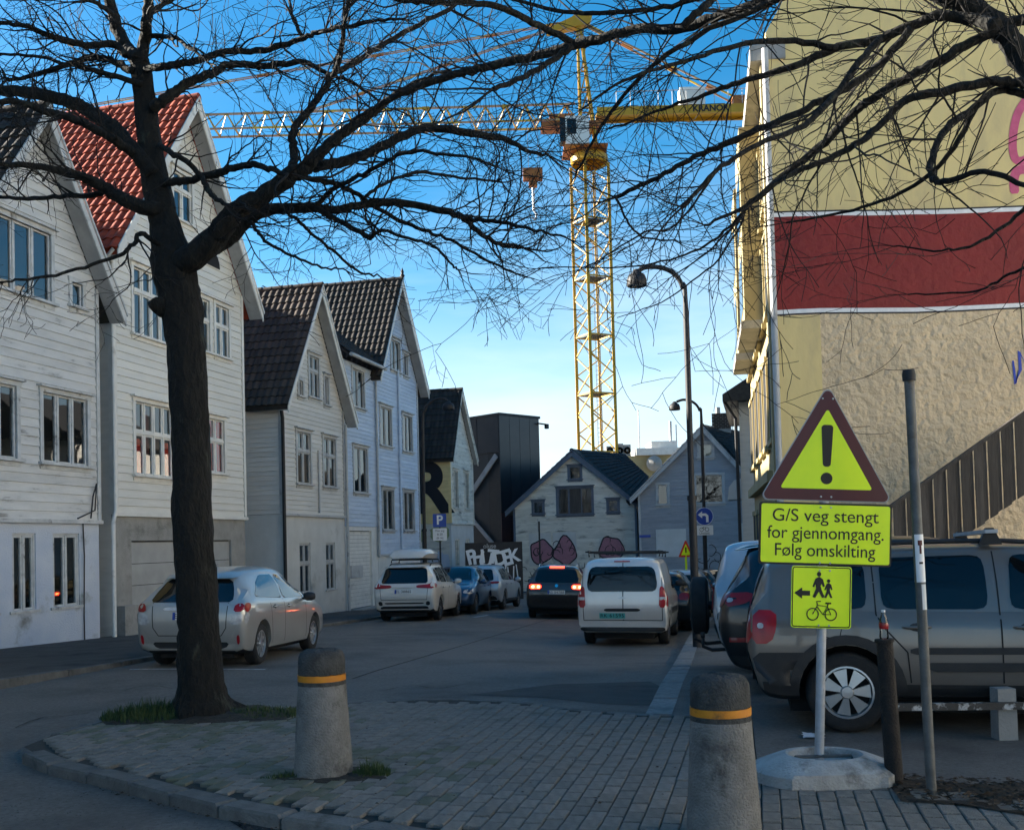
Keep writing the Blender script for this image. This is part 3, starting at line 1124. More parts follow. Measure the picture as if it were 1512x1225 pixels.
h2 = gable_house('wooden_house', 'tall white clapboard house with red pantile roof above a concrete garage', LF(.6), ANG, 6.1, 3.12, -.7, 2.55, 9.0, 13.35, 9.0,
                 'white_wood', 'concrete',
                 [(.8, 2.4, 3.5, 5.25, dict(cols=4, transom=.42, curtain=[(.02, .24, 'curtain_red', .5), (.26, .45, 'curtain_maroon', .95), (.76, .98, 'curtain_red', .5)])),
                  (4.08, 4.96, 3.76, 5.22, dict(cols=2, transom=.4, curtain=[(.0, 1.0, 'curtain_red', .98)])),
                  (.8, 2.35, 6.88, 8.5, dict(cols=4, transom=.35)), (3.66, 4.28, 7.02, 8.42, dict(cols=2, transom=.4)), (4.6, 5.32, 7.02, 8.42, dict(cols=2, transom=.4)),
                  (2.6, 3.48, 10.25, 11.48, dict(cols=2, transom=.35))], [], tile='red_tile', roof_mat='red_tile', ov=.42, ovf=.45,
                 base_holes=[(.62, 2.6, -.7, 1.92), (3.4, 5.3, -.7, 1.92)])
for a, b in ((.62, 2.6), (3.4, 5.3)):
    dmb = MB(); dmb.box(a + .001, b - .001, .085, .12, -.7, 1.919)
    door = dmb.build('garage_door', 'dark', h2)
    z = -.68
    while z < 1.9:
        mb = MB(); mb.box(a + .02, b - .02, .06, .083, z, min(z + .5, 1.9)); mb.build('panel', 'garage', door)
        z += .515
mb = MB()
pts = [(4.03, 9.43), (4.85, 9.43)] + [(4.44 + .41 * math.cos(t * math.pi / 8), 9.43 + .02 + .42 * math.sin(t * math.pi / 8)) for t in range(0, 9)]
mb.prism(pts, -.05, -.035, 'y'); mb.build('vent', 'dark', h2, fix=True)
mb = MB(); mb.box(.02, .55, -.22, -.012, -.55, .42); mb.build('meter_box', 'concrete', h2)
pipe(h2, [(-.12, -.1, 8.4), (-.12, -.1, 3.0), (-.12, -.1, 2.6), (-.3, -.16, 2.35), (-.3, -.16, -.5)], .05, 'trim')
pipe(h2, [(-.42, -.35, 8.55), (-.42, -.2, 8.4), (-.12, -.1, 8.35)], .05, 'trim', 'downpipe')
mb = MB(); mb.box(5.95, 6.65, 6.6, 7.3, 8.2, 11.6); mb.box(5.9, 6.7, 6.55, 7.35, 11.602, 11.75); mb.build('chimney', 'concrete', h2)

# --- grey-white house with plaster ground floor
h3 = gable_house('wooden_house', 'grey-white clapboard house with steep dark pantile roof and white plaster ground floor', LF(9.15), ANG, 4.8, 2.35, -.9, 2.72, 6.5, 10.25, 8.0,
                 'grey_wood', 'plaster_white',
                 [(2.05, 2.79, 6.67, 8.04, dict(cols=2, transom=.35)), (3.27, 3.56, 6.55, 7.5, dict(cols=1, hood=True)), (1.24, 1.52, 6.59, 7.08, dict(cols=1, hood=False)),
                  (1.02, 2.01, 3.73, 5.4, dict(cols=2, transom=.36)), (3.06, 4.06, 3.73, 5.4, dict(cols=2, transom=.36))],
                 [(1.11, 1.93, .2, 1.81, dict(cols=2, transom=.4)), (3.16, 3.94, .2, 1.81, dict(cols=2, transom=.4))], pitch=.15, tile='brown_tile', trim='grey_trim', board='trim', south=True, ov=.36, ovf=.4)
pipe(h3, [(-.3, -.12, 6.1), (-.12, -.1, 5.7), (-.12, -.1, 3.0), (-.1, -.09, -.8)], .055, 'black_metal')
pipe(h3, [(4.86, -.1, 6.0), (4.86, -.1, 2.0), (4.86, -.1, -.8)], .05, 'grey_trim')
pipe(h3, [(-.06, 1.6, 2.6), (-.06, 1.6, -.8)], .06, 'grey_trim')
pipe(h3, [(2.6, -.05, 4.9), (2.6, -.05, 2.8)], .035, 'grey_trim', 'conduit')
mb = MB(); mb.box(-.012, -.002, 2.4, 3.3, .7, 1.7); mb.build('hatch', 'blue_trim', h3)

# --- blue gable house and its entrance wing
h4 = gable_house('wooden_house', 'tall pale blue clapboard gable house with finial and dark tiled roof', LF(17.2), ANG, 5.0, 2.25, -1.0, 1.3, 8.7, 12.4, 9.0,
                 'blue_wood', 'plaster_white',
                 [(1.86, 2.9, 8.82, 10.06, dict(cols=2)), (3.38, 3.83, 8.8, 9.71, dict(cols=1)),
                  (.47, 1.7, 5.62, 7.14, dict(cols=2)), (3.08, 4.21, 5.6, 7.1, dict(cols=2)),
                  (.56, 1.76, 2.27, 3.87, dict(cols=2)), (2.99, 4.24, 2.27, 3.87, dict(cols=2))],
                 [(.7, 1.6, -.2, .8, W2)], pitch=.15, tile='dark_tile', trim='grey_trim', board='trim', ov=.42, ovf=.42)
pipe(h4, [(2.5, -.08, 8.9), (2.5, -.08, 5.0), (2.52, -.08, 1.4)], .045, 'blue_wood')
mb = MB(); mb.lathe([(.0, 0), (.05, .0), (.05, .12), (.11, .2), (.05, .28), (.07, .36), (.0, .55)], 10, (2.25, -.45, 12.5)); mb.build('finial', 'black_metal', h4, smooth=True)

wing = empty('house_wing', LF(13.98), ANG)
tag(wing, 'narrow bluish-white entrance bay with tall windows and recessed doorway between two houses', 'house', 'wooden houses along the street')
mb = MB(); mb.box(.05, 3.2, .105, 7.0, -.9, 8.4); wl_ = mb.build('wall', 'dark', wing)
clad(wl_, 3.2, 2.38, 8.45, 8.45, 1, .15, 'pale_blue_wood' if False else 'blue_wood', [(.94, 2.04, 6.81, 8.2), (.9, 2.2, 3.64, 5.3)])
window(wing, .94, 2.04, 6.81, 8.2, 2, trim='grey_trim', hood=False)
window(wing, .9, 2.2, 3.64, 5.3, 2, trim='grey_trim')
holes_wall('base_wall', wing, 'trim', 0, 3.2, -.9, 2.37, [(.42, 2.58, -.9, 2.22)], 0, .10)
for k in range(20):
    z = -.6 + k * .14
    mb = MB(); mb.box(.43, 2.57, .082, .11, z, z + .132); mb.build('plank', 'trim', wl_)
mb = MB(); mb.box(.6, 1.7, .03, .08, .5, .95); mb.build('mailbox', 'grey_trim', wing)
mb = MB(); mb.box(.3, 2.7, -.5, .2, -.9, -.62); mb.build('doorstep', 'concrete', wing)
pipe(wing, [(3.1, -.1, 8.3), (3.1, -.1, 1.2)], .045, 'grey_trim')
mb = MB()
mb.prism([(-.4, 8.42), (-.4, 8.52), (3.0, 11.2), (3.0, 11.05)], -.15, 3.3, 'x')
wr = mb.build('roof', 'dark_tile', wing, fix=True)
mb = MB(); mb.tube([(-.2, -.46, 8.5), (3.3, -.46, 8.5)], .07, 8); mb.build('gutter', 'grey_trim', wing, smooth=50)
U = Vector((0, 3.4, 2.68)); ln = U.length; U.normalize()
tiled_slope_dir(wr, Vector((-.15, -.45, 8.54)), Vector((1, 0, 0)), Vector((1, 0, 0)), U, Vector((0, -U.z, U.y)), 3.4, ln, 'dark_tile', 300)

# --- yellow side wall with the big R
h5 = gable_house('wooden_house', 'old wooden house with yellow side wall painted with a big black R', LF(26.9), ANG, 3.9, 1.5, -1.2, 2.64, 6.0, 9.1, 7.0,
                 'dirty_wood', 'plaster_white', [(.5, 1.2, 3.4, 5.2, W2), (2.4, 3.1, 3.4, 5.2, W2)], [(.6, 1.3, .2, 1.9, W2), (2.4, 3.1, .2, 1.9, W2)], pitch=.2, tile='dark_tile', trim='dirty_wood', board='dirty_wood', ov=.2, ovf=.25)
wl5 = [c for c in h5.children if c.name.startswith('wall')][0]
for c in list(h5.children):
    if c.name.startswith('side_wall') and c.data.vertices[0].co.x < .05:
        c.hide_render = False
z = 2.64
while z < 5.85:
    mb = MB()
    mb.hexa([(-.03, .101, z), (-.001, .101, z), (-.001, 7, z), (-.03, 7, z), (-.012, .101, z + .188), (-.001, .101, z + .188), (-.001, 7, z + .188), (-.012, 7, z + .188)])
    mb.build('plank', 'yellow_wood', wl5, fix=True)
    z += .19
mb = MB(); mb.box(-.045, .12, -.05, .098, 2.64, 5.8); mb.build('corner_board', 'yellow_wood', h5)
mt = Matrix.Translation((-.036, 1.05, 4.26)) @ Matrix(((0, 0, -1, 0), (-1, 0, 0, 0), (0, 1, 0, 0), (0, 0, 0, 1)))
text_mesh('painted_letter', 'R', 3.35, 'ink', h5, mt, bold=.13, ext=.004)
mb = MB()
for (yy, zz, wd, hh, mi) in ((.55, 2.2, .9, .8, 1), (2.0, 2.0, 1.2, .9, 1), (.6, .5, 1.1, 1.5, 0), (2.3, .6, 1.5, 1.7, 0), (4.1, 1.0, 1.7, 2.2, 0)):
    pts = []
    for k in range(16):
        a = k * math.pi / 8
        pts.append((yy + wd * .6 * math.cos(a) * random.uniform(.75, 1.1), zz + hh * .6 * math.sin(a) * random.uniform(.75, 1.1)))
    pts = [(max(.11, q[0]), min(2.55, q[1])) for q in pts]
    mb.prism(pts, -.004 - .002 * mi, -.001, 'x', mi)
M['green_wash'] = pm('green_wash', (.26, .30, .13), (.3, .33, .18), 4, .8)
mb.build('painted_patch', ['plaster_blue', 'green_wash'], h5, fix=True)

# --- unseen houses added along the row beside and behind the camera to shade the street
for k, (u, wd, zr_, cm, lb) in enumerate([(-11.0, 6.7, 12.9, 'yellow_wood', 'unseen ochre clapboard house added for shade next to the weathered house'),
                                          (-18.0, 6.9, 12.6, 'grey_wood', 'unseen grey clapboard house added for shade between two coloured houses'),
                                          (-25.3, 7.2, 12.8, 'blue_wood', 'unseen blue clapboard house added for shade at the near end of the row'),
                                          (-32.8, 7.4, 12.8, 'white_wood', 'unseen white clapboard house added for shade beside the blue one at the near end')]):
    gable_house('wooden_house', lb, LF(u), ANG, wd, wd / 2, -.4, 2.4, 9.3, zr_, 9.0, cm, 'plaster_white',
                [(1.0, 2.4, 3.5, 5.0, W2), (4.0, 5.4, 3.5, 5.0, W2), (1.0, 2.4, 6.6, 8.0, W2), (4.0, 5.4, 6.6, 8.0, W2)],
                [(1.0, 2.4, .5, 1.9, W2), (4.0, 5.4, .5, 1.9, W2)], pitch=.3, limit=0)

# --- unseen block added behind the wooden houses to shade the gaps between them
bk = empty('added_shade_block', LF(-34, 16.0), ANG)
tag(bk, 'unseen long grey plastered block added behind the wooden houses to shade their gaps', 'building')
mb = MB(); mb.box(0, 72, 0, 9, -1, 15.4); bkw = mb.build('wall', 'plaster_white', bk)
mb = MB(); mb.prism([(-.4, 15.4), (9.4, 15.4), (4.5, 17.0)], -.3, 72.3, 'x'); mb.build('roof', 'dark_tile', bk, fix=True)
for k in range(24):
    for z_ in (1.5, 5.0, 8.5, 12.0):
        mb = MB(); mb.box(1 + k * 3, 2.3 + k * 3, -.04, .02, z_, z_ + 1.6); mb.build('window', 'car_glass', bk)

# --- unseen sunlit houses added across the car park to throw light into the street
for k, (y, wd, zr_, cm, lb) in enumerate([(20.0, 8.6, 13.0, 'white_wood', 'unseen white clapboard house added across the car park to reflect sunlight'),
                                          (10.6, 8.6, 12.6, 'trim', 'unseen cream painted house added across the car park to reflect sunlight'),
                                          (1.2, 8.6, 13.0, 'grey_wood', 'unseen pale grey clapboard house added across the car park to reflect sunlight'),
                                          (-8.2, 8.8, 12.6, 'yellow_wood', 'unseen ochre clapboard house added across the car park to reflect sunlight'),
                                          (-17.8, 8.8, 13.0, 'white_wood', 'second unseen white clapboard house added beside the ochre one to reflect sunlight')]):
    gable_house('wooden_house', lb, Vector((20.0 + .5 * (k % 2), y, 0)), R(-90), wd, wd / 2, -.4, 2.4, 9.3, zr_, 9.0, cm, 'plaster_white',
                [(1.2, 2.4, 3.5, 5.0, W2), (5.6, 6.8, 3.5, 5.0, W2), (1.2, 2.4, 6.6, 8.0, W2), (5.6, 6.8, 6.6, 8.0, W2)],
                [(1.2, 2.4, .5, 1.9, W2), (5.6, 6.8, .5, 1.9, W2)], pitch=.36, tiles=False)

# --- white gable house closing the street
RZF = math.atan2(-N.y, -N.x)          # facade runs across the street
PW = at(760, 800, 55)
hw = gable_house('wooden_house', 'dirty white gable house with slate blue trim closing the street, graffiti along its foot', Vector((PW.x, PW.y, 0)), RZF, 6.55, 3.28, -1.3, -1.0, 3.45, 6.25, 8.0,
                 'dirty_wood', 'plaster_white',
                 [(3.08, 3.68, 4.9, 5.55, dict(cols=1, hood=True)), (2.42, 4.25, 3.05, 4.42, dict(cols=3)), (1.08, 1.6, 3.14, 3.76, dict(cols=1)), (5.1, 5.62, 3.1, 3.72, dict(cols=1))],
                 [], pitch=.21, trim='blue_trim', board='blue_trim', tile='slate', roof_mat='slate', ov=.4, ovf=.25, tiles=True, limit=0, north_tiles=True)
for a, b in ((.8, 2.0), (2.1, 3.36), (4.6, 5.85)):
    mb = MB(); mb.box(a, b, -.055, -.032, .35, 2.1); mb.build('boarding', 'plaster_white' if a < 4 else 'dirty_wood', hw)
mb = MB(); mb.box(3.06, 3.66, -.03, .03, 3.1, 4.38); mb.build('board', 'fence_wood', hw)
pipe(hw, [(6.7, -.3, 3.2), (6.75, -.12, 2.8), (6.9, -.12, 2.2), (6.95, -.12, -1.2)], .05, 'blue_trim')


def roof_quad(parent, pts, mat, nm='side_roof', rows=14):
    inv = Matrix.Rotation(-RZF, 4, 'Z') @ Matrix.Translation(-parent.location)
    A, B_, C_, D_ = [inv @ p for p in pts]            # ridge left, ridge right, eave right, eave left
    nn = (B_ - A).cross(D_ - A).normalized()
    if nn.z < 0:
        nn = -nn
    mb = MB()
    mb.hexa([D_ - nn * .1, C_ - nn * .1, B_ - nn * .1, A - nn * .1, D_, C_, B_, A])
    r_ = mb.build(nm, mat, parent, fix=True)
    st = MB()
    cols = 24
    for i in range(rows):
        for j in range(cols):
            t0, t1 = i / rows, (i + 1) / rows
            q = []
            for t, dz in ((t0, .045), (t1, .012)):
                l_, rr_ = D_.lerp(A, t), C_.lerp(B_, t)
                o_ = (.5 if i % 2 else 0) / cols
                a_, b_ = min(1, j / cols + o_), min(1, (j + .94) / cols + o_)
                q.append((l_.lerp(rr_, a_) + nn * (dz + random.uniform(0, .02)), l_.lerp(rr_, b_) + nn * (dz + random.uniform(0, .02))))
            st.add([q[0][0], q[0][1], q[1][1], q[1][0], q[0][0] - nn * .05, q[0][1] - nn * .05], [(0, 1, 2, 3), (4, 5, 1, 0)])
    o_ = st.build('slates', mat, r_)
    o_['kind'] = 'stuff'


roof_quad(hw, [at(845, 663, 57.0), at(922, 670, 57.0), at(958, 704, 55.2), at(930, 744, 53.3)], 'slate')


def blob(cx, cz, rx, rz, n=26, wob=.12, top=0.0):
    ph = random.uniform(0, 6)
    return [(cx + rx * (1 + wob * math.sin(3 * a + ph)) * math.cos(a), cz + rz * (1 + wob * math.sin(4 * a + ph * 2)) * math.sin(a) + (top * rz * max(0, math.sin(a)) ** 6))
            for a in [2 * math.pi * k / n for k in range(n)]]


def graffiti_blob(parent, cx, cz, rx, rz, fill, y, top=0.0, seed=1):
    random.seed(seed)
    ol = blob(cx, cz, rx, rz, top=top)
    mb = MB(); mb.prism(ol, y, y + .004, 'y'); mb.build('graffiti_fill', fill, parent, fix=True)
    li = MB()
    ribbon(li, ol + ol[:1], .035, y - .004)
    for k in range(5):
        c = [(cx + random.uniform(-.6, .6) * rx, cz + random.uniform(-.6, .6) * rz)]
        a = random.uniform(0, 6)
        for q in range(7):
            a += random.uniform(.3, .9)
            c.append((c[-1][0] + .11 * math.cos(a), c[-1][1] + .13 * math.sin(a)))
        ribbon(li, c, .02, y - .004)
    li.build('graffiti_line', 'ink', parent)


graffiti_blob(hw, 1.45, 1.1, .62, .62, 'pink_dull', -.075, seed=3)
graffiti_blob(hw, 2.75, 1.05, .62, .62, 'pink_dull', -.075, top=.35, seed=5)
graffiti_blob(hw, 5.2, 1.2, .65, .6, 'pink_dull', -.075, seed=9)
random.seed(21)
li = MB()
for k in range(20):
    c = [(random.uniform(.3, 6.2), random.uniform(-.7, .7))]
    a = random.uniform(0, 6)
    for q in range(random.randint(5, 10)):
        a += random.uniform(-.3, 1.1)
        c.append((c[-1][0] + .13 * math.cos(a), c[-1][1] + .15 * math.sin(a)))
    ribbon(li, c, .018, -.04)
li.build('graffiti_scribble', 'ink', hw)

# --- grey blue gable house beside it
PG = at(945, 800, 52)
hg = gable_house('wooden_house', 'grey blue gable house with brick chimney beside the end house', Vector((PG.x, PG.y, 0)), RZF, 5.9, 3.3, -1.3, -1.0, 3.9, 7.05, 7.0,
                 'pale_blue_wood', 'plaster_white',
                 [(3.1, 3.75, 5.65, 6.3, dict(cols=1, curtain=[(0, 1, 'curtain_white', .95)])), (.98, 1.46, 3.35, 4.35, dict(cols=1, hood=False)), (2.86, 4.2, 3.35, 4.75, dict(cols=1, hood=False))],
                 [], pitch=.17, trim='grey_trim', board='grey_trim', tile='slate', roof_mat='slate', ov=.4, ovf=.25, limit=0, north_tiles=True)
mb = MB(); mb.box(.82, 2.32, -.06, -.034, .7, 2.1); mb.build('boarding', 'plaster_white', hg)
mb = MB(); mb.box(5.0, 5.8, -.06, -.034, .9, 2.3); mb.build('boarding', 'plaster_white', hg)
ch = MB(); ch.box(3.7, 4.65, 1.6, 2.4, 6.0, 8.0)
chim = ch.build('chimney', 'concrete', hg)
for r in range(9):
    for c in range(4):
        mb = MB(); x = 3.7 + c * .235 + (.1 if r % 2 else 0)
        mb.box(x, min(x + .215, 4.66), 1.57, 1.6, 7.2 + r * .09, 7.2 + r * .09 + .075); mb.build('brick', 'brown_tile', chim)
mb = MB(); mb.lathe([(.13, 0), (.13, .35), (.1, .35), (.1, 0)], 10, (4.0, 2.0, 8.0)); mb.build('chimney_pot', 'concrete', chim)
random.seed(33)
li = MB()
for k in range(6):
    c = [(random.uniform(2.7, 4.4), random.uniform(.2, .8))]
    a = random.uniform(0, 6)
    for q in range(8):
        a += random.uniform(.2, .9)
        c.append((c[-1][0] + .12 * math.cos(a), c[-1][1] + .14 * math.sin(a)))
    ribbon(li, c, .018, -.04)
li.build('graffiti_scribble', 'ink', hg)

roof_quad(hg, [at(1038, 627, 52.8), at(1096, 637, 52.8), at(1112, 690, 50.4), at(1100, 690, 50.4)], 'slate')

# --- black panelled building behind
bc = Vector((-.60, 58, 0))
BS = 1.16
bb = empty('modern_building', bc + Vector((0, 0, -.25)), R(45))
bb.scale = (BS, BS, BS)          # local x = right face, local y = left face
tag(bb, 'black and maroon panelled modern building with a dark open stairwell', 'building')
TOP = 7.97
mb = MB(); mb.box(.05, 2.83, .9, 7, -1.2, TOP - .1); bw = mb.build('wall', 'black_panel', bb)
mb = MB(); mb.box(-.04, 2.9, -.04, 7.0, TOP - .1, TOP + .02); mb.build('roof', 'black_metal', bb)
for i in range(4):
    a, b = .0 + i * .71, .69 + i * .71
    mb = MB(); mb.box(a, b, 0, .05, 3.15, TOP - .105); mb.build('panel', 'black_panel', bb)
    mb = MB(); mb.box(a, b, 0, .05, -1.2, 3.1); mb.build('panel', 'maroon_panel', bb)
mb = MB(); mb.box(.03, 2.83, .051, .89, -1.2, TOP - .12); mb.build('wall', 'black_metal', bb)
for i in range(3):
    mb = MB(); mb.box(-.01, .04, .06 + i * 1.55, 1.58 + i * 1.55, TOP - 1.9, TOP - .105); mb.build('panel', 'black_panel', bb)
mb = MB(); mb.bar((-.06, .2, 5.9), (-.06, 3.4, 2.9), .06, .28); mb.build('stair_beam', 'beam', bb)
mb = MB(); mb.bar((-.06, .15, 1.2), (-.06, 3.4, 4.0), .06, .2); mb.build('stair_beam', 'beam', bb)
mb = MB(); mb.bar((-.06, .3, .9), (-.06, 2.6, -.8), .06, .2); mb.build('stair_beam', 'beam', bb)
mb = MB(); mb.box(-.05, -.02, 2.4, 2.75, 6.6, 6.95); mb.build('lamp', 'sign_white', bb)
mb = MB(); mb.tube([(2.6, -.1, TOP - .35), (3.2, -.15, TOP - .38)], .04, 6); mb.box(3.12, 3.3, -.25, -.1, TOP - .6, TOP - .36); mb.build('camera_bracket', 'black_metal', bb)

# black hoarding with white graffiti
ha, hb = at(688, 840, 47.5), at(772, 840, 48.5)
hz = gz(ha.x, ha.y)
hd = (hb - ha); hd.z = 0
ho = empty('hoarding', (ha.x, ha.y, hz), math.atan2(hd.y, hd.x))
tag(ho, 'black plywood hoarding sprayed with white graffiti letters', 'hoarding')
mb = MB(); L = hd.length
mb.box(0, L, 0, .08, 0, 2.7); mb.build('board', 'black_metal', ho)
random.seed(17)
for k, ch_ in enumerate('PHUTDEK'):
    sz = random.uniform(.8, 1.05)
    text_mesh('graffiti_letter', ch_, sz, 'sign_white', ho, Matrix.Translation((.28 + k * (L - .5) / 6.6, -.012 - .001 * k, 1.95 + random.uniform(-.1, .1))) @ Matrix.Rotation(R(90), 4, 'X') @ Matrix.Rotation(R(random.uniform(-14, 14)), 4, 'Z'), bold=.028, ext=.004)
text_mesh('graffiti', 'oluse', .3, 'sign_back', ho, Matrix.Translation((L * .42, -.012, 2.52)) @ Matrix.Rotation(R(90), 4, 'X'), bold=.006, ext=.003)
random.seed(5)
li = MB()
for k in range(12):
    x = random.uniform(.2, L - .2)
    li.tube([(x, -.012, random.uniform(1.5, 1.7)), (x + random.uniform(-.1, .1), -.012, random.uniform(.9, 1.4))], .03, 5)
li.build('graffiti_drips', 'sign_white', ho)

# --- sunlit flat-roofed building far behind
fb = empty('building', (at(895, 700, 88).x, 88, -1.0), 0)
tag(fb, 'sunlit yellow flat-roofed building rising behind the gable houses', 'building')
x1 = at(1003, 700, 88).x - at(895, 700, 88).x
zt = at(960, 672, 88).z + 1.0
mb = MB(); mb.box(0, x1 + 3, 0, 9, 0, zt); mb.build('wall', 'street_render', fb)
mb = MB(); mb.box(2.6, x1 + 3, -.35, 4, zt, zt + .6); mb.build('parapet', 'trim', fb)
mb = MB(); mb.box(4, x1, .5, 4, zt + .6, zt + 1.25); mb.build('roof_house', 'trim', fb)
mb = MB(); mb.lathe([(.05, 0), (.5, .12), (.68, .28)], 18, (4.1, -.75, zt - .75), 'y'); mb.build('satellite_dish', 'concrete', fb, smooth=True)
mb = MB(); mb.tube([(3.0, .5, zt + .6), (3.0, .5, zt + 4.0)], .05, 6); mb.tube([(5.8, 1, zt + 1.2), (5.8, 1, zt + 3.0)], .12, 6); mb.tube([(6.3, 1, zt + 1.2), (6.3, 1, zt + 2.7)], .05, 6); mb.build('mast', 'grey_trim', fb)
for x in (.1, .95, 1.6):
    mb = MB(); mb.box(x, x + .62, .3, 1.0, zt + .002, zt + random.uniform(.9, 1.2)); mb.lathe([(.3, 0), (.3, .06), (.12, .06), (.1, .0)], 14, (x + .31, .24, zt + .5), 'y'); mb.build('air_unit', 'concrete', fb)

# --- big rendered building on the right
CA = Vector((5.80, 22.0, 0)); CBv = Vector((8.05, 34.0, 0))
fd = (CBv - CA).normalized()
rb = empty('rendered_building', CA, 0)
tag(rb, 'tall beige rendered building with painted red band on its blank side wall', 'building')
WX = 16.0
def ztop(x): return 12.35 + min(x, 6) * 1.1
zA, zB = 6.50, 8.52
mb = MB(); mb.box(.0, WX, 0, .3, -.9, zA - .1); mb.build('side_wall', 'beige_lower', rb)
mb = MB(); mb.box(.0, WX, .004, .3, zB + .09, 12.3); mb.build('side_wall', 'beige_upper', rb)
mb = MB(); mb.prism([(0, 12.301), (WX, 12.301), (WX, 18.5), (3.4, 18.5), (.0, 12.6)], .004, .3, 'y'); mb.build('gable_wall', 'beige_upper', rb, fix=True)
# red band with hand painted uneven edges
random.seed(12)
lo = [(x * .5, zA + .02 * math.sin(x * .7) + random.uniform(-.008, .008)) for x in range(0, 33)]
hi = [(x * .5, zB + .015 * math.sin(x * .5 + 1) + random.uniform(-.008, .008)) for x in range(0, 33)]
mb = MB(); mb.prism(lo + hi[::-1], -.004, .3, 'y'); mb.build('red_band', 'red_band', rb, fix=True)
for ln_, nm in ((lo, 'white_line'), (hi, 'white_line')):
    sg = -1 if ln_ is lo else 1
    a = [(p[0], p[1] + (.0 if sg > 0 else -.09)) for p in ln_]
    b = [(p[0], p[1] + (.09 if sg > 0 else .0)) for p in ln_]
    mb = MB(); mb.prism(a + b[::-1], -.008, .29, 'y'); mb.build('white_line', 'white_paint', rb, fix=True)
    a2 = [(p[0], p[1] + (.09 if sg > 0 else -.125)) for p in ln_]
    b2 = [(p[0], p[1] + (.125 if sg > 0 else -.09)) for p in ln_]
    mb = MB(); mb.prism(a2 + b2[::-1], -.007, .28, 'y'); mb.build('black_line', 'ink', rb, fix=True)
# smoother strip at the corner
mb = MB(); mb.box(0, .95, -.02, -.001, -.5, zA - .13); mb.build('corner_strip', 'beige_upper', rb)
mb = MB(); mb.tube([(-.06, -.1, 12.2), (-.06, -.1, 2.0), (-.06, -.1, -.3)], .07, 8); mb.build('downpipe', 'grey_trim', rb, smooth=50)
# street front
sf_ = MB()
fl = (CBv - CA).length
nrm_l = Vector((-fd.y, fd.x, 0))
def fp(t, o, z): q = fd * t + nrm_l * o; return (q.x, q.y, z)
def fbox(mb, t0, t1, o0, o1, z0, z1):
    mb.hexa([fp(t0, o1, z0), fp(t0, o0, z0), fp(t1, o0, z0), fp(t1, o1, z0), fp(t0, o1, z1), fp(t0, o0, z1), fp(t1, o0, z1), fp(t1, o1, z1)])
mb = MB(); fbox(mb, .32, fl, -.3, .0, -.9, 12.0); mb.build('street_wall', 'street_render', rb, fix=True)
mb = MB(); fbox(mb, .0, fl + .2, -.4, .35, 12.0, 12.35); mb.build('cornice', 'concrete', rb, fix=True)
mb = MB(); fbox(mb, .05, .5, .0, .14, -.9, 11.9); mb.build('pilaster', 'street_render', rb, fix=True)
mb = MB(); fbox(mb, 1.6, fl, .0, .2, 2.9, 3.15); mb.build('ledge', 'street_render', rb, fix=True)
for t0 in (1.2, 3.2, 5.2, 7.2, 9.2, 11):
    for z0, z1 in ((.3, 2.3), (3.9, 5.9), (6.9, 8.6), (9.3, 11.0)):
        mb = MB(); fbox(mb, t0, t0 + 1.1, .002, .05, z0, z1)
        w_ = mb.build('window', 'dark', rb, fix=True)
        mb = MB(); fbox(mb, t0 - .15, t0 + 1.25, .0, .12, z0 - .16, z0 - .04); mb.build('sill', 'street_render', w_, fix=True)
        mb = MB(); fbox(mb, t0 - .12, t0 - .01, .0, .06, z0, z1); fbox(mb, t0 + 1.11, t0 + 1.22, .0, .06, z0, z1); fbox(mb, t0 - .12, t0 + 1.22, .0, .09, z1, z1 + .14); mb.build('frame', 'street_render', w_, fix=True)
# bay on the upper floors
for t0, t1 in ((3.4, 6.2), (8.0, 10.6)):
    mb = MB(); fbox(mb, t0, t1, .0, .5, 7.0, 11.9); bay = mb.build('bay', 'street_render', rb, fix=True)
    mb = MB(); fbox(mb, t0 - .1, t1 + .1, .0, .6, 6.8, 7.0); mb.build('ledge', 'concrete', bay, fix=True)
    for zz in (7.4, 9.5):
        mb = MB(); fbox(mb, t0 + .5, t1 - .5, .495, .52, zz, zz + 1.4); mb.build('window', 'car_glass', bay, fix=True)
# vertical cables and small pipes
mb = MB(); mb.tube([(.0, -.03, zA + .0), (.0, -.03, -.5)], .015, 5); mb.build('cable', 'ink', rb)
# pink and blue tags at the right of the wall
mb = MB()
pk = [at(x, y, 21.95) - CA for x, y in [(1530, 130), (1505, 165), (1497, 205), (1500, 232), (1512, 236), (1530, 225)]]
ribbon(mb, [(q[0], q[2]) for q in catmull([tuple(p) for p in pk], 5)], .09, -.006)
pk = [at(x, y, 21.95) - CA for x, y in [(1530, 250), (1507, 250), (1499, 262), (1500, 285)]]
ribbon(mb, [(q[0], q[2]) for q in catmull([tuple(p) for p in pk], 5)], .10, -.006)
mb.build('graffiti_pink', 'pink', rb)
mb = MB()
bl = [at(x, y, 21.95) - CA for x, y in [(1497, 532), (1501, 566), (1508, 545), (1506, 518), (1514, 534), (1520, 512), (1530, 540)]]
ribbon(mb, [(p.x, p.z) for p in bl], .035, -.012)
mb.build('graffiti_blue', 'blue_ink', rb)

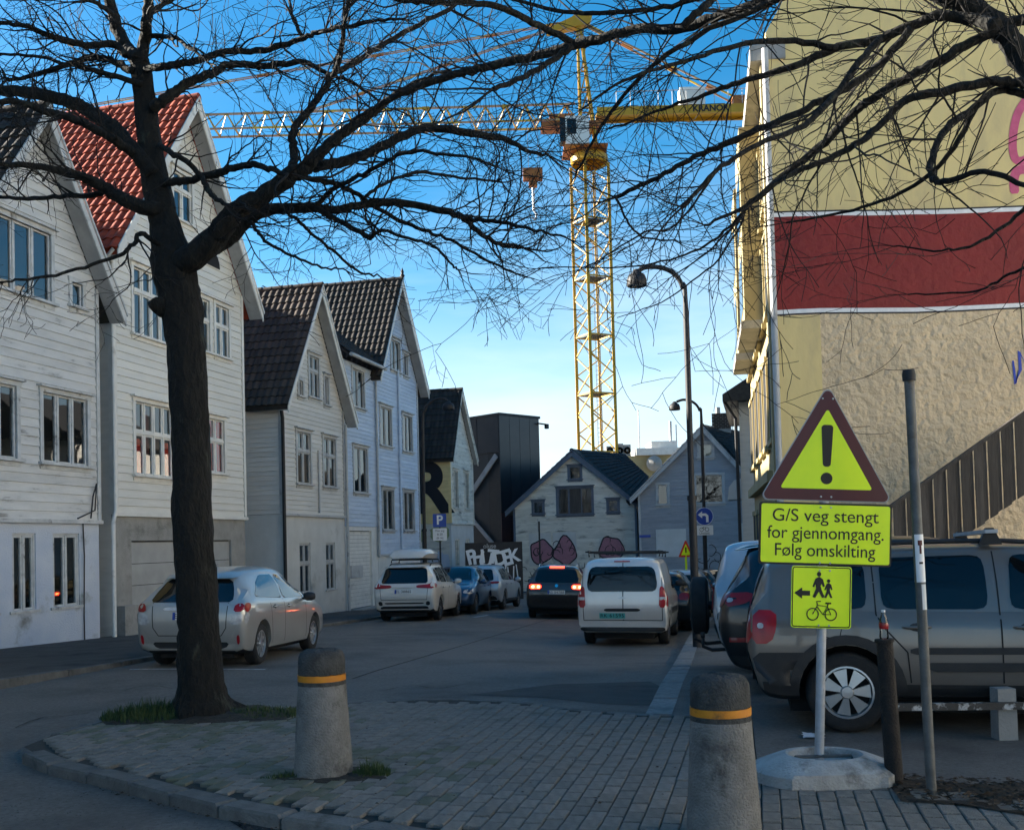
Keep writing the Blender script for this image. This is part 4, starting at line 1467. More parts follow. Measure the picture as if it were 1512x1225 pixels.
# --- house between the rendered building and the grey gable house
q0 = at(1094, 700, 37)
rh = empty('wooden_house', (q0.x, 37, 0), math.atan2(-D.x, D.y) )
tag(rh, 'narrow white house with dark overhanging eaves beyond the rendered building', 'house', 'wooden houses along the street')
mb = MB(); mb.box(0, 4, 0, 8, -1.2, 6.6); wl6 = mb.build('wall', 'grey_wood', rh)
mb = MB(); mb.prism([(-.55, 6.5), (4.5, 6.5), (4.5, 7.0), (2.5, 8.6), (-.55, 6.75)], -.5, 8.3, 'y'); mb.build('roof', 'slate', rh, fix=True)
mb = MB()
pts = [(0, 3.0), (0, 3.75), (-.25, 3.7), (-.45, 3.45), (-.5, 3.0)]
mb.prism(pts, .3, 1.7, 'y'); mb.build('awning', 'plaster_white', rh, fix=True)
mb = MB(); mb.tube([(-.5, -.3, 6.5), (-.12, -.1, 5.9), (-.1, -.1, 2.5), (-.1, -.1, -1)], .06, 6); mb.build('downpipe', 'black_metal', rh)
window(rh, .8, 1.8, 4.2, 5.9, 2, trim='trim')

# --- stair fence in front of the rendered wall
fa, fe = at(1318, 748, 20.0), at(1560, 574, 20.0)
fn = empty('wooden_fence', (fa.x, 20.0, walk_z(fa.x, 20)), 0)
tag(fn, 'weathered dark board fence climbing along the rendered wall', 'fence')
nb_ = int((fe.x - fa.x) / .135)
random.seed(4)
for k in range(nb_):
    x = k * .135
    zt_ = fa.z - walk_z(fa.x, 20) + (fe.z - fa.z) * x / (fe.x - fa.x)
    off = .0 if k % 2 else .03
    mb = MB()
    sl_ = (fe.z - fa.z) / (fe.x - fa.x) * .128
    zb_ = max(-.3, zt_ - 1.55)
    slb = sl_ if zb_ > -.3 else 0
    wd_ = .118 if k % 2 else .15
    off = off * 1.4 + random.uniform(-.006, .006)
    mb.hexa([(x, -off, zb_), (x + wd_, -off, zb_ + slb), (x + wd_, -off + .025, zb_ + slb), (x, -off + .025, zb_), (x, -off, zt_), (x + wd_, -off, zt_ + sl_), (x + wd_, -off + .025, zt_ + sl_), (x, -off + .025, zt_)])
    mb.build('plank', 'fence_wood', fn)
mb = MB(); L_ = fe.x - fa.x
mb.bar((-.05, -.0, fa.z - walk_z(fa.x, 20) + .0), (L_, -.0, fe.z - walk_z(fa.x, 20) + .0), .14, .06); mb.build('cap_rail', 'fence_wood', fn)
mb = MB()
mb.lathe([(1.55, 0), (1.5, .45), (1.2, .95), (.7, 1.3), (.0, 1.45)], 22, (0, 0, 0))
rk_o = mb.build('rock', 'concrete', None, smooth=True)
for v in rk_o.data.vertices:
    v.co.x *= 1 + .15 * math.sin(v.co.z * 5 + v.co.y * 3)
    v.co.z *= 1 + .12 * math.sin(v.co.x * 4)
q = at(1495, 800, 17.5)
rk_o.location = (q.x, q.y, walk_z(q.x, q.y) - .05)
tag(rk_o, 'large rounded rock at the foot of the board fence', 'rock')

# ============================================================ TOWER CRANE
cr = empty('tower_crane', (at(862, 600, 73).x + .9, 73.0, -1.1), 0)
tag(cr, 'yellow lattice tower crane standing behind the street with its jib pointing left', 'crane')
ms = empty('x'); bpy.data.objects.remove(ms)
W = 1.95
HH = 4.14
ra = R(27)


def rot(x, y):
    return x * math.cos(ra) - y * math.sin(ra), x * math.sin(ra) + y * math.cos(ra)


def mast_section():
    c4 = [rot(a * W / 2, b * W / 2) for a, b in ((-1, -1), (1, -1), (1, 1), (-1, 1))]
    br = MB()
    for i in range(4):
        (xa, ya), (xb, yb) = c4[i], c4[(i + 1) % 4]
        br.bar((xa, ya, .05), (xb, yb, .05), .1)
        zz = [.1, .1 + (HH - .1) / 3, .1 + 2 * (HH - .1) / 3, HH]
        for k in range(3):
            if k % 2:
                br.bar((xb, yb, zz[k]), (xa, ya, zz[k + 1]), .075)
            else:
                br.bar((xa, ya, zz[k]), (xb, yb, zz[k + 1]), .075)
    s = br.build('mast_section', 'crane_yellow', cr)
    for x, y in c4:
        l = MB(); l.box(x - .1, x + .1, y - .1, y + .1, 0, HH); l.build('leg', 'crane_yellow', s)
    p = MB(); x, y = rot(0, 0)
    p.prism([rot(-.7, -.7), rot(.7, -.7), rot(.7, .7), rot(-.7, .7)], .02, .05, 'z'); p.build('platform', 'black_metal', s, fix=True)
    ld = MB()
    lx, ly = rot(.25, .3); lx2, ly2 = rot(.6, .3)
    ld.bar((lx, ly, 0), (lx, ly, HH), .04); ld.bar((lx2, ly2, 0), (lx2, ly2, HH), .04)
    for k in range(12):
        ld.bar((lx, ly, .2 + k * .33), (lx2, ly2, .2 + k * .33), .03)
    ld.build('ladder', 'steel', s)
    return s


sec = mast_section()
zs = 0.6
first = True
while zs < 29.0:
    s = sec if first else copy_tree(sec, cr)
    first = False
    s.location = (0, 0, zs)
    zs += HH + .02
TOPM = zs
mb = MB(); mb.lathe([(1.25, 0), (1.35, .1), (1.35, .55), (1.15, .65), (1.15, 1.0), (0, 1.0)], 20, (0, 0, TOPM)); mb.build('slewing_ring', 'crane_yellow', cr, smooth=40)
JY = TOPM + 3.6
# tower top
tt = MB()
for sx in (-.55, .55):
    for sy in (-.6, .6):
        tt.bar((sx, sy, TOPM + 1), (-.5 + sx * .15, sy * .3, TOPM + 10.3), .16)
for k in range(6):
    z0 = TOPM + 1 + k * 1.5
    f0, f1 = 1 - k * .13, 1 - (k + 1) * .13
    for sy in (-.6, .6):
        tt.bar((-.5 * f0 - .25 * (1 - f0), sy * f0, z0), (.55 * f1 - .25, sy * f1, z0 + 1.5), .07)
        tt.bar((-.55 * f0 - .2 * (1 - f0), sy * f0, z0), (.5 * f0 - .3 * (1 - f0), sy * f0, z0), .07)
tt.build('tower_head', 'crane_yellow', cr)
mb = MB(); mb.prism([(-1.2, TOPM + 9.9), (.3, TOPM + 10.2), (.5, TOPM + 10.8), (-.4, TOPM + 11.2), (-1.0, TOPM + 10.7), (-2.8, TOPM + 9.9), (-2.8, TOPM + 9.65)], -.35, .35, 'y'); mb.build('pulley_head', 'crane_yellow', cr, fix=True)
# jib to the left
JL = 46.0
jt = MB(); jc = MB()
h_, wj = 1.45, .75
nbay = 32
bl_ = JL / nbay
for sy in (-wj, wj):
    jc.bar((-.9, sy, JY - .55), (-JL, sy, JY - .55), .12)
jc.bar((-.9, 0, JY - .55 + h_), (-JL + 1, 0, JY - .55 + h_ - .15), .13)
for k in range(nbay):
    xa, xm, xb = -.9 - k * bl_, -.9 - (k + .5) * bl_, -.9 - (k + 1) * bl_
    for sy in (-wj, wj):
        jt.bar((xa, sy, JY - .5), (xm, 0, JY - .6 + h_), .065)
        jt.bar((xm, 0, JY - .6 + h_), (xb, sy, JY - .5), .065)
    jt.bar((xa, -wj, JY - .55), (xa, wj, JY - .55), .06)
jib = jc.build('jib', 'crane_jib', cr)
jt.build('lattice', 'crane_yellow', jib)
for k in range(3, nbay, 4):
    mb = MB(); mb.box(-.9 - (k + .5) * bl_ - .25, -.9 - (k + .5) * bl_ + .25, -.09, .09, JY - .7 + h_, JY - .5 + h_); mb.build('joint', 'crane_yellow', jib)
mb = MB(); mb.box(-3.4, .9, -.7, .7, JY - 1.0, JY - .62); mb.box(-2.8, -1.0, -.5, .5, JY - .6, JY + .0); mb.build('trolley', 'crane_rust', cr)
# counter jib
mb = MB(); mb.box(.6, 12.2, -.75, -.6, JY - .32, JY + .3); mb.box(.6, 12.2, .6, .75, JY - .32, JY + .3); mb.box(.6, 12.2, -.6, .6, JY - .1, JY); cj = mb.build('counter_jib', 'crane_yellow', cr)
mb = MB(); mb.box(10.4, 12.0, -.55, .55, JY + .36, JY + 1.0); mb.build('winch', 'crane_rust', cj)
mb = MB(); mb.box(6.6, 8.4, -.5, .5, JY + .37, JY + 1.7); mb.build('winch_box', 'crane_white', cj)
mb = MB(); mb.tube([(2, -.7, JY + 1.4), (12, -.7, JY + 1.4)], .03, 5)
for k in range(11):
    mb.tube([(2 + k, -.7, JY + .35), (2 + k, -.7, JY + 1.4)], .025, 5)
mb.build('railing', 'grey_trim', cj)
mb = MB(); mb.box(12.21, 14.0, -.9, .9, JY - 2.4, JY + .5); mb.build('counterweight', 'concrete', cr)
text_mesh('lettering', 'KRANOR', .62, 'sign_black', cr, Matrix.Translation((8.7, -.765, JY - .01)) @ Matrix.Rotation(R(90), 4, 'X'), bold=.02, ext=.004)
# tie bars
tb = MB()
ap = Vector((-.6, 0, TOPM + 10.6))
for q in ((-20, 0, JY + .9), (-42, 0, JY + .8)):
    for sy in (-.12, .12):
        tb.tube([ap + Vector((0, sy, 0)), Vector(q) + Vector((0, sy, 0))], .045, 5)
for sy in (-.5, .5):
    tb.tube([ap + Vector((0, sy * .3, 0)), Vector((11.4, sy, JY + .4))], .075, 5)
tb.build('tie_bar', 'crane_jib', cr)
for q, tt_ in (((-20, 0, JY + .9), (.2, .5, .8)), ((-42, 0, JY + .8), (.15, .35, .55, .75)), ((11.4, 0, JY + .4), (.3, .55, .8))):
    for t in tt_:
        p = ap.lerp(Vector(q), t); d_ = (Vector(q) - ap).normalized() * .45
        mb = MB(); mb.bar(p - d_, p + d_, .2, .16); mb.build('tie_joint', 'crane_rust', cr)
# cab
mb = MB(); mb.box(-1.75, -.1, -1.75, -.75, TOPM + .9, TOPM + 2.9); cab = mb.build('cab', 'crane_white', cr)
mb = MB(); mb.box(-2.15, -1.752, -1.72, -.78, TOPM + 1.1, TOPM + 2.8); mb.build('cab_glass', 'car_glass', cab)
mb = MB(); mb.box(-1.65, -1.0, -1.757, -1.751, TOPM + 1.6, TOPM + 2.7); mb.build('side_window', 'car_glass', cab)
mb = MB(); mb.box(-1.9, 1.2, -1.9, 1.0, TOPM + .75, TOPM + .85); mb.build('cab_platform', 'crane_rust', cr)
# hook block
hk = Vector((-3.9, -.3, JY - .9))
mb = MB(); mb.box(hk.x - .9, hk.x + .5, -.5, .3, TOPM - 1.0, TOPM - .25); mb.box(hk.x - .5, hk.x + .1, -.4, .2, TOPM - 1.5, TOPM - 1.0); mb.build('hook_block', 'crane_rust', cr)
mb = MB()
for dx in (-.5, .2):
    mb.tube([(hk.x + dx, -.1, TOPM - .3), (hk.x + dx, -.1, JY - .6)], .025, 4)
mb.build('rope', 'steel', cr)
mb = MB()
mb.tube([(hk.x - .2, -.1, TOPM - 1.4), (hk.x - .2, -.1, TOPM - 3.2), (hk.x, -.1, TOPM - 3.5), (hk.x - .1, -.1, TOPM - 3.9), (hk.x - .35, -.1, TOPM - 3.7)], .09, 6)
mb.build('hook', 'steel', cr)

# ============================================================ TREES (bare winter crowns)
def limb_pts(tr, Y0, Y1, r_scale):
    """traced limb: (px, py, r_px) -> world points; depth runs from Y0 to Y1 along the limb with a soft wander"""
    out = []
    n = len(tr)
    ph = random.uniform(0, 6)
    for i, q in enumerate(tr):
        t = i / max(1, n - 1)
        Y = Y0 + (Y1 - Y0) * t + .12 * math.sin(t * 5 + ph) * (t > 0)
        p = at(q[0], q[1], Y)
        out.append((p.x, p.y, p.z, q[2] * Y / 1514 * r_scale))
    return out


def grow(mb, p, d, L, r, level, rng, up=.25, droop=0.0, kink=.35, child=None, seg=.09):
    """one twig and, recursively, its side twigs"""
    n = max(3, int(L / seg))
    st = L / n
    pts, rad, dirs = [p.copy()], [r], [d.copy()]
    for i in range(n):
        t = (i + 1) / n
        d = d + Vector((rng.gauss(0, kink), rng.gauss(0, kink), rng.gauss(0, kink) + up - droop)) * .33
        d.normalize()
        p = p + d * st
        pts.append(p.copy())
        rad.append(max(.0024, r * (1 - .7 * t)))
        dirs.append(d.copy())
    mb.tube(pts, rad, 5 if r > .008 else 4 if r > .0045 else 3, cap=False)
    if level > 0 and child:
        k = child(level, L, rng)
        for _ in range(k):
            i = rng.randint(1, n)
            a = dirs[i].cross(Vector((rng.gauss(0, 1), rng.gauss(0, 1), rng.gauss(0, 1))))
            if a.length < .1:
                continue
            a.normalize()
            ang_ = rng.uniform(.45, 1.15)
            nd = Matrix.Rotation(ang_, 3, a) @ dirs[i]
            grow(mb, pts[i], nd, L * rng.uniform(.3, .6), max(.0022, rad[i] * rng.uniform(.5, .8)), level - 1, rng, up, droop, kink, child, seg)


def make_tree(name, label, trunk, limbs, Ytrunk, r_scale, twig, seed, DENS=.85, wob=1.0, burl=()):
    rng = random.Random(seed)
    random.seed(seed)
    base = at(trunk[0][0], trunk[0][1], Ytrunk)
    root = empty(name, (base.x, base.y, 0))
    tag(root, label, 'tree', 'bare street trees')
    o = Vector((base.x, base.y, 0))
    pts = catmull(limb_pts(trunk, Ytrunk, Ytrunk, r_scale * .93), 6)
    mb = MB()
    P = [Vector(p[:3]) - o for p in pts]
    Rr = [p[3] for p in pts]
    mb.tube(P, Rr, 18, jit=.045)
    for i, v in enumerate(mb.v):
        ring_i, k = divmod(i, 18)
        if ring_i < len(P):
            c = P[ring_i]; f_ = 1 + .07 * math.sin(k * 1.05 + c.z * 1.7) * math.sin(c.z * 2.3 + k * .7) + .05 * math.sin(c.z * 9 + k * 2.1)
            f_ += max(0, .35 - c.z) * 1.1 * max(0, math.sin(k * math.pi * 2 / 18 * 5 + 1)) if c.z < .35 else 0
            mb.v[i] = (c.x + (v[0] - c.x) * f_, c.y + (v[1] - c.y) * f_, v[2])
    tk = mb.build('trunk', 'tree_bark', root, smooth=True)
    if burl:
        for tr_ in burl:
            q_ = [Vector(p[:3]) - o for p in limb_pts(tr_, Ytrunk, Ytrunk - .12, r_scale)]
            bm_ = MB(); bm_.tube(q_, [p[2] * Ytrunk / 1514 for p in tr_], 10, jit=.08); bm_.build('burl', 'tree_bark', root, smooth=True)
    tw = MB()
    for (tr, dY, dens) in limbs:
        pts = catmull(limb_pts(tr, Ytrunk, Ytrunk + dY, r_scale * .82), 6)
        P = [Vector(p[:3]) - o for p in pts]
        for i in range(2, len(P)):
            P[i] = P[i] + Vector((rng.gauss(0, .012 * wob), rng.gauss(0, .02 * wob), rng.gauss(0, .012 * wob)))
        Rr = [p[3] for p in pts]
        mb = MB()
        mb.tube(P, Rr, 9, jit=.06)
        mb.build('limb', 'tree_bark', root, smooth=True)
        tot = sum((b - a).length for a, b in zip(P[:-1], P[1:]))
        cnt = int(tot * dens * DENS)
        for k in range(cnt):
            i = rng.randint(max(1, int(len(P) * .12)), len(P) - 1)
            d0 = (P[i] - P[i - 1]).normalized()
            ax_ = d0.cross(Vector((rng.gauss(0, 1), rng.gauss(0, 1), rng.gauss(0, 1))))
            if ax_.length < .1:
                continue
            nd = Matrix.Rotation(rng.uniform(.4, 1.2), 3, ax_.normalized()) @ d0
            twig(tw, P[i], nd, min(Rr[i] * .55, .013), rng)
        # leader at the tip
        d0 = (P[-1] - P[-2]).normalized()
        for k in range(3):
            twig(tw, P[-1], (d0 + Vector((rng.gauss(0, .3), rng.gauss(0, .3), rng.gauss(0, .3)))).normalized(), max(.004, Rr[-1] * .8), rng)
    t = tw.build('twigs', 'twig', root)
    t['kind'] = 'stuff'
    return root


def twig_a(mb, p, d, r, rng):
    L = rng.choice([.25, .4, .55, .8, 1.1]) * rng.uniform(.8, 1.2)
    grow(mb, p, d, L, max(.0035, r * .8), 2, rng, up=.10, kink=.52, child=lambda lv, L, g: int(L * (4 if lv == 2 else 6)) + g.randint(0, 1), seg=.06)


def twig_b(mb, p, d, r, rng):
    L = rng.choice([.35, .5, .7, 1.0, 1.4]) * rng.uniform(.8, 1.2)
    grow(mb, p, d, L, max(.0038, r * .65), 2, rng, up=.03, kink=.30, child=lambda lv, L, g: int(L * (3.2 if lv == 2 else 4)) + g.randint(0, 1), seg=.07)


trunk1 = [(300, 1066, 62), (299, 1052, 48), (298, 1020, 38), (295, 950, 34), (292, 880, 33), (287, 800, 32), (283, 700, 31), (280, 600, 30), (275, 520, 31), (266, 450, 33), (257, 400, 35), (246, 345, 26),
          (233, 290, 23), (223, 230, 20), (216, 170, 18), (209, 110, 17), (205, 85, 15)]
limbs1 = [
    ([(205, 88, 14), (192, 76, 13), (178, 55, 12), (168, 25, 11), (160, -10, 10), (152, -60, 8), (140, -120, 6)], .3, 8),
    ([(208, 88, 11), (214, 60, 11), (217, 30, 10), (221, -20, 9), (226, -90, 7)], -.2, 8),
    ([(226, 258, 15), (200, 225, 15), (171, 192, 14), (137, 168, 13), (103, 150, 12), (45, 137, 11), (0, 133, 10), (-60, 120, 8)], .9, 10),
    ([(200, 228, 9), (165, 205, 9), (120, 180, 8), (70, 165, 7), (20, 150, 6), (-40, 150, 5)], -.9, 10),
    ([(236, 310, 14), (207, 305, 14), (165, 284, 12), (137, 267, 10), (103, 256, 8), (51, 244, 6), (0, 242, 5), (-40, 240, 3)], -.8, 10),
    ([(154, 283, 6), (130, 289, 5), (103, 289, 4.5), (50, 293, 4), (0, 291, 3)], .6, 8),
    ([(186, 82, 7), (168, 65, 7), (137, 68, 6), (103, 62, 6), (69, 52, 5), (38, 39, 4.5), (0, 34, 4), (-40, 30, 3)], -.7, 12),
    ([(196, 105, 7), (170, 92, 6), (147, 86, 6), (103, 94, 5), (45, 113, 4), (10, 118, 3)], .9, 12),
    ([(210, 125, 6), (170, 112, 5), (120, 100, 4), (60, 85, 3), (0, 80, 2.5)], .4, 12),
    ([(240, 366, 6), (222, 352, 5), (206, 346, 4.5), (192, 367, 4), (165, 381, 3.5), (103, 401, 3), (40, 412, 2.5), (0, 417, 2)], -.8, 8),
    ([(262, 392, 26), (290, 377, 25), (324, 342, 22), (350, 310, 19), (386, 290, 17), (428, 261, 16), (449, 248, 14), (470, 228, 11), (501, 201, 10), (530, 180, 9), (560, 159, 8), (600, 130, 5), (645, 108, 3)], -.5, 8),
    ([(450, 248, 11), (475, 244, 10), (501, 240, 10), (530, 232, 9.5), (560, 219, 9), (598, 198, 8), (637, 189, 7.5), (703, 198, 7), (750, 207, 5.5), (781, 224, 3.5), (810, 230, 2.5)], .6, 10),
    ([(432, 255, 8), (434, 225, 8), (432, 198, 7.5), (449, 172, 7), (467, 149, 6.5), (491, 112, 6), (525, 92, 5.5), (556, 72, 5), (609, 42, 4.5), (673, 6, 4), (720, -30, 3)], .9, 10),
    ([(491, 114, 5), (500, 90, 5), (506, 55, 4.5), (510, 25, 4), (516, -10, 4), (520, -60, 3)], -.6, 12),
    ([(240, 270, 8), (262, 267, 7.5), (279, 266, 7), (318, 256, 7), (344, 248, 6.5), (373, 243, 6), (400, 250, 5.5), (424, 258, 5)], -.4, 8),
    ([(312, 368, 15), (330, 358, 14), (344, 348, 13), (371, 321, 11.5), (410, 308, 10.5), (465, 307, 9.5), (488, 311, 8), (525, 304, 7.5), (560, 299, 7.5), (603, 300, 7), (664, 314, 6.5), (690, 326, 5.5), (713, 347, 4.5), (742, 362, 4), (771, 365, 3)], .8, 10),
    ([(685, 322, 4.5), (720, 326, 4), (755, 331, 3.5), (800, 342, 2.5), (836, 350, 2)], -.4, 12),
    ([(468, 308, 6), (485, 318, 5.5), (501, 326, 5), (525, 339, 5), (546, 350, 5), (555, 344, 3.5), (572, 341, 3.2), (603, 352, 3), (640, 363, 2.6), (666, 389, 2.2), (677, 399, 1.6)], -.7, 9),
    ([(441, 258, 5.5), (465, 266, 5), (491, 271, 5), (522, 284, 4.5), (572, 316, 4), (624, 339, 3.5), (666, 355, 3), (718, 384, 2.5), (768, 405, 1.8)], .5, 10),
    ([(467, 305, 5), (480, 290, 4.5), (496, 277, 4.5), (530, 260, 4), (560, 245, 4), (600, 225, 3.5), (655, 228, 3), (713, 236, 2.5)], -.9, 9),
    ([(540, 290, 3.5), (570, 270, 3), (620, 255, 3), (680, 262, 2.5), (740, 268, 2)], .9, 12),
    ([(423, 313, 3.5), (445, 330, 3.2), (462, 347, 3), (496, 373, 2.7), (527, 400, 2.3), (560, 407, 1.6)], .5, 9),
    ([(371, 328, 3.5), (383, 345, 3.2), (397, 360, 3), (436, 379, 2.6), (475, 394, 2), (509, 398, 1.5)], -.6, 10),
    ([(226, 160, 11), (245, 146, 10), (267, 130, 9), (300, 112, 8), (316, 107, 7.5), (334, 96, 7), (365, 96, 6.5), (399, 97, 6), (449, 93, 5), (481, 108, 4), (520, 122, 3), (560, 150, 2)], .7, 10),
    ([(216, 102, 7), (240, 98, 7), (260, 96, 7), (300, 86, 6.5), (334, 77, 6), (388, 74, 5.5), (442, 59, 5), (474, 47, 4.5), (510, 40, 4), (560, 30, 3), (600, 28, 2)], -.6, 11),
    ([(236, 215, 6), (255, 228, 5.5), (274, 237, 5), (298, 262, 5), (310, 285, 5), (330, 300, 4)], -.5, 7),
    ([(216, 52, 5), (240, 54, 4.5), (261, 58, 4), (285, 75, 3), (310, 95, 2)], -.7, 12),
    ([(222, 20, 5), (245, 5, 4.5), (280, -15, 4), (330, -40, 3)], .6, 14),
    ([(449, 60, 4), (440, 40, 3.5), (430, 15, 3), (425, -20, 2.5)], .2, 14),
    ([(165, 20, 5), (140, 5, 4), (100, -10, 3)], -.6, 14),
]
make_tree('bare_tree', 'bare dark street tree with mossy trunk standing in the brick island', trunk1, limbs1, 10.35, .97, twig_a, 5, wob=.45, burl=[[(255, 455, 16), (240, 453, 15), (230, 450, 12), (224, 449, 6)], [(262, 395, 14), (286, 372, 9), (292, 362, 4)]])

# second tree: its trunk stands just outside the picture on the right
trunk2 = [(1815, 1190, 62), (1812, 1150, 52), (1805, 1000, 46), (1790, 800, 44), (1765, 600, 42), (1730, 420, 41), (1680, 280, 38), (1615, 180, 34), (1560, 125, 30)]
limbs2 = [
    ([(1565, 132, 28), (1512, 88, 24), (1481, 48, 22), (1440, 14, 21), (1395, -6, 19), (1330, -40, 16), (1250, -90, 12)], .6, 6),
    ([(1615, 120, 16), (1560, 55, 12), (1512, 30, 11), (1457, 52, 10), (1389, 88, 9.5), (1339, 115, 9), (1288, 146, 8.5), (1264, 163, 8.5), (1220, 210, 8), (1176, 244, 7), (1115, 295, 6), (1100, 306, 5)], 1.0, 9),
    ([(1620, 170, 14), (1560, 132, 11), (1512, 124, 10), (1457, 122, 9.5), (1389, 136, 9), (1339, 147, 8), (1305, 179, 7), (1271, 210, 6.5), (1213, 240, 6), (1159, 262, 5), (1100, 305, 4), (1040, 335, 2.5)], -.5, 9),
    ([(1540, 138, 8), (1512, 139, 8), (1474, 134, 7.5), (1430, 166, 7.5), (1400, 186, 7), (1382, 217, 7), (1374, 252, 7), (1380, 266, 6.5), (1400, 267, 6), (1454, 254, 5.5), (1512, 274, 5), (1560, 300, 4)], -.9, 7),
    ([(1470, 38, 14), (1440, 30, 11), (1389, 24, 10), (1339, 41, 9.5), (1295, 58, 9), (1237, 71, 8), (1169, 98, 7), (1091, 122, 5.5), (1040, 140, 4), (980, 160, 3), (900, 190, 2)], .8, 9),
    ([(1395, -6, 12), (1300, -35, 11), (1200, -25, 10), (1120, 5, 10), (1051, 27, 9.5), (1006, 42, 10), (945, 43, 9.5), (892, 56, 9.5), (847, 67, 10), (786, 83, 9), (720, 98, 8.5), (683, 108, 8), (620, 127, 7), (567, 152, 5), (520, 178, 3)], 1.6, 10),
    ([(1008, 40, 8), (1037, 12, 8), (1062, -10, 8), (1110, -60, 8)], .2, 7),
    ([(845, 68, 7), (810, 93, 6), (770, 115, 5.5), (728, 132, 5)], -.5, 8),
    ([(847, 64, 7), (800, 40, 6.5), (760, 20, 6.5), (704, 4, 6), (640, 4, 5.5), (588, 0, 5), (520, -20, 4)], -.8, 10),
    ([(1345, 42, 8), (1300, 95, 8), (1250, 130, 7.5), (1180, 165, 7), (1120, 192, 6.5), (1057, 219, 5.5), (1009, 240, 5), (954, 271, 4.5), (909, 291, 4)], .3, 9),
    ([(1300, 57, 7), (1270, 90, 7), (1200, 175, 6), (1120, 213, 5), (1057, 254, 4.5), (1009, 305, 4)], -.9, 9),
    ([(1237, 72, 7), (1160, 60, 6), (1080, 70, 5), (1000, 95, 4), (920, 120, 3), (860, 160, 2)], -.6, 10),
    ([(1200, -20, 7), (1100, 20, 6), (1000, 70, 5), (930, 130, 4), (880, 200, 3), (850, 260, 2)], .9, 9),
    ([(1060, -10, 6), (980, 10, 5), (900, 20, 4.5), (820, 15, 4), (740, -5, 3)], .5, 12),
    ([(1440, 160, 6), (1400, 230, 5), (1340, 280, 4), (1260, 310, 3), (1160, 330, 2)], .7, 4),
    ([(1540, 280, 5), (1500, 320, 4), (1440, 360, 3), (1380, 370, 2), (1320, 362, 1.5)], .6, 1.5),
    ([(1560, 380, 4), (1500, 400, 3), (1440, 430, 2.2), (1340, 435, 1.5)], .8, .6),
    ([(909, 291, 2.5), (925, 325, 2.2), (950, 350, 2), (1000, 355, 1.5)], .2, 4),
    ([(1057, 254, 2.5), (1000, 330, 2), (950, 345, 1.8), (890, 380, 1.5)], -.3, 4),
    ([(1115, 295, 3), (1060, 350, 2.5), (1000, 380, 2), (920, 395, 1.5), (800, 395, 1.2)], .4, 4),
]
make_tree('bare_tree', 'bare street tree whose limbs reach over the blank wall of the rendered building', trunk2, limbs2, 7.1, .92, twig_b, 11, .72, .35)

# earth, grass and dead leaves at the foot of the tree and bollard
def grass_patch(name, label, cx, cy, rx, ry, n, hmin, hmax, seed, z=0.0):
    rng = random.Random(seed)
    mb = MB()
    for i in range(n):
        a, q = rng.uniform(0, 2 * math.pi), math.sqrt(rng.random())
        x, y = cx + rx * q * math.cos(a), cy + ry * q * math.sin(a)
        h = rng.uniform(hmin, hmax) * rng.choice((.4, .7, 1, 1)) * (1.15 - .75 * q)
        w_ = rng.uniform(.003, .006)
        b = rng.uniform(0, 2 * math.pi)
        lx, ly = math.cos(b), math.sin(b)
        le = rng.uniform(.1, .6) * h
        p0, p1 = Vector((x, y, z)), Vector((x + lx * le * .4, y + ly * le * .4, z + h * .6))
        p2 = Vector((x + lx * le, y + ly * le, z + h))
        s_ = Vector((-ly, lx, 0)) * w_
        mb.add([p0 - s_, p0 + s_, p1 + s_ * .8, p1 - s_ * .8, p2], [(0, 1, 2, 3), (3, 2, 4)])
    o = mb.build(name, 'grass')
    tag(o, label, 'grass', kind='stuff')
    return o


def mound(name, label, cx, cy, rx, ry, h, mat='soil'):
    mb = MB()
    rings = [(1.0, 0.0), (.85, .45), (.55, .8), (.2, 1.0)]
    n = 28
    vs_ = []
    for q, hh in rings:
        for k in range(n):
            a = 2 * math.pi * k / n
            w_ = 1 + .12 * math.sin(3 * a + cx) + .08 * math.sin(7 * a)
            vs_.append((cx + rx * q * w_ * math.cos(a), cy + ry * q * w_ * math.sin(a), .0 + h * hh + random.uniform(-.008, .008)))
    fs = [(i * n + k, i * n + (k + 1) % n, (i + 1) * n + (k + 1) % n, (i + 1) * n + k) for i in range(3) for k in range(n)] + [tuple(3 * n + k for k in range(n))]
    mb.add(vs_, fs)
    o = mb.build(name, mat, smooth=True)
    tag(o, label, 'soil', kind='structure')


mound('tree_soil', 'mound of earth round the foot of the tree', TREE.x + .05, TREE.y - .05, 1.0, .55, .06)
grass_patch('grass', 'long green grass growing round the tree trunk', TREE.x - .45, TREE.y - .12, .52, .34, 2600, .06, .22, 1, .02)
grass_patch('grass', 'lower mossy grass on the bollard side of the tree', TREE.x + .6, TREE.y - .12, .55, .3, 2000, .03, .12, 2, .01)
mound('bollard_soil', 'thin earth collected round the foot of the bollard', BOL1.x + .1, BOL1.y - .06, .48, .26, .025)
grass_patch('grass', 'tuft of grass at the right of the bollard foot', BOL1.x + .36, BOL1.y - .08, .14, .1, 500, .05, .16, 3)
grass_patch('grass', 'sparse grass at the left of the bollard foot', BOL1.x - .22, BOL1.y - .1, .22, .08, 400, .02, .07, 4)


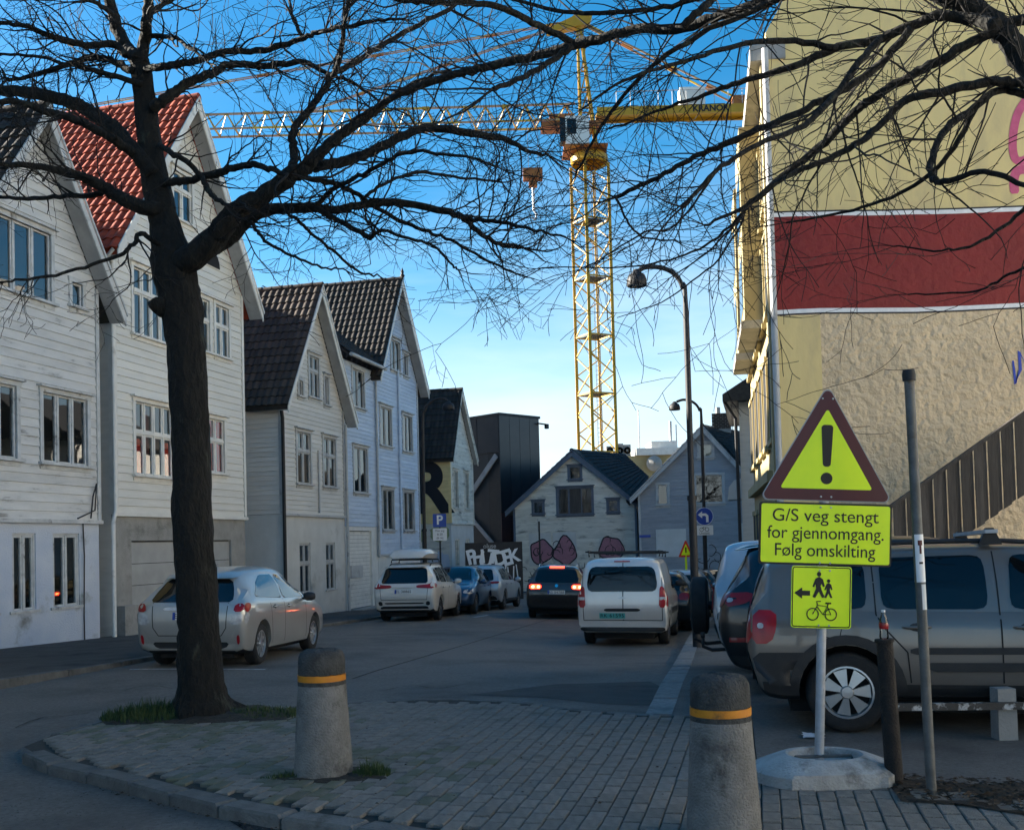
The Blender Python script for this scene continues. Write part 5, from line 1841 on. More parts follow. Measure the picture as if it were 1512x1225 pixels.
def litter(name, label, poly, n, seed, zf, size=(.015, .045), mat='leaf_litter'):
    rng = random.Random(seed)
    xs_ = [p[0] for p in poly]; ys_ = [p[1] for p in poly]
    mb = MB()
    while n > 0:
        x, y = rng.uniform(min(xs_), max(xs_)), rng.uniform(min(ys_), max(ys_))
        if not inside((x, y), poly):
            continue
        n -= 1
        s = rng.uniform(*size)
        m4 = Matrix.Translation((x, y, zf(x, y) + .008 + rng.uniform(0, .012))) @ Matrix.Rotation(rng.uniform(0, 6), 4, 'Z') @ Matrix.Rotation(rng.gauss(0, .35), 4, 'X')
        mb.add([m4 @ Vector(q) for q in ((-s, 0, 0), (0, -s * .5, .004), (s, 0, 0), (0, s * .5, .004))], [(0, 1, 2, 3)])
    o = mb.build(name, mat)
    tag(o, label, 'leaves', kind='stuff')


litter('dead_leaves', 'dead leaves lying on the soil strip by the posts', [(p.x, p.y) for p in bed], 900, 3, lambda x, y: .03, (.012, .035))
gut = [on_ground(x, y, road_z) for x, y in [(60, 1112), (200, 1160), (330, 1196), (470, 1222), (560, 1240), (520, 1262), (380, 1225), (200, 1185), (40, 1130)]]
litter('dead_leaves', 'scattered dead leaves and grit in the gutter below the island', [(p.x, p.y) for p in gut], 260, 7, road_z, (.006, .022))

grit = [on_ground(x, y, road_z) for x, y in [(0, 1090), (60, 1120), (260, 1180), (480, 1228), (600, 1260), (300, 1300), (0, 1260)]]
litter('road_grit', 'scattered grit and small stones on the asphalt by the island kerb', [(p.x, p.y) for p in grit], 700, 12, lambda x, y: road_z(x, y) - .006, (.003, .010), 'kerb_dirty')
isl2 = [on_ground(x, y, lambda x, y: 0.0) for x, y in [(160, 1090), (430, 1050), (1000, 1070), (1050, 1200), (620, 1215), (330, 1170)]]
litter('island_leaves', 'few small dead leaves scattered over the brick paving', [(p.x, p.y) for p in isl2], 130, 14, lambda x, y: .008, (.006, .018))
random.seed(31)
for k, (pts_, lb) in enumerate((([(20, 1075), (60, 1060), (95, 1057), (130, 1052)], 'short dark crack in the asphalt left of the tree'),
                               ([(560, 1020), (610, 1012), (650, 1016), (700, 1006)], 'wandering crack in the asphalt above the brick paving'),
                               ([(180, 1020), (215, 1012), (255, 1016)], 'fine crack in the asphalt near the silver wagon'))):
    mbk = MB()
    P_ = [on_ground(x, y, road_z) for x, y in pts_]
    F_ = [Vector(q) for q in catmull([tuple(p) for p in P_], 6)]
    w_ = .008
    vs_ = []
    for i, p in enumerate(F_):
        t = (F_[min(i + 1, len(F_) - 1)] - F_[max(i - 1, 0)]).normalized()
        n_ = Vector((-t.y, t.x, 0)) * w_ * random.uniform(.4, 1.5)
        j_ = Vector((random.gauss(0, .012), random.gauss(0, .012), 0))
        for q in (p - n_ + j_, p + n_ + j_):
            vs_.append((q.x, q.y, road_z(q.x, q.y) + .004))
    mbk.add(vs_, [(2 * i, 2 * i + 2, 2 * i + 3, 2 * i + 1) for i in range(len(F_) - 1)])
    o = mbk.build('road_crack', 'mortar', fix=True)
    tag(o, lb, 'crack', kind='structure')

# ============================================================ CARS
SUV = [(.10, .42, .06, .55, .72, .66, 1.0), (.12, .36, .0, .72, .83, .77, 1.02), (.18, .30, .04, .98, .88, .76, 1.03), (.30, .26, .12, 1.14, .897, .73, 1.05),
       (.42, .25, .30, 1.45, .90, .67, 1.06), (.55, .24, .42, 1.60, .90, .64, 1.07), (1.0, .24, 1.0, 1.66, .90, .62, 1.06), (1.8, .24, 1.8, 1.68, .90, .62, 1.05),
       (2.4, .24, 2.4, 1.645, .90, .61, 1.04), (2.9, .24, 2.85, 1.45, .90, .62, 1.03), (3.4, .24, 3.45, 1.10, .89, .72, 1.0), (4.0, .26, 4.05, 1.0, .87, .72, .93),
       (4.42, .3, 4.45, .86, .80, .66, .80), (4.56, .36, 4.6, .62, .66, .58, .58)]
VAN = [(.12, .38, .10, .5, .80, .78, .9), (.10, .33, .02, .75, .865, .83, 1.0), (.12, .30, .03, 1.05, .895, .83, 1.05), (.16, .28, .06, 1.3, .905, .81, 1.1),
       (.2, .27, .12, 1.62, .905, .77, 1.12), (.32, .26, .26, 1.76, .905, .74, 1.12), (.8, .26, .8, 1.79, .905, .73, 1.12), (1.8, .26, 1.8, 1.81, .905, .73, 1.1),
       (2.6, .26, 2.55, 1.78, .905, .70, 1.08), (3.1, .26, 3.0, 1.55, .905, .68, 1.07), (3.5, .26, 3.55, 1.15, .90, .74, 1.05), (4.0, .28, 4.05, 1.0, .87, .72, .95),
       (4.28, .3, 4.31, .8, .78, .66, .75), (4.36, .36, 4.38, .6, .64, .56, .56)]
YETI = [(.10, .44, .05, .58, .80, .76, 1.0), (.10, .38, .0, .76, .865, .82, 1.02), (.13, .33, .02, 1.0, .89, .82, 1.05), (.18, .30, .06, 1.2, .895, .78, 1.06),
        (.28, .28, .16, 1.5, .895, .73, 1.07), (.40, .28, .30, 1.63, .895, .69, 1.07), (.9, .28, .9, 1.675, .895, .67, 1.06), (1.8, .28, 1.8, 1.69, .895, .66, 1.05),
        (2.4, .28, 2.4, 1.66, .895, .65, 1.04), (2.85, .28, 2.8, 1.5, .895, .65, 1.04), (3.25, .28, 3.3, 1.13, .89, .74, 1.02), (3.8, .3, 3.85, 1.03, .87, .73, .95),
        (4.1, .34, 4.12, .85, .78, .66, .8), (4.2, .4, 4.22, .62, .64, .56, .58)]
MPV = [(.12, .34, .05, .5, .70, .66, .9), (.12, .29, .02, .74, .81, .74, .95), (.17, .25, .06, .97, .86, .74, .98), (.28, .22, .16, 1.08, .88, .70, 1.0),
       (.44, .20, .40, 1.33, .887, .65, 1.01), (.60, .2, .60, 1.47, .887, .61, 1.02), (1.2, .2, 1.2, 1.55, .887, .60, 1.01), (2.0, .2, 2.0, 1.575, .887, .60, 1.0),
       (2.55, .2, 2.5, 1.52, .887, .60, .99), (3.1, .2, 3.05, 1.28, .887, .62, .98), (3.7, .2, 3.75, .98, .88, .72, .93), (4.2, .22, 4.25, .85, .84, .70, .80),
       (4.5, .26, 4.52, .70, .76, .64, .64), (4.58, .32, 4.6, .5, .62, .55, .48)]


def ring(st):
    xb, zb, xt, zt, W_, Wr, belt = st
    belt = min(belt, zt - .06)
    h1, h2 = belt - zb, zt - belt
    k = min(1, h2 / .3)
    y7 = W_ - .05
    Wr = min(Wr, y7 - .01)
    L = [(0, zb), (W_ - .16, zb), (W_ - .05, zb + .045), (W_ - .012, zb + .2 * h1), (W_ - .002, zb + .42 * h1), (W_ + .0, zb + .62 * h1), (W_ - .006, zb + .82 * h1), (W_ - .03, belt - .02),
         (y7, belt + .004), ((y7 * .55 + Wr * .45) + .012 * k, belt + .45 * h2), (Wr + .025 * k, zt - .14 * k - .012), (Wr - .03, zt - .06 * k - .008), (Wr - .14, zt - .022 * k - .003), (Wr * .45, zt - .005 * k), (0, zt)]
    out = []
    for y, z in L:
        t = (z - zb) / max(.01, zt - zb)
        out.append((xb + (xt - xb) * t, y, z))
    return out


def wheel(parent, x, y, r, w, side, rim='rim', spokes=7, rr=.66):
    tp = [(r * rr, -w / 2 + .01), (r * .84, -w / 2), (r * .95, -w / 2 + .012), (r, -w / 2 + .04), (r, w / 2 - .04), (r * .95, w / 2 - .012), (r * .84, w / 2), (r * rr, w / 2 - .01)]
    mb = MB(); mb.lathe(tp, 32, (x, y, r), 'y')
    t = mb.build('wheel', 'rubber', parent, smooth=50, fix=True)
    yo = y + side * (w / 2 - .035)
    mb = MB(); mb.lathe([(r * rr + .002, side * .02), (r * rr * .93, side * .022), (r * rr * .9, -side * .01), (r * rr * .88, -side * .05)], 32, (x, yo, r), 'y'); mb.build('rim', rim, t, smooth=40, fix=True)
    mb = MB(); mb.lathe([(.001, -side * .06), (r * rr * .88, -side * .06)], 24, (x, yo, r), 'y'); mb.build('brake_disc', 'dark', t)
    sp = MB()
    a0 = random.uniform(0, 6)
    for k in range(spokes):
        a = a0 + 2 * math.pi * k / spokes
        da0, da1 = (.29 if spokes == 7 else .17) * 7 / spokes, .36 * 7 / spokes
        ri, ro = r * .12, r * rr * .9
        q = []
        for (rad, da, dy) in ((ri, -da1 * 1.2, side * .012), (ri, da1 * 1.2, side * .012), (ro, da0, side * .0), (ro, -da0, side * .0)):
            q.append((x + rad * math.cos(a + da), yo + dy, r + rad * math.sin(a + da)))
        b = [(p[0], p[1] - side * .03, p[2]) for p in q]
        sp.add(q + b, [(0, 1, 2, 3), (4, 7, 6, 5), (0, 4, 5, 1), (1, 5, 6, 2), (2, 6, 7, 3), (3, 7, 4, 0)])
    sp.build('spokes', rim, t, fix=True)
    mb = MB(); mb.lathe([(.0, side * .03), (r * .14, side * .028), (r * .17, side * .01)], 16, (x, yo, r), 'y'); mb.build('hub', rim, t, smooth=40, fix=True)
    return t


class Car:
    def __init__(s, name, label, st, mat, L=None, W=None, H=None, axles=(.85, 3.52), wr=.33, ww=.215, rim='rim', spokes=7, dark_below=.3, cladding='plastic', group='parked cars'):
        s.root = empty(name)
        tag(s.root, label, 'car' if name != 'van' else 'van', group)
        l0, w0, h0 = max(q[2] for q in st), max(q[4] for q in st), max(q[3] for q in st)
        s.fx, s.fy, s.fz = (L or l0) / l0, (W or w0 * 2) / (2 * w0), (H or h0) / h0
        st = [(q[0] * s.fx, q[1] * s.fz, q[2] * s.fx, q[3] * s.fz, q[4] * s.fy, q[5] * s.fy, q[6] * s.fz) for q in st]
        fine = catmull(st, 4)
        rings = []
        for q in fine:
            h = ring(q)
            rings.append(h + [(p[0], -p[1], p[2]) for p in h[-2:0:-1]])
        n = len(rings[0])
        vs_ = [p for r_ in rings for p in r_]
        fs = []
        for i in range(len(rings) - 1):
            for k in range(n):
                k2 = (k + 1) % n
                fs.append((i * n + k, i * n + k2, (i + 1) * n + k2, (i + 1) * n + k))
        fs.append(tuple(range(n)))
        e = (len(rings) - 1) * n
        fs.append(tuple(e + k for k in range(n))[::-1])
        mb = MB(); mb.add(vs_, fs)
        body = mb.build('body', [mat, cladding, 'dark'], s.root, fix=True)
        s.rings = rings
        # wheel arches
        s.axles = axles
        cut = MB()
        wmax = max(q[4] for q in st)
        for ax_ in axles:
            for sd in (-1, 1):
                c = MB()
                c.lathe([(.0, 0), (wr + .055, 0), (wr + .055, .45), (.0, .45)], 28, (ax_, sd * (wmax + .1) - (.45 if sd > 0 else 0), wr + .01), 'y')
                cut.add(c.v, c.f)
        co = cut.build('cutter', 'dark', fix=True)
        bm = bmesh.new(); bm.from_mesh(co.data); bmesh.ops.remove_doubles(bm, verts=bm.verts, dist=1e-5); bmesh.ops.recalc_face_normals(bm, faces=bm.faces); bm.to_mesh(co.data); bm.free()
        md = body.modifiers.new('b', 'BOOLEAN'); md.object = co; md.operation = 'DIFFERENCE'; md.solver = 'EXACT'
        bpy.context.view_layer.update()
        dg = bpy.context.evaluated_depsgraph_get()
        me = bpy.data.meshes.new_from_object(body.evaluated_get(dg))
        body.modifiers.clear()
        old = body.data
        body.data = me
        bpy.data.meshes.remove(old)
        bpy.data.objects.remove(co)
        me.materials.clear()
        for m in (mat, cladding, 'dark'):
            me.materials.append(M[m])
        for p in me.polygons:
            c = p.center
            inw = any(math.hypot(c.x - a, c.z - wr - .01) < wr + .05 and abs(c.y) < wmax - .02 for a in axles)
            inw = inw and (abs(p.normal.y) < .5 or abs(c.y) < wmax - .25)
            p.material_index = 2 if inw else (1 if c.z < dark_below else 0)
            p.use_smooth = True
        me.set_sharp_from_angle(angle=R(38))
        s.body = body
        bm = bmesh.new(); bm.from_mesh(me)
        s.bvh = BVHTree.FromBMesh(bm); bm.free()
        s.wmax, s.wr = wmax, wr
        for ax_ in axles:
            for sd in (-1, 1):
                wheel(s.root, ax_, sd * (wmax - ww / 2 - .03), wr, ww, sd, rim, spokes)

    def cast(s, view, a, b):
        if view == 'rear':
            o, d = Vector((-2, a, b)), Vector((1, 0, 0))
        elif view == 'front':
            o, d = Vector((9, a, b)), Vector((-1, 0, 0))
        elif view == 'left':
            o, d = Vector((a, 4, b)), Vector((0, -1, 0))
        elif view == 'right':
            o, d = Vector((a, -4, b)), Vector((0, 1, 0))
        else:
            o, d = Vector((a, b, 5)), Vector((0, 0, -1))
        h = s.bvh.ray_cast(o, d)
        return (h[0], d, h[1]) if h[0] is not None else (None, d, None)

    def drape(s, name, view, poly, mat, off=.006, step=.09, rnd=1, parent=None, smooth=True):
        poly = [(a, b * s.zs) for a, b in poly]
        for _ in range(rnd):                      # rounded corners
            q = []
            for i in range(len(poly)):
                a, b = poly[i], poly[(i + 1) % len(poly)]
                l_ = math.dist(a, b)
                f = min(.25, .05 / max(l_, .01))
                q += [(a[0] + (b[0] - a[0]) * f, a[1] + (b[1] - a[1]) * f), (a[0] + (b[0] - a[0]) * (1 - f), a[1] + (b[1] - a[1]) * (1 - f))]
            poly = q
        v, f = fill2d([Vector(p) for p in poly], step)
        P = []
        for p in v:
            h, d, nn = s.cast(view, p.x, p.y)
            P.append(None if h is None else h - d * off)
        if all(p is None for p in P):
            return None
        good = [p for p in P if p is not None]
        for i, p in enumerate(P):
            if p is None:
                q = v[i]
                P[i] = min(good, key=lambda g_: (Vector((g_.y, g_.z)) - q).length if view in ('rear', 'front') else (Vector((g_.x, g_.z)) - q).length)
        mb = MB()
        d = s.cast(view, v[0].x, v[0].y)[1]
        fs = []
        for q in f:
            a, b, c = [P[i] for i in q[:3]]
            fs.append(tuple(q) if (b - a).cross(c - a).dot(d) < 0 else tuple(q)[::-1])
        mb.add(P, fs)
        return mb.build(name, mat, parent or s.root, smooth=smooth)

    def both(s, name, poly, mat, **k):
        s.drape(name, 'left', poly, mat, **k)
        return s.drape(name, 'right', poly, mat, **k)

    def mirror_y(s, name, view, poly, mat, **k):
        s.drape(name, view, poly, mat, **k)
        s.drape(name, view, [(-a, b) for a, b in poly][::-1], mat, **k)

    def seam(s, view, pts, w=.012, name='door_gap', mat='dark', off=.003):
        for a, b in zip(pts[:-1], pts[1:]):
            a, b = Vector(a), Vector(b)
            t = (b - a).normalized(); nn = Vector((-t.y, t.x)) * w / 2
            s.drape(name, view, [tuple(a - nn), tuple(b - nn), tuple(b + nn), tuple(a + nn)], mat, off=off, step=.06, rnd=0)

    def handle(s, x, z, mat=None):
        z *= s.zs
        for vw in ('left', 'right'):
            h, d, nn = s.cast(vw, x, z)
            if h is None: continue
            s.drape('handle_recess', vw, [(x + .06 * math.cos(q * .524), (z + .035 * math.sin(q * .524)) / s.zs) for q in range(12)], 'plastic', off=.003, rnd=0, step=.05)
            mb = MB(); mb.tube([h - d * .0 + Vector((-.11, 0, 0)), h - d * .035 + Vector((-.08, 0, 0)), h - d * .035 + Vector((.08, 0, 0)), h + Vector((.11, 0, 0))], [.008, .014, .014, .008], 8)
            mb.build('handle', mat or s.body.data.materials[0], s.root, smooth=True)

    def mirrors(s, x, z, mat):
        z *= s.zs
        for sd in (-1, 1):
            mb = MB()
            y = sd * (s.wmax + .085)
            prof = [(.0, -.11), (.06, -.10), (.085, -.04), (.088, .04), (.06, .1), (.0, .11)]
            mb.lathe(prof, 14, (0, 0, 0), 'y')
            o = mb.build('wing_mirror', mat, s.root, smooth=True, fix=True)
            o.location = (x, y, z)
            o.scale = (.75, 1, .9)
            m2 = MB(); m2.tube([(x + .02, sd * (s.wmax - .08), z - .05), (x, y - sd * .05, z - .02)], .025, 6); m2.build('mirror_arm', 'plastic', s.root)

    def plate(s, text, z, view='rear', mat='plate_white', y=0.0, ink='sign_black', w=.26, hh=.056):
        p = s.drape('number_plate', view, [(y - w, z - hh), (y + w, z - hh), (y + w, z + hh), (y - w, z + hh)], mat, off=.014, rnd=0, step=.3, smooth=False)
        h, d, nn = s.cast(view, y, z)
        if h is None:
            return
        tilt = math.atan2(nn.z, abs(nn.x)) if nn else 0
        if view == 'rear':
            m4 = Matrix.Translation(h + Vector((-.028, 0, 0))) @ Matrix(((0, 0, -1, 0), (-1, 0, 0, 0), (0, 1, 0, 0), (0, 0, 0, 1))) @ Matrix.Rotation(-tilt, 4, 'X')
        else:
            m4 = Matrix.Translation(h + Vector((.028, 0, 0))) @ Matrix(((0, 0, 1, 0), (1, 0, 0, 0), (0, 1, 0, 0), (0, 0, 0, 1))) @ Matrix.Rotation(-tilt, 4, 'X')
        if mat == 'plate_white':
            s.drape('plate_band', view, [(y + w - .045, z - hh), (y + w, z - hh), (y + w, z + hh), (y + w - .045, z + hh)] if view == 'rear' else [(y - w, z - hh), (y - w + .045, z - hh), (y - w + .045, z + hh), (y - w, z + hh)], 'sign_blue', off=.0175, rnd=0, step=.3, parent=p)
        text_mesh('plate_text', text, .105, ink, p, m4, bold=.0, space=1.15)

    def rails(s, x0, x1, y, mat='plastic', up=.05, r=.018):
        for sd in (-1, 1):
            pts = []
            for k in range(9):
                x = x0 + (x1 - x0) * k / 8
                h, d, nn = s.cast('top', x, sd * y)
                pts.append(h + Vector((0, 0, up if 0 < k < 8 else .0)))
            mb = MB(); mb.tube(pts, r, 6); mb.build('roof_rail', mat, s.root, smooth=True)

    def underside(s, z=.26):
        mb = MB(); mb.box(.35, max(p[0] for p in s.rings[-1]) - .3, -s.wmax + .3, s.wmax - .3, .14, z); mb.build('underbody', 'dark', s.root)

    def put(s, pos, heading, wheel_at=None):
        """pos: ground point of a wheel (or of the rear bumper); heading in degrees anticlockwise from +X"""
        a = R(heading)
        f = Vector((math.cos(a), math.sin(a), 0)); l = Vector((-math.sin(a), math.cos(a), 0))
        p = Vector((pos[0], pos[1], 0))
        if wheel_at:
            i, sd = wheel_at
            p = p - f * s.axles[i] - l * sd * (s.wmax - .13)
        zf = s.zf
        xa, xb = s.axles
        z0 = [zf(*(p + f * xa + l * y).xy) for y in (-.7, .7)]
        z1 = [zf(*(p + f * xb + l * y).xy) for y in (-.7, .7)]
        za, zb = sum(z0) / 2, sum(z1) / 2
        pitch = math.atan2(zb - za, xb - xa)
        roll = math.atan2((z0[1] - z0[0] + z1[1] - z1[0]) / 2, 1.4)
        s.root.matrix_world = Matrix.Translation((p.x, p.y, za - xa * math.tan(pitch) + .002)) @ Matrix.Rotation(a, 4, 'Z') @ Matrix.Rotation(-pitch, 4, 'Y') @ Matrix.Rotation(roll, 4, 'X')
        return s

    zf = staticmethod(road_z)
    zs = 1.0


def suv_side(c, k=1.0, glass='car_glass', zs=1.0):
    X = lambda x: x * c.fx
    Z = lambda z: z * c.fz
    c.both('side_window', [(X(.62), Z(1.13)), (X(1.0), Z(1.10)), (X(1.0), Z(1.50)), (X(.74), Z(1.44))], glass)
    c.both('side_window', [(X(1.05), Z(1.10)), (X(1.86), Z(1.09)), (X(1.86), Z(1.54)), (X(1.05), Z(1.51))], glass)
    c.both('side_window', [(X(1.93), Z(1.09)), (X(3.02), Z(1.08)), (X(2.62), Z(1.42)), (X(2.36), Z(1.53)), (X(1.93), Z(1.545))], glass)
    c.drape('windscreen', 'top', [(X(2.52), -.50 * c.fy), (X(3.28), -.62 * c.fy), (X(3.28), .62 * c.fy), (X(2.52), .50 * c.fy)], 'car_glass')
    for v in ('left', 'right'):
        c.seam(v, [(X(1.02), Z(1.08)), (X(1.02), Z(.9)), (X(1.25), Z(.6)), (X(1.3), Z(.36))])
        c.seam(v, [(X(1.9), Z(1.08)), (X(1.9), Z(.36))])
        c.seam(v, [(X(2.98), Z(1.06)), (X(3.0), Z(.36))])
    c.handle(X(1.22), Z(.95)); c.handle(X(2.1), Z(.95))
    c.mirrors(X(2.95), Z(1.10), c.body.data.materials[0])


# --- silver wagon behind the tree
c = Car('parked_car', 'silver rounded hatchback wagon parked by the garage behind the tree trunk', MPV, 'p_silver', axles=(.86, 3.64), wr=.325, spokes=10, dark_below=.27)
c.drape('rear_window', 'rear', [(-.66, 1.01), (.66, 1.01), (.62, 1.16), (.52, 1.36), (-.52, 1.36), (-.62, 1.16)], 'car_glass', off=.008)
c.drape('spoiler', 'rear', [(-.60, 1.375), (.60, 1.375), (.55, 1.47), (-.55, 1.47)], 'p_silver', off=.09)
c.mirror_y('tail_light', 'rear', [(.62, .66), (.82, .67), (.85, .85), (.67, .85)], 'lamp_clear', off=.01)
c.mirror_y('tail_light', 'rear', [(.69, .86), (.85, .87), (.84, .99), (.72, .99)], 'lamp_red', off=.014)
c.both('tail_light', [(.09, .86), (.22, .87), (.33, .95), (.28, 1.0), (.12, .99)], 'lamp_red', off=.012)
c.both('tail_light', [(.07, .67), (.17, .70), (.22, .85), (.09, .85)], 'lamp_clear', off=.012)
c.seam('rear', [(-.60, 1.0), (-.58, .62), (-.5, .5), (.5, .5), (.58, .62), (.60, 1.0)])
c.drape('bumper_insert', 'rear', [(-.55, .30), (.55, .30), (.62, .40), (-.62, .40)], 'plastic')
c.mirror_y('reflector', 'rear', [(.74, .36), (.785, .38), (.785, .52), (.74, .5)], 'lamp_red', off=.012)
c.plate('EL 42817', .80)
c.drape('hatch_trim', 'rear', [(-.42, .885), (.42, .885), (.40, .935), (-.40, .935)], 'chrome', off=.02)
c.both('side_window', [(.62, 1.08), (1.86, 1.03), (1.86, 1.43), (1.3, 1.42), (.90, 1.28)], 'car_glass_clear')
c.both('side_window', [(1.94, 1.03), (3.12, 1.02), (2.65, 1.30), (2.35, 1.42), (1.94, 1.43)], 'car_glass_clear')
c.both('side_window', [(3.16, 1.02), (3.4, 1.01), (3.12, 1.10)], 'car_glass_clear', rnd=0)
c.drape('windscreen', 'top', [(2.62, -.5), (3.5, -.62), (3.5, .62), (2.62, .5)], 'car_glass')
for v in ('left', 'right'):
    c.seam(v, [(1.22, 1.0), (1.25, .7), (1.32, .3)]); c.seam(v, [(1.9, 1.02), (1.92, .3)]); c.seam(v, [(3.05, .98), (3.1, .3)])
c.handle(1.42, .90); c.handle(2.12, .89)
c.mirrors(2.98, 1.02, 'plastic')
c.drape('aerial', 'top', [(.95, -.03), (1.15, -.015), (1.15, .015), (.95, .03)], 'plastic', off=.05)
c.underside()
c.put(on_ground(378, 980, road_z), 84.0, (0, -1))

# --- white SUV with roof box
c = Car('parked_car', 'white sport utility car carrying a white roof box', SUV, 'p_white', L=4.66, W=1.80, H=1.68, axles=(.93, 3.60), wr=.345, rim='rim_dark', spokes=5, dark_below=.33)
suv_side(c)
c.drape('rear_window', 'rear', [(-.68, 1.08), (.68, 1.08), (.61, 1.48), (.54, 1.52), (-.54, 1.52), (-.61, 1.48)], 'car_glass', off=.01)
c.drape('spoiler', 'rear', [(-.58, 1.54), (.58, 1.54), (.54, 1.61), (-.54, 1.61)], 'p_white', off=.10)
c.mirror_y('tail_light', 'rear', [(.36, .955), (.86, .93), (.885, 1.06), (.80, 1.13), (.72, 1.055), (.36, 1.03)], 'lamp_red', off=.012)
c.both('tail_light', [(.10, .94), (.36, .97), (.42, 1.06), (.2, 1.10)], 'lamp_red', off=.012)
c.drape('hatch_trim', 'rear', [(-.30, .965), (.30, .965), (.34, 1.04), (.26, 1.07), (-.26, 1.07), (-.34, 1.04)], 'p_white', off=.035)
c.seam('rear', [(-.70, 1.0), (-.66, .62), (.66, .62), (.70, 1.0)])
c.plate('EL 38865', .85)
c.drape('bumper_insert', 'rear', [(-.72, .36), (.72, .36), (.66, .44), (-.66, .44)], 'plastic')
c.mirror_y('fog_lamp', 'rear', [(.62, .46), (.74, .46), (.75, .57), (.64, .58)], 'plastic', off=.012)
c.drape('bumper_trim', 'rear', [(-.55, .50), (.55, .50), (.58, .54), (-.58, .54)], 'plastic', off=.012)
c.rails(.75, 2.5, .60, 'plastic', .07)
for x in (1.05, 1.95):
    mb = MB(); mb.tube([(x, -.62, 1.68), (x, -.60, 1.77), (x, .60, 1.77), (x, .62, 1.68)], .022, 6); mb.build('roof_bar', 'plastic', c.root)
bx = MB()
prof = [(.45, .46, .0), (.55, .54, .16), (.8, .57, .24), (1.5, .58, .27), (2.3, .52, .24), (2.75, .40, .16), (2.95, .22, .06)]
rr = []
for x, w_, h_ in prof:
    rr.append([(x, -w_ * .9, 1.80), (x, -w_, 1.80 + h_ * .45 + .02), (x, -w_ * .82, 1.80 + h_ * .9 + .02), (x, 0, 1.82 + h_ + .02), (x, w_ * .82, 1.80 + h_ * .9 + .02), (x, w_, 1.80 + h_ * .45 + .02), (x, w_ * .9, 1.80)])
vs_ = [p for q in rr for p in q]
bx.add(vs_, [(i * 7 + k, i * 7 + (k + 1) % 7, (i + 1) * 7 + (k + 1) % 7, (i + 1) * 7 + k) for i in range(len(rr) - 1) for k in range(7)] + [tuple(range(7)), tuple(range(42, 49))])
c.underside()
white_suv = c
c.put(on_ground(570, 916, road_z), 82.0, (0, 1))
rbx = bx.build('roof_box', 'p_white', None, smooth=40, fix=True)
rbx.matrix_world = c.root.matrix_world.copy()
tag(rbx, 'white plastic roof box strapped on top of the white car', 'roof box')

# --- blue hatchback facing us
c = Car('parked_car', 'dark blue hatchback parked between two white cars', SUV, 'p_blue', L=4.0, W=1.77, H=1.58, axles=(.72, 3.26), wr=.33, rim='rim_dark', dark_below=.3)
suv_side(c)
c.mirror_y('headlight', 'front', [(.50, .70), (.80, .66), (.82, .78), (.6, .82)], 'lamp_clear', off=.012)
c.drape('grille', 'front', [(-.42, .62), (.42, .62), (.36, .76), (-.36, .76)], 'plastic', off=.012)
c.drape('bumper_insert', 'front', [(-.5, .4), (.5, .4), (.5, .5), (-.5, .5)], 'plastic')
c.plate('EB 71204', .56, 'front')
c.underside()
c.put(SN(34.6, 9.05) + Vector((0, 0, 0)), 262.0)
c.put(on_ground(700, 906, road_z), 262.0, (1, 1))

# --- pale SUV further on
c = Car('parked_car', 'pale crossover car without roof box parked next to the dark blue hatchback', SUV, 'p_palesilver', L=4.5, W=1.84, H=1.62, axles=(.9, 3.6), wr=.35, rim='rim_dark', spokes=5, dark_below=.34)
suv_side(c)
c.drape('rear_window', 'rear', [(-.66, 1.05), (.66, 1.05), (.56, 1.45), (-.56, 1.45)], 'car_glass', off=.01)
c.drape('hatch_panel', 'rear', [(-.7, .93), (.7, .93), (.7, 1.01), (-.7, 1.01)], 'plastic', off=.012)
c.mirror_y('tail_light', 'rear', [(.5, .94), (.85, .94), (.86, 1.02), (.5, 1.01)], 'lamp_red', off=.014)
c.drape('bumper_insert', 'rear', [(-.8, .36), (.8, .36), (.7, .5), (-.7, .5)], 'plastic')
c.plate('EK 10553', .74)
c.underside()
c.put(on_ground(742, 899, road_z), 79.0, (0, -1))

# --- dark SUV driving with brake lamps lit
c = Car('driving_car', 'dark grey sport utility car driving away with brake lamps lit', SUV, 'p_grey', L=4.5, W=1.84, H=1.65, axles=(.9, 3.58), wr=.345, rim='rim', dark_below=.36, group='cars on the street')
suv_side(c)
c.drape('rear_window', 'rear', [(-.66, 1.10), (.66, 1.10), (.60, 1.40), (.55, 1.48), (-.55, 1.48), (-.60, 1.40)], 'car_glass', off=.01)
c.drape('brake_lamp', 'rear', [(-.22, 1.52), (.22, 1.52), (.22, 1.575), (-.22, 1.575)], 'brake', off=.03, rnd=0)
c.mirror_y('tail_light', 'rear', [(.42, .88), (.84, .86), (.86, 1.06), (.74, 1.09), (.44, 1.06)], 'lamp_red', off=.012)
c.mirror_y('lit_lamp', 'rear', [(.46, .90), (.80, .89), (.81, 1.03), (.46, 1.03)], 'brake', off=.018)
c.mirror_y('bulb', 'rear', [(.50, .92), (.58, .92), (.58, 1.0), (.50, 1.0)], 'brake_core', off=.024)
c.mirror_y('bulb', 'rear', [(.66, .92), (.75, .92), (.75, 1.0), (.66, 1.0)], 'brake_core', off=.024)
c.drape('badge', 'rear', [(.05 * math.cos(a * .785), 1.0 + .05 * math.sin(a * .785)) for a in range(8)], 'chrome', off=.02, rnd=0)
c.seam('rear', [(-.80, .84), (.80, .84)])
c.plate('AS 54788', .80)
c.drape('bumper_insert', 'rear', [(-.82, .42), (.82, .42), (.8, .56), (-.8, .56)], 'plastic')
c.rails(.75, 2.4, .58, 'chrome', .05)
c.underside()
c.put(on_ground(786, 911, road_z), 84.0, (0, 1))

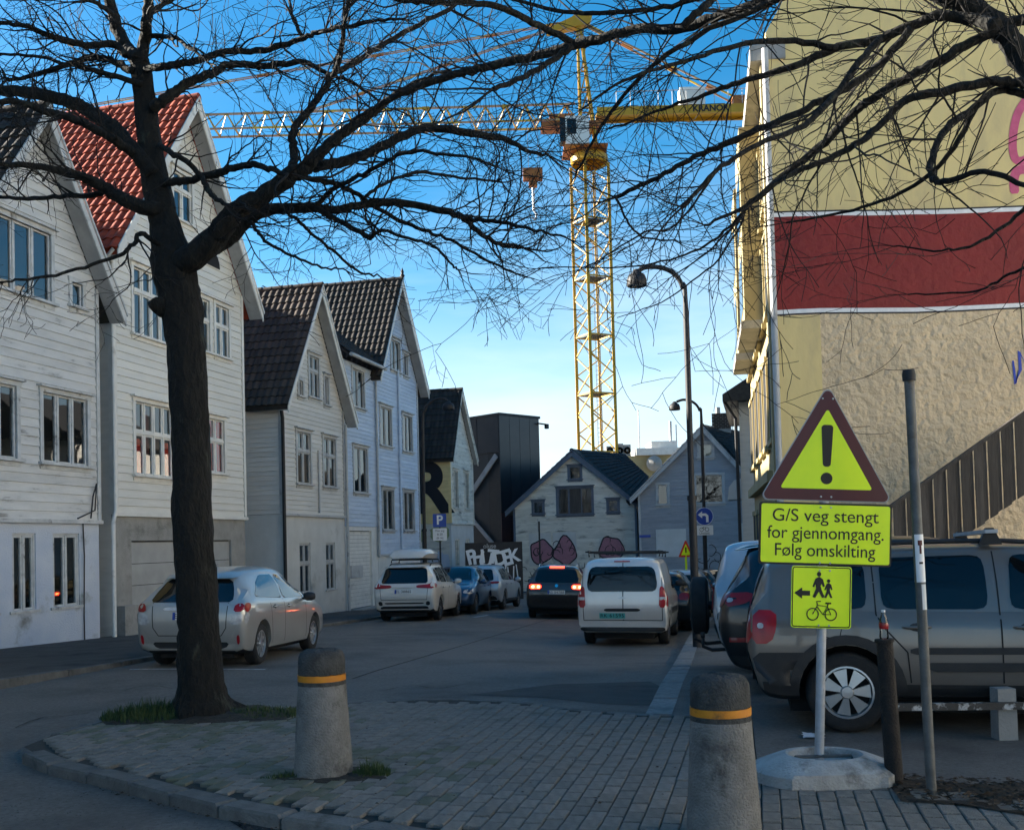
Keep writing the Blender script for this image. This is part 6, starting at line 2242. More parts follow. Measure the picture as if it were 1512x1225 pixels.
# --- silver van
c = Car('van', 'silver delivery van with twin rear doors and green number plate at the right kerb', VAN, 'p_van', axles=(.93, 3.64), wr=.325, rim='rim_dark', spokes=5, dark_below=.42, cladding='p_van')
c.mirror_y('rear_window', 'rear', [(.025, 1.10), (.66, 1.10), (.71, 1.22), (.665, 1.52), (.58, 1.60), (.025, 1.60)], 'car_glass', off=.012)
c.drape('rear_window_strip', 'rear', [(-.06, 1.10), (.06, 1.10), (.06, 1.60), (-.06, 1.60)], 'car_glass', off=.009, rnd=0)
c.seam('rear', [(-.02, 1.72), (-.02, .52)], .018)
c.seam('rear', [(-.80, 1.55), (-.80, .52), (.78, .52), (.80, 1.55)], .014)
c.mirror_y('tail_light', 'rear', [(.735, .78), (.87, .78), (.875, 1.05), (.83, 1.20), (.755, 1.20)], 'lamp_red', off=.016)
c.mirror_y('lamp_lens', 'rear', [(.75, .93), (.87, .93), (.87, .99), (.75, .99)], 'lamp_clear', off=.02, rnd=0)
c.both('tail_light', [(.03, .80), (.13, .80), (.15, 1.1), (.09, 1.18)], 'lamp_red', off=.014)
c.drape('handle_panel', 'rear', [(-.36, .70), (.36, .70), (.36, .76), (-.36, .76)], 'plastic', off=.014)
c.drape('plate_recess', 'rear', [(-.44, .54), (.36, .54), (.34, .70), (-.42, .70)], 'p_van', off=.010)
c.plate('RK 61595', .615, mat='plate_green', y=.2, ink='sign_black')
c.drape('badge', 'rear', [(-.10, .965), (0, .945), (.10, .965), (.04, .985), (0, 1.01), (-.04, .985)], 'rim', off=.022)
c.drape('bumper', 'rear', [(-.86, .40), (.86, .40), (.87, .50), (.60, .515), (-.60, .515), (-.87, .50)], 'p_van', off=.055)
c.drape('bumper_lip', 'rear', [(-.84, .30), (.84, .30), (.86, .385), (-.86, .385)], 'plastic', off=.03)
c.drape('brake_lamp', 'rear', [(-.16, 1.69), (.16, 1.69), (.16, 1.715), (-.16, 1.715)], 'lamp_red', off=.012, rnd=0)
c.both('side_window', [(2.2, 1.12), (3.2, 1.10), (2.85, 1.45), (2.65, 1.58), (2.2, 1.60)], 'car_glass')
c.both('side_trim', [(.45, .62), (.6, .62), (.6, .72), (.45, .72)], 'plastic')
c.both('side_trim', [(1.35, .6), (3.2, .6), (3.2, .72), (1.35, .72)], 'plastic')
c.drape('windscreen', 'top', [(2.66, -.55), (3.42, -.66), (3.42, .66), (2.66, .55)], 'car_glass')
for v in ('left', 'right'):
    c.seam(v, [(1.3, 1.55), (1.3, .4)]); c.seam(v, [(2.15, 1.6), (2.15, .4)]); c.seam(v, [(3.15, 1.1), (3.18, .4)])
c.mirrors(3.0, 1.22, 'plastic')
for x in (.55, 1.35, 2.2):
    mb = MB(); mb.tube([(x, -.72, 1.80), (x, -.74, 1.89), (x, .74, 1.89), (x, .72, 1.80)], .02, 6); mb.box(x - .04, x + .04, -.8, .8, 1.89, 1.92); mb.build('roof_bar', 'plastic', c.root)
for sd in (-1, 1):
    mb = MB(); mb.tube([(.4, sd * .72, 1.905), (2.35, sd * .72, 1.905)], .024, 6); mb.build('roof_bar', 'plastic', c.root)
c.underside(.36)
c.put(on_ground(872, 949, road_z), 77.5, (0, 1))

# --- cars along the right kerb beyond the van and further down the street
rest = [('parked_car', 'dark grey hatchback parked at the kerb just beyond the van', 'p_grey', SN(25.2, 2.6), 77, 'rear'),
        ('parked_car', 'silver hatchback parked at the right kerb in front of the grey house', 'p_palesilver', SN(30.2, 2.4), 77, 'rear'),
        ('parked_car', 'black hatchback parked last in the row on the right kerb', 'p_black', SN(35.0, 2.4), 77, 'rear'),
        ('driving_car', 'blue grey car waiting ahead of the dark car with lit brake lamps', 'p_blue', SN(37.2, 4.9), 77, 'rear'),
        ('parked_car', 'black car standing across the street end by the grey house', 'p_black', Vector((6.4, 43.5, 0)), 0, 'rear')]
for nm, lb, mt_, pos, hd_, vw in rest:
    c = Car(nm, lb, SUV, mt_, L=4.2, W=1.78, H=1.5, axles=(.8, 3.36), wr=.32, dark_below=.3, group='parked cars' if nm == 'parked_car' else 'cars on the street')
    suv_side(c)
    c.drape('rear_window', 'rear', [(-.62, 1.0), (.62, 1.0), (.54, 1.34), (-.54, 1.34)], 'car_glass', off=.01)
    c.mirror_y('tail_light', 'rear', [(.56, .78), (.82, .76), (.84, .95), (.60, .95)], 'lamp_red', off=.012)
    c.plate('EC 50912', .70)
    c.drape('bumper_insert', 'rear', [(-.7, .34), (.7, .34), (.7, .46), (-.7, .46)], 'plastic')
    c.underside()
    c.put(pos, hd_)

# --- row of cars parked across the car park on the right
HD = -13.0
c = Car('parked_car', 'beige grey boxy sport utility car parked side-on behind the warning sign', YETI, 'p_beige', H=1.56, axles=(.80, 3.38), wr=.33, ww=.225, spokes=7, dark_below=.38)
c.zf = walk_z
c.zs = c.fz
c.both('window_surround', [(.48, 1.09), (3.08, 1.045), (2.74, 1.45), (2.5, 1.585), (2.0, 1.605), (.62, 1.585), (.54, 1.53)], 'p_beige', off=.002, rnd=1)
c.both('side_window', [(.52, 1.12), (.98, 1.10), (.98, 1.54), (.58, 1.50)], 'car_glass', rnd=2)
c.both('side_window', [(1.10, 1.10), (1.92, 1.09), (1.92, 1.57), (1.10, 1.56)], 'car_glass', rnd=2)
c.both('side_window', [(2.08, 1.09), (3.02, 1.07), (2.72, 1.42), (2.5, 1.55), (2.12, 1.575)], 'car_glass', rnd=2)
c.drape('windscreen', 'top', [(2.55, -.5), (3.15, -.62), (3.15, .62), (2.55, .5)], 'car_glass')
c.drape('rear_window', 'rear', [(-.68, 1.12), (.68, 1.12), (.60, 1.50), (-.60, 1.50)], 'car_glass', off=.01)
c.mirror_y('tail_light', 'rear', [(.70, .80), (.88, .80), (.885, 1.11), (.72, 1.11)], 'lamp_red', off=.012)
c.both('tail_light', [(.04, .80), (.20, .80), (.25, .95), (.25, 1.10), (.06, 1.11)], 'lamp_red', off=.012)
c.both('lamp_lens', [(.09, .94), (.14, .94), (.14, .99), (.09, .99)], 'lamp_clear', off=.016)
c.both('bumper_cladding', [(.02, .42), (.44, .42), (.46, .60), (.52, .72), (.05, .72)], 'plastic', off=.012)
c.drape('bumper_cladding', 'rear', [(-.84, .42), (.84, .42), (.86, .72), (-.86, .72)], 'plastic', off=.012)
c.drape('skid_plate', 'rear', [(-.6, .40), (.6, .40), (.55, .48), (-.55, .48)], 'rim', off=.03)
c.both('side_trim', [(1.30, .70), (4.0, .70), (4.0, .76), (1.30, .76)], 'plastic', off=.012)
c.both('side_trim', [(1.45, .55), (2.9, .55), (2.9, .63), (1.40, .63)], 'plastic', off=.02)
c.both('sill_trim', [(1.2, .30), (3.0, .30), (3.0, .40), (1.2, .40)], 'plastic', off=.01)
arc = [(.80 + .47 * math.cos(a), (.34 + .47 * math.sin(a)) / c.fz) for a in [math.pi * k / 16 for k in range(17)]]
arc2 = [(.80 + .388 * math.cos(a), (.34 + .388 * math.sin(a)) / c.fz) for a in [math.pi * k / 16 for k in range(17)]]
c.both('wheel_arch', arc + arc2[::-1], 'plastic', off=.014, rnd=0, step=.05)
arc = [(p[0] + 2.58, p[1]) for p in arc]; arc2 = [(p[0] + 2.58, p[1]) for p in arc2]
c.both('wheel_arch', arc + arc2[::-1], 'plastic', off=.014, rnd=0, step=.05)
for v in ('left', 'right'):
    c.seam(v, [(1.04, 1.58), (1.05, 1.05), (1.12, .92), (1.28, .72), (1.3, .45)]); c.seam(v, [(2.0, 1.6), (2.0, .45)]); c.seam(v, [(3.04, 1.05), (3.06, .45)])
    c.seam(v, [(.62, .86), (.75, .84), (.78, .97), (.65, .99), (.62, .86)], .007, 'fuel_flap')
c.handle(1.36, .94); c.handle(2.2, .935)
c.mirrors(2.9, 1.08, 'p_beige')
c.rails(.55, 2.6, .58, 'plastic', .055, .022)
for x in (1.0, 2.0):
    mb = MB(); mb.box(x - .05, x + .05, -.68, .68, 1.625, 1.655); mb.build('roof_bar', 'steel', c.root)
    for sd in (-1, 1):
        mb = MB(); mb.hexa([(x - .09, sd * .60 - .03, 1.53), (x + .09, sd * .60 - .03, 1.53), (x + .09, sd * .60 + .03, 1.53), (x - .09, sd * .60 + .03, 1.53), (x - .03, sd * .60 - .03, 1.67), (x + .03, sd * .60 - .03, 1.67), (x + .03, sd * .60 + .03, 1.67), (x - .03, sd * .60 + .03, 1.67)]); mb.build('bar_foot', 'plastic', c.root)
c.underside(.34)
c.put(on_ground(1252, 1079, walk_z), HD, (0, -1))

c = Car('parked_car', 'glossy black sport utility car with tow hitch between the beige and silver cars', SUV, 'p_black', L=4.5, W=1.84, H=1.66, axles=(.9, 3.58), wr=.345, dark_below=.42)
c.zf = walk_z
suv_side(c)
c.drape('rear_window', 'rear', [(-.66, 1.10), (.66, 1.10), (.58, 1.48), (-.58, 1.48)], 'car_glass', off=.01)
c.drape('spoiler', 'rear', [(-.58, 1.54), (.58, 1.54), (.54, 1.61), (-.54, 1.61)], 'p_black', off=.16)
c.mirror_y('tail_light', 'rear', [(.50, .93), (.86, .92), (.88, 1.04), (.82, 1.10), (.52, 1.04)], 'lamp_red', off=.014)
c.both('tail_light', [(.07, .93), (.28, .96), (.40, 1.03), (.36, 1.09), (.12, 1.08)], 'lamp_red', off=.014)
c.both('lamp_lens', [(.10, .98), (.17, .99), (.17, 1.03), (.11, 1.03)], 'lamp_clear', off=.018)
c.both('reflector', [(.12, .56), (.3, .56), (.3, .61), (.12, .61)], 'lamp_red', off=.012, rnd=0)
c.drape('bumper_insert', 'rear', [(-.6, .40), (.6, .40), (.6, .52), (-.6, .52)], 'rim', off=.014)
c.plate('EF 20764', .78)
mb = MB(); mb.tube([(.3, 0, .42), (-.10, 0, .40), (-.20, 0, .44), (-.20, 0, .56)], .022, 8); mb.tube([(-.2, 0, .54), (-.2, 0, .6)], [.025, .028], 8); mb.build('tow_hitch', 'black_metal', c.root, smooth=True)
c.underside(.36)
c.put((2.36, 11.85), HD)

c = Car('parked_car', 'silver off-road car with spare wheel on its tail beyond the black car', YETI, 'p_palesilver', L=4.0, W=1.8, H=1.75, axles=(.75, 3.1), wr=.35, dark_below=.42)
c.zf = walk_z
suv_side(c)
c.drape('rear_window', 'rear', [(-.64, 1.2), (.64, 1.2), (.58, 1.56), (-.58, 1.56)], 'car_glass', off=.01)
c.mirror_y('tail_light', 'rear', [(.72, .8), (.86, .8), (.86, 1.1), (.74, 1.1)], 'lamp_red', off=.014)
c.drape('bumper_insert', 'rear', [(-.8, .44), (.8, .44), (.8, .62), (-.8, .62)], 'plastic', off=.03)
mb = MB(); mb.lathe([(.2, -.10), (.33, -.115), (.385, -.09), (.395, -.03), (.395, .03), (.385, .09), (.33, .115), (.2, .10)], 36, (0, 0, 0), 'y')
sw = mb.build('spare_wheel', 'rubber', c.root, smooth=50, fix=True)
sw.rotation_euler = (0, 0, R(90)); sw.location = (-.20, .05, .86)
mb = MB(); mb.lathe([(.0, .08), (.21, .07), (.21, -.1), (0, -.1)], 24, (0, 0, 0), 'y'); sr = mb.build('wheel_hub', 'plastic', sw, fix=True)
mb = MB(); mb.tube([(-.08, .05, .86), (.2, .05, .86)], .06, 8); mb.tube([(-.3, .05, .40), (-.12, .05, .34), (.3, .05, .38)], .025, 8); mb.build('carrier', 'black_metal', c.root)
c.underside(.36)
c.put((2.72, 14.0), HD)

# ============================================================ SIGNS, POSTS, LAMPS, SMALL THINGS
def rounded(poly, r, n=5):
    out = []
    m = len(poly)
    for i in range(m):
        p, a, b = Vector(poly[i]), Vector(poly[i - 1]), Vector(poly[(i + 1) % m])
        u, v = (a - p).normalized(), (b - p).normalized()
        half = math.acos(max(-1, min(1, u.dot(v)))) / 2
        t = r / math.tan(half)
        c = p + (u + v).normalized() * (r / math.sin(half))
        s_, e_ = p + u * t - c, p + v * t - c
        a0, a1 = math.atan2(s_.y, s_.x), math.atan2(e_.y, e_.x)
        da = (a1 - a0 + math.pi) % (2 * math.pi) - math.pi
        for k in range(n + 1):
            q = a0 + da * k / n
            out.append((c.x + r * math.cos(q), c.y + r * math.sin(q)))
    return out


def plate(name, poly, y0, y1, mat, parent):
    mb = MB(); mb.prism(poly, y0, y1, 'y')
    return mb.build(name, mat, parent, fix=True)


def fit_text(name, body, w, h_cap, mat, parent, x, y, z):
    o = text_mesh(name, body, .2, mat, parent, None, ext=.0006)
    xs_ = [v.co.x for v in o.data.vertices]
    ref = text_mesh('ref', 'H', .2, mat)
    ys_ = [v.co.y for v in ref.data.vertices]
    hc = max(ys_) - min(ys_); yb = min(ys_)
    bpy.data.objects.remove(ref)
    sx, sy = w / (max(xs_) - min(xs_)), h_cap / hc
    cx_ = (max(xs_) + min(xs_)) / 2
    for v in o.data.vertices:
        v.co = ((v.co.x - cx_) * sx, (v.co.y - yb) * sy, v.co.z)
    o.matrix_local = Matrix.Translation((x, y, z)) @ Matrix.Rotation(R(90), 4, 'X')
    return o


def disc(cx, cz, r, n=20):
    return [(cx + r * math.cos(2 * math.pi * k / n), cz + r * math.sin(2 * math.pi * k / n)) for k in range(n)]


# --- warning sign on its concrete foot
SX, SY = 2.04, 6.97
foot = empty('concrete_block', (SX + .02, SY, 0))
tag(foot, 'pale concrete sign foot with lifting hollow standing on the brick paving', 'sign base')
mb = MB()
prof = [(.43, 0), (.475, .015), (.475, .085), (.45, .105), (.33, .168), (.275, .176)]
mb.lathe(prof + [(.255, .17), (.215, .115), (.0, .11)], 28, (0, 0, 0))
for i, v in enumerate(mb.v):
    mb.v[i] = (v[0] * (1.04 if v[2] < .16 else .92), max(-.30, min(.30, v[1] * .82)) + .1 * v[1] * (v[2] < .11), v[2])
mb.build('block', 'foot', foot, smooth=25)
mb = MB(); mb.tube([(-.2, .02, .12), (-.19, .02, .15), (.19, .02, .15), (.2, .02, .12)], .012, 6); mb.build('lifting_bar', 'old_steel', foot)

sg = empty('warning_sign', (SX, SY, .12))
sg.rotation_euler = (0, R(3.1), 0)
tag(sg, 'galvanised pole carrying a red and yellow exclamation triangle above two yellow plates', 'road sign')
mb = MB(); mb.tube([(0, .045, -.0), (0, .045, 2.35)], .0315, 14); mb.build('pole', 'steel', sg, smooth=50)
zb_ = 1.755                 # lower edge of the triangle above the root
tri_o = rounded([(-.455, zb_), (.455, zb_), (0, zb_ + .80)], .035)
tri_r = rounded([(-.445, zb_ + .006), (.445, zb_ + .006), (0, zb_ + .787)], .033)
tri_i = rounded([(-.315, zb_ + .083), (.315, zb_ + .083), (0, zb_ + .632)], .012)
tp = plate('triangle_plate', tri_o, -.001, .012, 'sign_back', sg)
plate('red_border', tri_r, -.0035, -.0011, 'sign_red', tp)
plate('yellow_field', tri_i, -.006, -.0036, 'fluor', tp)
plate('exclamation_bar', rounded([(-.026, zb_ + .235), (.026, zb_ + .235), (.041, zb_ + .52), (-.041, zb_ + .52)], .022), -.008, -.0061, 'sign_black', tp)
plate('exclamation_dot', disc(0, zb_ + .155, .04), -.008, -.0061, 'sign_black', tp)
z1, z0 = zb_ - .012, zb_ - .435
p2 = plate('text_plate', rounded([(-.45, z0), (.45, z0), (.45, z1), (-.45, z1)], .018), -.001, .012, 'sign_black', sg)
plate('yellow_field', rounded([(-.437, z0 + .013), (.437, z0 + .013), (.437, z1 - .013), (-.437, z1 - .013)], .014), -.0035, -.0011, 'fluor', p2)
fit_text('lettering', 'G/S veg stengt', .72, .083, 'sign_black', p2, 0, -.005, z0 + .295)
fit_text('lettering', 'for gjennomgang.', .79, .083, 'sign_black', p2, .0, -.005, z0 + .178)
fit_text('lettering', 'Følg omskilting', .68, .083, 'sign_black', p2, .0, -.005, z0 + .06)
z3, z2 = z0 - .006, z0 - .426
xc = -.02
p3 = plate('symbol_plate', rounded([(xc - .205, z2), (xc + .205, z2), (xc + .205, z3), (xc - .205, z3)], .02), -.001, .012, 'sign_back', sg)
plate('yellow_field', rounded([(xc - .204, z2 + .001), (xc + .204, z2 + .001), (xc + .204, z3 - .001), (xc - .204, z3 - .001)], .02), -.0035, -.0011, 'fluor', p3)
b_o = rounded([(xc - .195, z2 + .01), (xc + .195, z2 + .01), (xc + .195, z3 - .01), (xc - .195, z3 - .01)], .016)
mb = MB(); mb.tube([(q[0], -.0045, q[1]) for q in b_o + b_o[:1]], .0035, 4, cap=False); mb.build('black_border', 'sign_black', p3)


def S(x, y):               # symbol coordinates 0..1 on the square plate
    return (xc - .205 + .41 * x, z2 + .42 * y)


def sym(name, polys):
    for pl_ in polys:
        plate(name, [S(*q) for q in pl_], -.0062, -.0036, 'sign_black', p3)


sym('arrow', [[(.05, .56), (.18, .65), (.18, .60), (.31, .60), (.31, .52), (.18, .52), (.18, .47)]])
man = [(.40, .80), (.46, .83), (.52, .79), (.555, .68), (.525, .665), (.50, .72), (.485, .68), (.50, .62), (.555, .50), (.51, .49), (.455, .59), (.40, .49), (.355, .50), (.41, .64), (.40, .71), (.375, .66), (.35, .67)]
sym('adult_figure', [man, [(.455 + .035 * math.cos(a * .524), .87 + .04 * math.sin(a * .524)) for a in range(12)]])
sym('child_figure', [[(.615 + (x - .455) * .66, .49 + (y - .49) * .72) for x, y in man], [(.615 + .027 * math.cos(a * .524), .765 + .03 * math.sin(a * .524)) for a in range(12)]])
mb = MB()
def T(pts, r): mb.tube([(S(*q)[0], -.0045, S(*q)[1]) for q in pts], r, 5)
for cx_ in (.36, .66):
    T([(cx_ + .095 * math.cos(2 * math.pi * k / 20), .225 + .095 * math.sin(2 * math.pi * k / 20)) for k in range(21)], .0042)
T([(.36, .225), (.44, .37), (.60, .35), (.53, .225), (.43, .345)], .0042)
T([(.60, .35), (.66, .225), (.53, .225)], .0042)
T([(.60, .35), (.615, .40)], .0042); T([(.57, .405), (.66, .405)], .006)
T([(.44, .37), (.425, .43), (.49, .435)], .0042)
mb.build('bicycle', 'sign_black', p3)
for zz in (zb_ + .70, zb_ + .03, z1 - .03, z0 + .015, z3 - .03, z2 + .02):
    for dx in (-.035, .035):
        mb = MB(); mb.lathe([(.0, -.006), (.006, -.005), (.007, 0)], 8, (dx, -.004, zz), 'y'); mb.build('rivet', 'steel', sg)
for zz in (zb_ + .5, zb_ + .1, z0 + .3, z0 + .08, z2 + .3, z2 + .1):
    mb = MB(); mb.box(-.06, .06, .012, .022, zz - .015, zz + .015); mb.lathe([(.035, -.015), (.040, -.015), (.040, .015), (.035, .015)], 14, (0, .045, zz)); mb.build('clamp', 'steel', sg)


# --- bollards
def bollard(loc, label, rz, s=1.0):
    root = empty('bollard', loc, rz)
    root.scale = (s, s, s)
    tag(root, label, 'bollard', 'concrete bollards on the paving')
    mb = MB()
    prof = [(.0, -.05), (.213, -.05), (.213, .02), (.208, .1), (.196, .3), (.183, .5), (.174, .655)]
    fine = []
    for a, b in zip(prof[:-1], prof[1:]):
        for k in range(4):
            fine.append((a[0] + (b[0] - a[0]) * k / 4, a[1] + (b[1] - a[1]) * k / 4))
    mb.lathe(fine + [prof[-1]], 40)
    rng = random.Random(int(loc[0] * 100))
    mb.v = [(v[0] * (1 + rng.gauss(0, .004)), v[1] * (1 + rng.gauss(0, .004)), v[2]) for v in mb.v]
    mb.build('body', 'bollard', root, smooth=True)
    mb = MB(); mb.lathe([(.170, .652), (.1735, .653), (.1735, .683), (.170, .684)], 40); mb.build('dark_ring', 'bollard_cap', root, smooth=30)
    mb = MB(); mb.lathe([(.170, .684), (.1745, .685), (.1745, .728), (.170, .729)], 40); mb.build('orange_band', 'orange_band', root, smooth=30)
    mb = MB(); mb.lathe([(.168, .729), (.171, .74), (.169, .82), (.165, .858), (.148, .89), (.12, .905), (.05, .912), (.0, .913)], 40)
    mb.v = [(v[0] * (1 + rng.gauss(0, .006)), v[1] * (1 + rng.gauss(0, .006)), v[2] + rng.gauss(0, .003)) for v in mb.v]
    mb.build('cap', 'bollard_cap', root, smooth=60)


bollard((BOL1.x, BOL1.y, 0), 'concrete bollard with orange band and dark cap standing in a tuft of grass', 0, 1.0)
q = at(1066, 1120, 5.75)
bollard((q.x, q.y, 0), 'concrete bollard with orange band and dark cap beside the sign foot', 1.0, .97)

# --- leaning steel pole with stickers
pb, pt = on_ground(1376, 1176), at(1342, 553, 6.45)
pl_o = empty('steel_pole', (pb.x, pb.y, 0))
tag(pl_o, 'slightly leaning old steel pole with worn stickers behind the sign foot', 'pole')
vtop = Vector((pt.x - pb.x, pt.y - pb.y, pt.z))
mb = MB(); mb.tube([Vector((0, 0, -.05)), vtop * .35, vtop * .7, vtop], .031, 14); mb.build('shaft', 'old_steel', pl_o, smooth=50)
mb = MB(); mb.tube([vtop * .985, vtop * 1.0, vtop + Vector((0, 0, .03))], [.04, .042, .036], 14); mb.build('cap', 'black_metal', pl_o, smooth=40)


def sticker(t0, t1, a0, a1, mat, r=.0325, nm='sticker'):
    mb = MB()
    ax_ = vtop.normalized(); u = ax_.cross(Vector((0, 1, 0))).normalized(); w = ax_.cross(u)
    n = 8
    vs_ = []
    for k in range(n + 1):
        a = R(a0 + (a1 - a0) * k / n)
        d_ = (u * math.cos(a) + w * math.sin(a)) * r
        vs_ += [vtop * t0 + d_, vtop * t1 + d_]
    mb.add(vs_, [(2 * k, 2 * k + 2, 2 * k + 3, 2 * k + 1) for k in range(n)])
    return mb.build(nm, mat, pl_o, smooth=True)


sgn_ = 1 if (vtop.normalized().cross(Vector((0, 1, 0))).cross(vtop)).y < 0 else -1
sticker(.505, .618, -150, -30, 'sign_white')
sticker(.505, .618, 30, 150, 'sign_white')
for a0, a1 in ((-115, -65), (65, 115)):
    sticker(.592, .604, a0, a1, 'sign_red', .034)
    m = (a0 + a1) / 2
    sticker(.572, .592, m - 11, m + 11, 'sign_red', .034)
    sticker(.548, .553, a0 + 5, a1 - 5, 'sign_black', .034)
sticker(.44, .50, -130, -90, 'plate_white'); sticker(.44, .50, 80, 140, 'plate_white'); sticker(.38, .41, -100, -70, 'steel', .033)

# --- dark iron post with a bottle on it
ib = on_ground(1322, 1160)
ip = empty('iron_post', (ib.x, ib.y, 0))
tag(ip, 'short dark rusty iron post with a bottle standing on top', 'post')
mb = MB(); mb.tube([(0, 0, -.05), (-.02, 0, .5), (-.035, 0, .95)], [.058, .056, .054], 12, jit=.03); mb.build('shaft', 'rust_post', ip, smooth=50)
mb = MB(); mb.tube([(-.035, 0, .935), (-.036, 0, .955)], [.065, .062], 12); mb.build('cap', 'rust_post', ip, smooth=40)
M['bottle_glass'] = glass_mat('clear_bottle', 1.5, (.86, .88, .88))
bo = empty('bottle', (ib.x - .036, ib.y, .956))
tag(bo, 'small clear bottle with a red label left on the iron post', 'bottle')
mb = MB(); mb.lathe([(.0, .004), (.024, .0), (.030, .012), (.026, .055), (.030, .075), (.030, .10), (.022, .135), (.012, .16), (.012, .178)], 18); mb.build('glass', 'bottle_glass', bo, smooth=60)
mb = MB(); mb.lathe([(.0288, .066), (.0305, .075), (.0305, .096), (.0285, .104)], 18); mb.build('label', 'lamp_red', bo, smooth=True)
mb = MB(); mb.lathe([(.0135, .174), (.0135, .188), (.0, .19)], 12); mb.build('cap', 'sign_white', bo, smooth=40)

# --- low rail on concrete posts
ra_, rb_ = at(1330, 1048, 7.9), at(1487, 1047, 8.1)
gr = empty('low_rail', (rb_.x, rb_.y, 0))
tag(gr, 'low chipped white rail on short concrete posts in front of the beige car', 'railing')
for dx in (-1.9 if False else .0, 2.1):
    mb = MB(); mb.box(dx - .075, dx + .075, -.01, .13, -.05, .40)
    mb.v = [(v[0] * (1 if v[2] < .2 else .94) + (0 if v[2] < .2 else dx * .06), v[1], v[2]) for v in mb.v]
    mb.build('post', 'concrete', gr)
mb = MB()
xl_ = ra_.x - rb_.x
mb.hexa([(xl_, -.05, ra_.z - .03), (2.4, -.05, rb_.z - .03), (2.4, -.012, rb_.z - .03), (xl_, -.012, ra_.z - .03), (xl_, -.05, ra_.z + .025), (2.4, -.05, rb_.z + .025), (2.4, -.012, rb_.z + .025), (xl_, -.012, ra_.z + .025)])
M['chipped'] = pm('chipped_paint', (.45, .45, .44), (.05, .045, .04), 11, .7, .3, 60, lo=.42, hi=.5)
mb.build('rail', 'chipped', gr)


# --- street lamps
def street_lamp(label, base, pts, head, r, hr):
    root = empty('street_lamp', base)
    tag(root, label, 'street lamp', 'curved street lamps')
    o = Vector(base)
    P = [Vector(q) - o for q in catmull([tuple(p) for p in pts], 6)]
    split = pts[0].z + (pts[1].z - pts[0].z) * .5
    mb = MB(); mb.tube([(0, 0, -.1), P[1] * .0 + Vector((0, 0, .0)), P[0].lerp(P[6], .45)], [r * 1.35, r * 1.35, r * 1.3], 12); mb.build('base_section', 'black_metal', root, smooth=50)
    k0 = P[0].lerp(P[6], .45)
    mb = MB(); mb.tube([k0 - Vector((0, 0, .04)), k0 + Vector((0, 0, .05))], r * 1.6, 12); mb.build('collar', 'black_metal', root, smooth=40)
    up = [k0] + P[6:]
    mb = MB(); mb.tube(up, [r] * 2 + [r * .8] * (len(up) - 2) if len(up) > 2 else r, 12); mb.build('pole', 'black_metal', root, smooth=60)
    h = Vector(head) - o
    mb = MB(); mb.lathe([(.0, .16), (hr * .3, .155), (hr * .42, .10), (hr * .8, .05), (hr * .98, -.04), (hr, -.14), (hr * .95, -.16), (hr * .85, -.14)], 20, h); mb.build('shade', 'black_metal', root, smooth=50)
    mb = MB(); mb.lathe([(.0, -.135), (hr * .84, -.135)], 16, h); mb.build('lens', 'lamp_clear', root)
    return root


b1 = on_ground(1029, 955, walk_z)
Y = b1.y
street_lamp('tall black street lamp with hooked arm beside the row of parked cars', b1, [b1, at(1013, 470, Y), at(1008, 425, Y), at(995, 404, Y), at(975, 395, Y), at(952, 395, Y), at(941, 402, Y)], at(940, 410, Y), .056, .19)
b2 = at(1042, 850, 38.0); b2.z = walk_z(b2.x, b2.y)
street_lamp('hooked black street lamp carrying the blue arrow sign', b2, [b2, at(1036, 630, 38), at(1033, 606, 38), at(1024, 594, 38), at(1010, 590, 38), at(999, 593, 38)], at(996, 599, 38), .06, .21)
b3 = at(627, 830, 36.0); b3.z = left_z(b3.x, b3.y)
street_lamp('black street lamp in front of the house with the big letter', b3, [b3, at(624, 640, 36), at(627, 606, 36), at(638, 592, 36), at(652, 588, 36), at(661, 592, 36)], at(662, 598, 36), .06, .21)

# --- traffic signs down the street
ar = at(1040, 762, 37.85)
a_o = empty('arrow_sign', (ar.x, ar.y, ar.z))
tag(a_o, 'round blue sign with white left turn arrow mounted on a lamp post', 'road sign')
plate('disc', disc(0, 0, .33, 28), .0, .02, 'sign_white', a_o)
plate('blue_field', disc(0, 0, .315, 28), -.004, -.0005, 'sign_blue', a_o)
plate('arrow', [(-.24, .06), (-.08, .19), (-.08, .11), (.06, .11), (.15, .03), (.15, -.22), (.06, -.22), (.06, -.01), (.02, .02), (-.08, .02), (-.08, -.07)], -.008, -.0045, 'sign_white', a_o)
bp_ = at(1040, 783, 37.85)
b_o2 = empty('cycle_plate', (bp_.x, bp_.y, bp_.z))
tag(b_o2, 'white plate with a bicycle symbol below the blue arrow sign', 'road sign')
plate('plate', rounded([(-.33, -.17), (.33, -.17), (.33, .19), (-.33, .19)], .03), 0, .02, 'sign_white', b_o2)
mb = MB()
for cx_ in (-.1, .1):
    mb.tube([(cx_ + .07 * math.cos(a * .524), -.006, .04 + .07 * math.sin(a * .524)) for a in range(13)], .008, 4)
mb.tube([(-.1, -.006, .04), (-.04, -.006, .13), (.06, -.006, .12), (.0, -.006, .04), (-.04, -.006, .13)], .008, 4)
mb.build('bicycle', 'sign_black', b_o2)
text_mesh('lettering', 'Unntatt', .12, 'sign_black', b_o2, Matrix.Translation((0, -.006, -.10)) @ Matrix.Rotation(R(90), 4, 'X'))
wt = at(1013, 822, 33.5)
w_o = empty('warning_sign', (wt.x, wt.y, walk_z(wt.x, wt.y)))
tag(w_o, 'small yellow and red warning triangle on a yellow pole by a lamp post', 'road sign')
hz_ = wt.z - walk_z(wt.x, wt.y)
plate('triangle_plate', rounded([(-.25, hz_), (.25, hz_), (0, hz_ + .58)], .03), 0, .01, 'curtain_red', w_o)
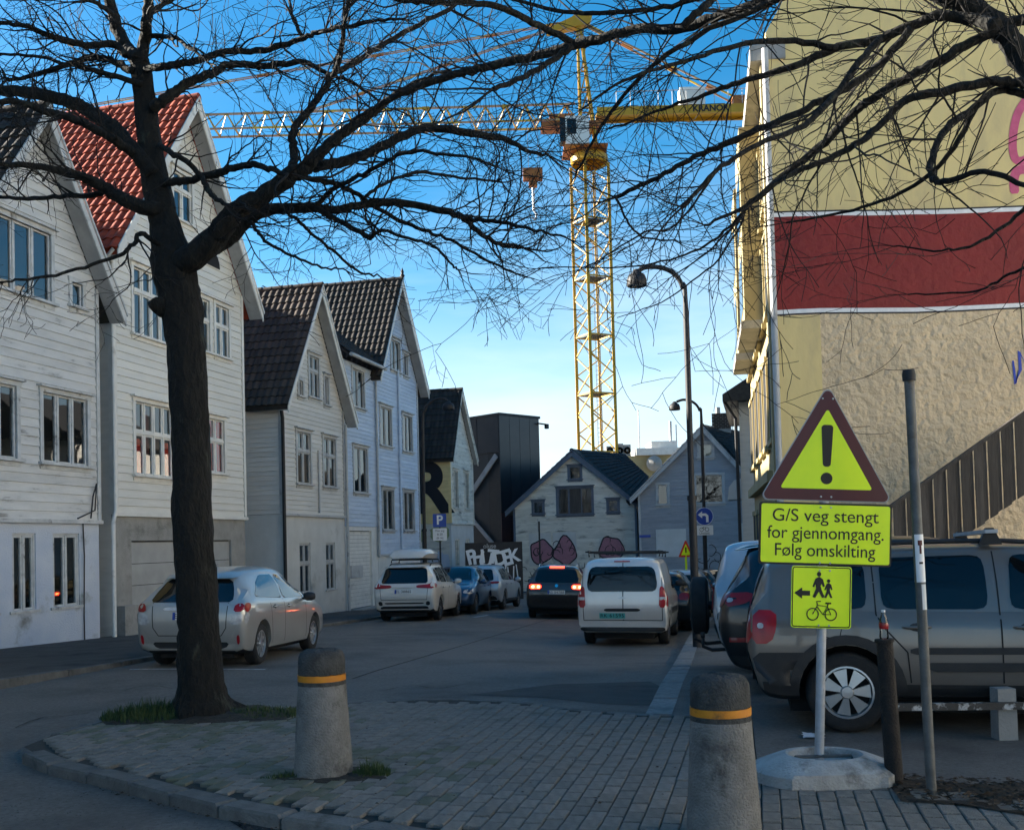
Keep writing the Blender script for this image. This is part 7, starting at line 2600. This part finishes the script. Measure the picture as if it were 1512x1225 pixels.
plate('yellow_field', rounded([(-.16, hz_ + .06), (.16, hz_ + .06), (0, hz_ + .43)], .01), -.004, -.0005, 'fluor', w_o)
plate('exclamation_bar', [(-.02, hz_ + .14), (.02, hz_ + .14), (.025, hz_ + .32), (-.025, hz_ + .32)], -.008, -.0045, 'sign_black', w_o)
mb = MB(); mb.tube([(0, .03, -.05), (0, .03, hz_ + .4)], .035, 8); mb.build('pole', 'fluor', w_o)
pp = at(649, 768, 36.6)
pg = left_z(pp.x, pp.y)
p_o = empty('parking_sign', (pp.x, pp.y, pg))
tag(p_o, 'blue parking sign with a white supplementary plate on a thin pole', 'road sign')
zc_ = pp.z - pg
mb = MB(); mb.tube([(0, .04, -.05), (0, .04, zc_ + .25)], .032, 8); mb.build('pole', 'black_metal', p_o)
plate('plate', rounded([(-.24, zc_ - .24), (.24, zc_ - .24), (.24, zc_ + .24), (-.24, zc_ + .24)], .03), 0, .015, 'sign_blue', p_o)
text_mesh('lettering', 'P', .46, 'sign_white', p_o, Matrix.Translation((0, -.006, zc_ - .0)) @ Matrix.Rotation(R(90), 4, 'X'), bold=.01, ext=.002)
sp_ = plate('supplementary_plate', rounded([(-.25, zc_ - .72), (.25, zc_ - .72), (.25, zc_ - .28), (-.25, zc_ - .28)], .02), 0, .015, 'sign_white', p_o)
text_mesh('lettering', 'Mot avg', .10, 'sign_black', sp_, Matrix.Translation((0, -.006, zc_ - .37)) @ Matrix.Rotation(R(90), 4, 'X'))
text_mesh('lettering', '8-20', .11, 'sign_black', sp_, Matrix.Translation((0, -.006, zc_ - .50)) @ Matrix.Rotation(R(90), 4, 'X'))
text_mesh('lettering', '(8-16)', .10, 'sign_black', sp_, Matrix.Translation((0, -.006, zc_ - .63)) @ Matrix.Rotation(R(90), 4, 'X'))
ep = at(796, 775, 40.5)
e_o = empty('sign_post', (ep.x, ep.y, gz(ep.x, ep.y)))
tag(e_o, 'thin dark sign post in front of the end house with graffiti', 'road sign')
he = ep.z - gz(ep.x, ep.y)
mb = MB(); mb.tube([(0, 0, -.05), (0, 0, he + .15)], .035, 8); mb.build('pole', 'black_metal', e_o)
mb = MB(); mb.box(-.06, -.04, -.25, .25, he - .25, he + .25); mb.build('plate', 'sign_back', e_o)
mb = MB(); mb.box(-.02, .55, -.07, -.035, 1.72, 1.84); mb.build('street_name_plate', 'sign_blue', hg)

# --- crumpled paper litter
random.seed(8)
for (px_, py_, s, lb) in ((487, 1216, .075, 'crumpled white paper cup lying in the gutter'), (508, 1222, .06, 'torn white wrapper beside the paper cup in the gutter'), (1200, 1087, .11, 'flattened white paper scrap under the beige car')):
    p = on_ground(px_, py_, road_z if px_ < 1000 else walk_z)
    mb = MB()
    n = 5
    for i in range(n + 1):
        for j in range(n + 1):
            mb.v.append((s * (i / n - .5) * 2 + random.gauss(0, s * .10), s * (j / n - .5) * 1.3 + random.gauss(0, s * .1), abs(random.gauss(0, s * (.28 if px_ < 1000 else .04))) + .008))
    for i in range(n):
        for j in range(n):
            a = i * (n + 1) + j
            mb.f.append((a, a + n + 1, a + n + 2, a + 1)); mb.mi.append(0)
    o = mb.build('paper_scrap', 'paper')
    o.location = (p.x, p.y, p.z)
    o.rotation_euler = (0, 0, random.uniform(0, 3))
    tag(o, lb, 'litter', 'litter on the ground')
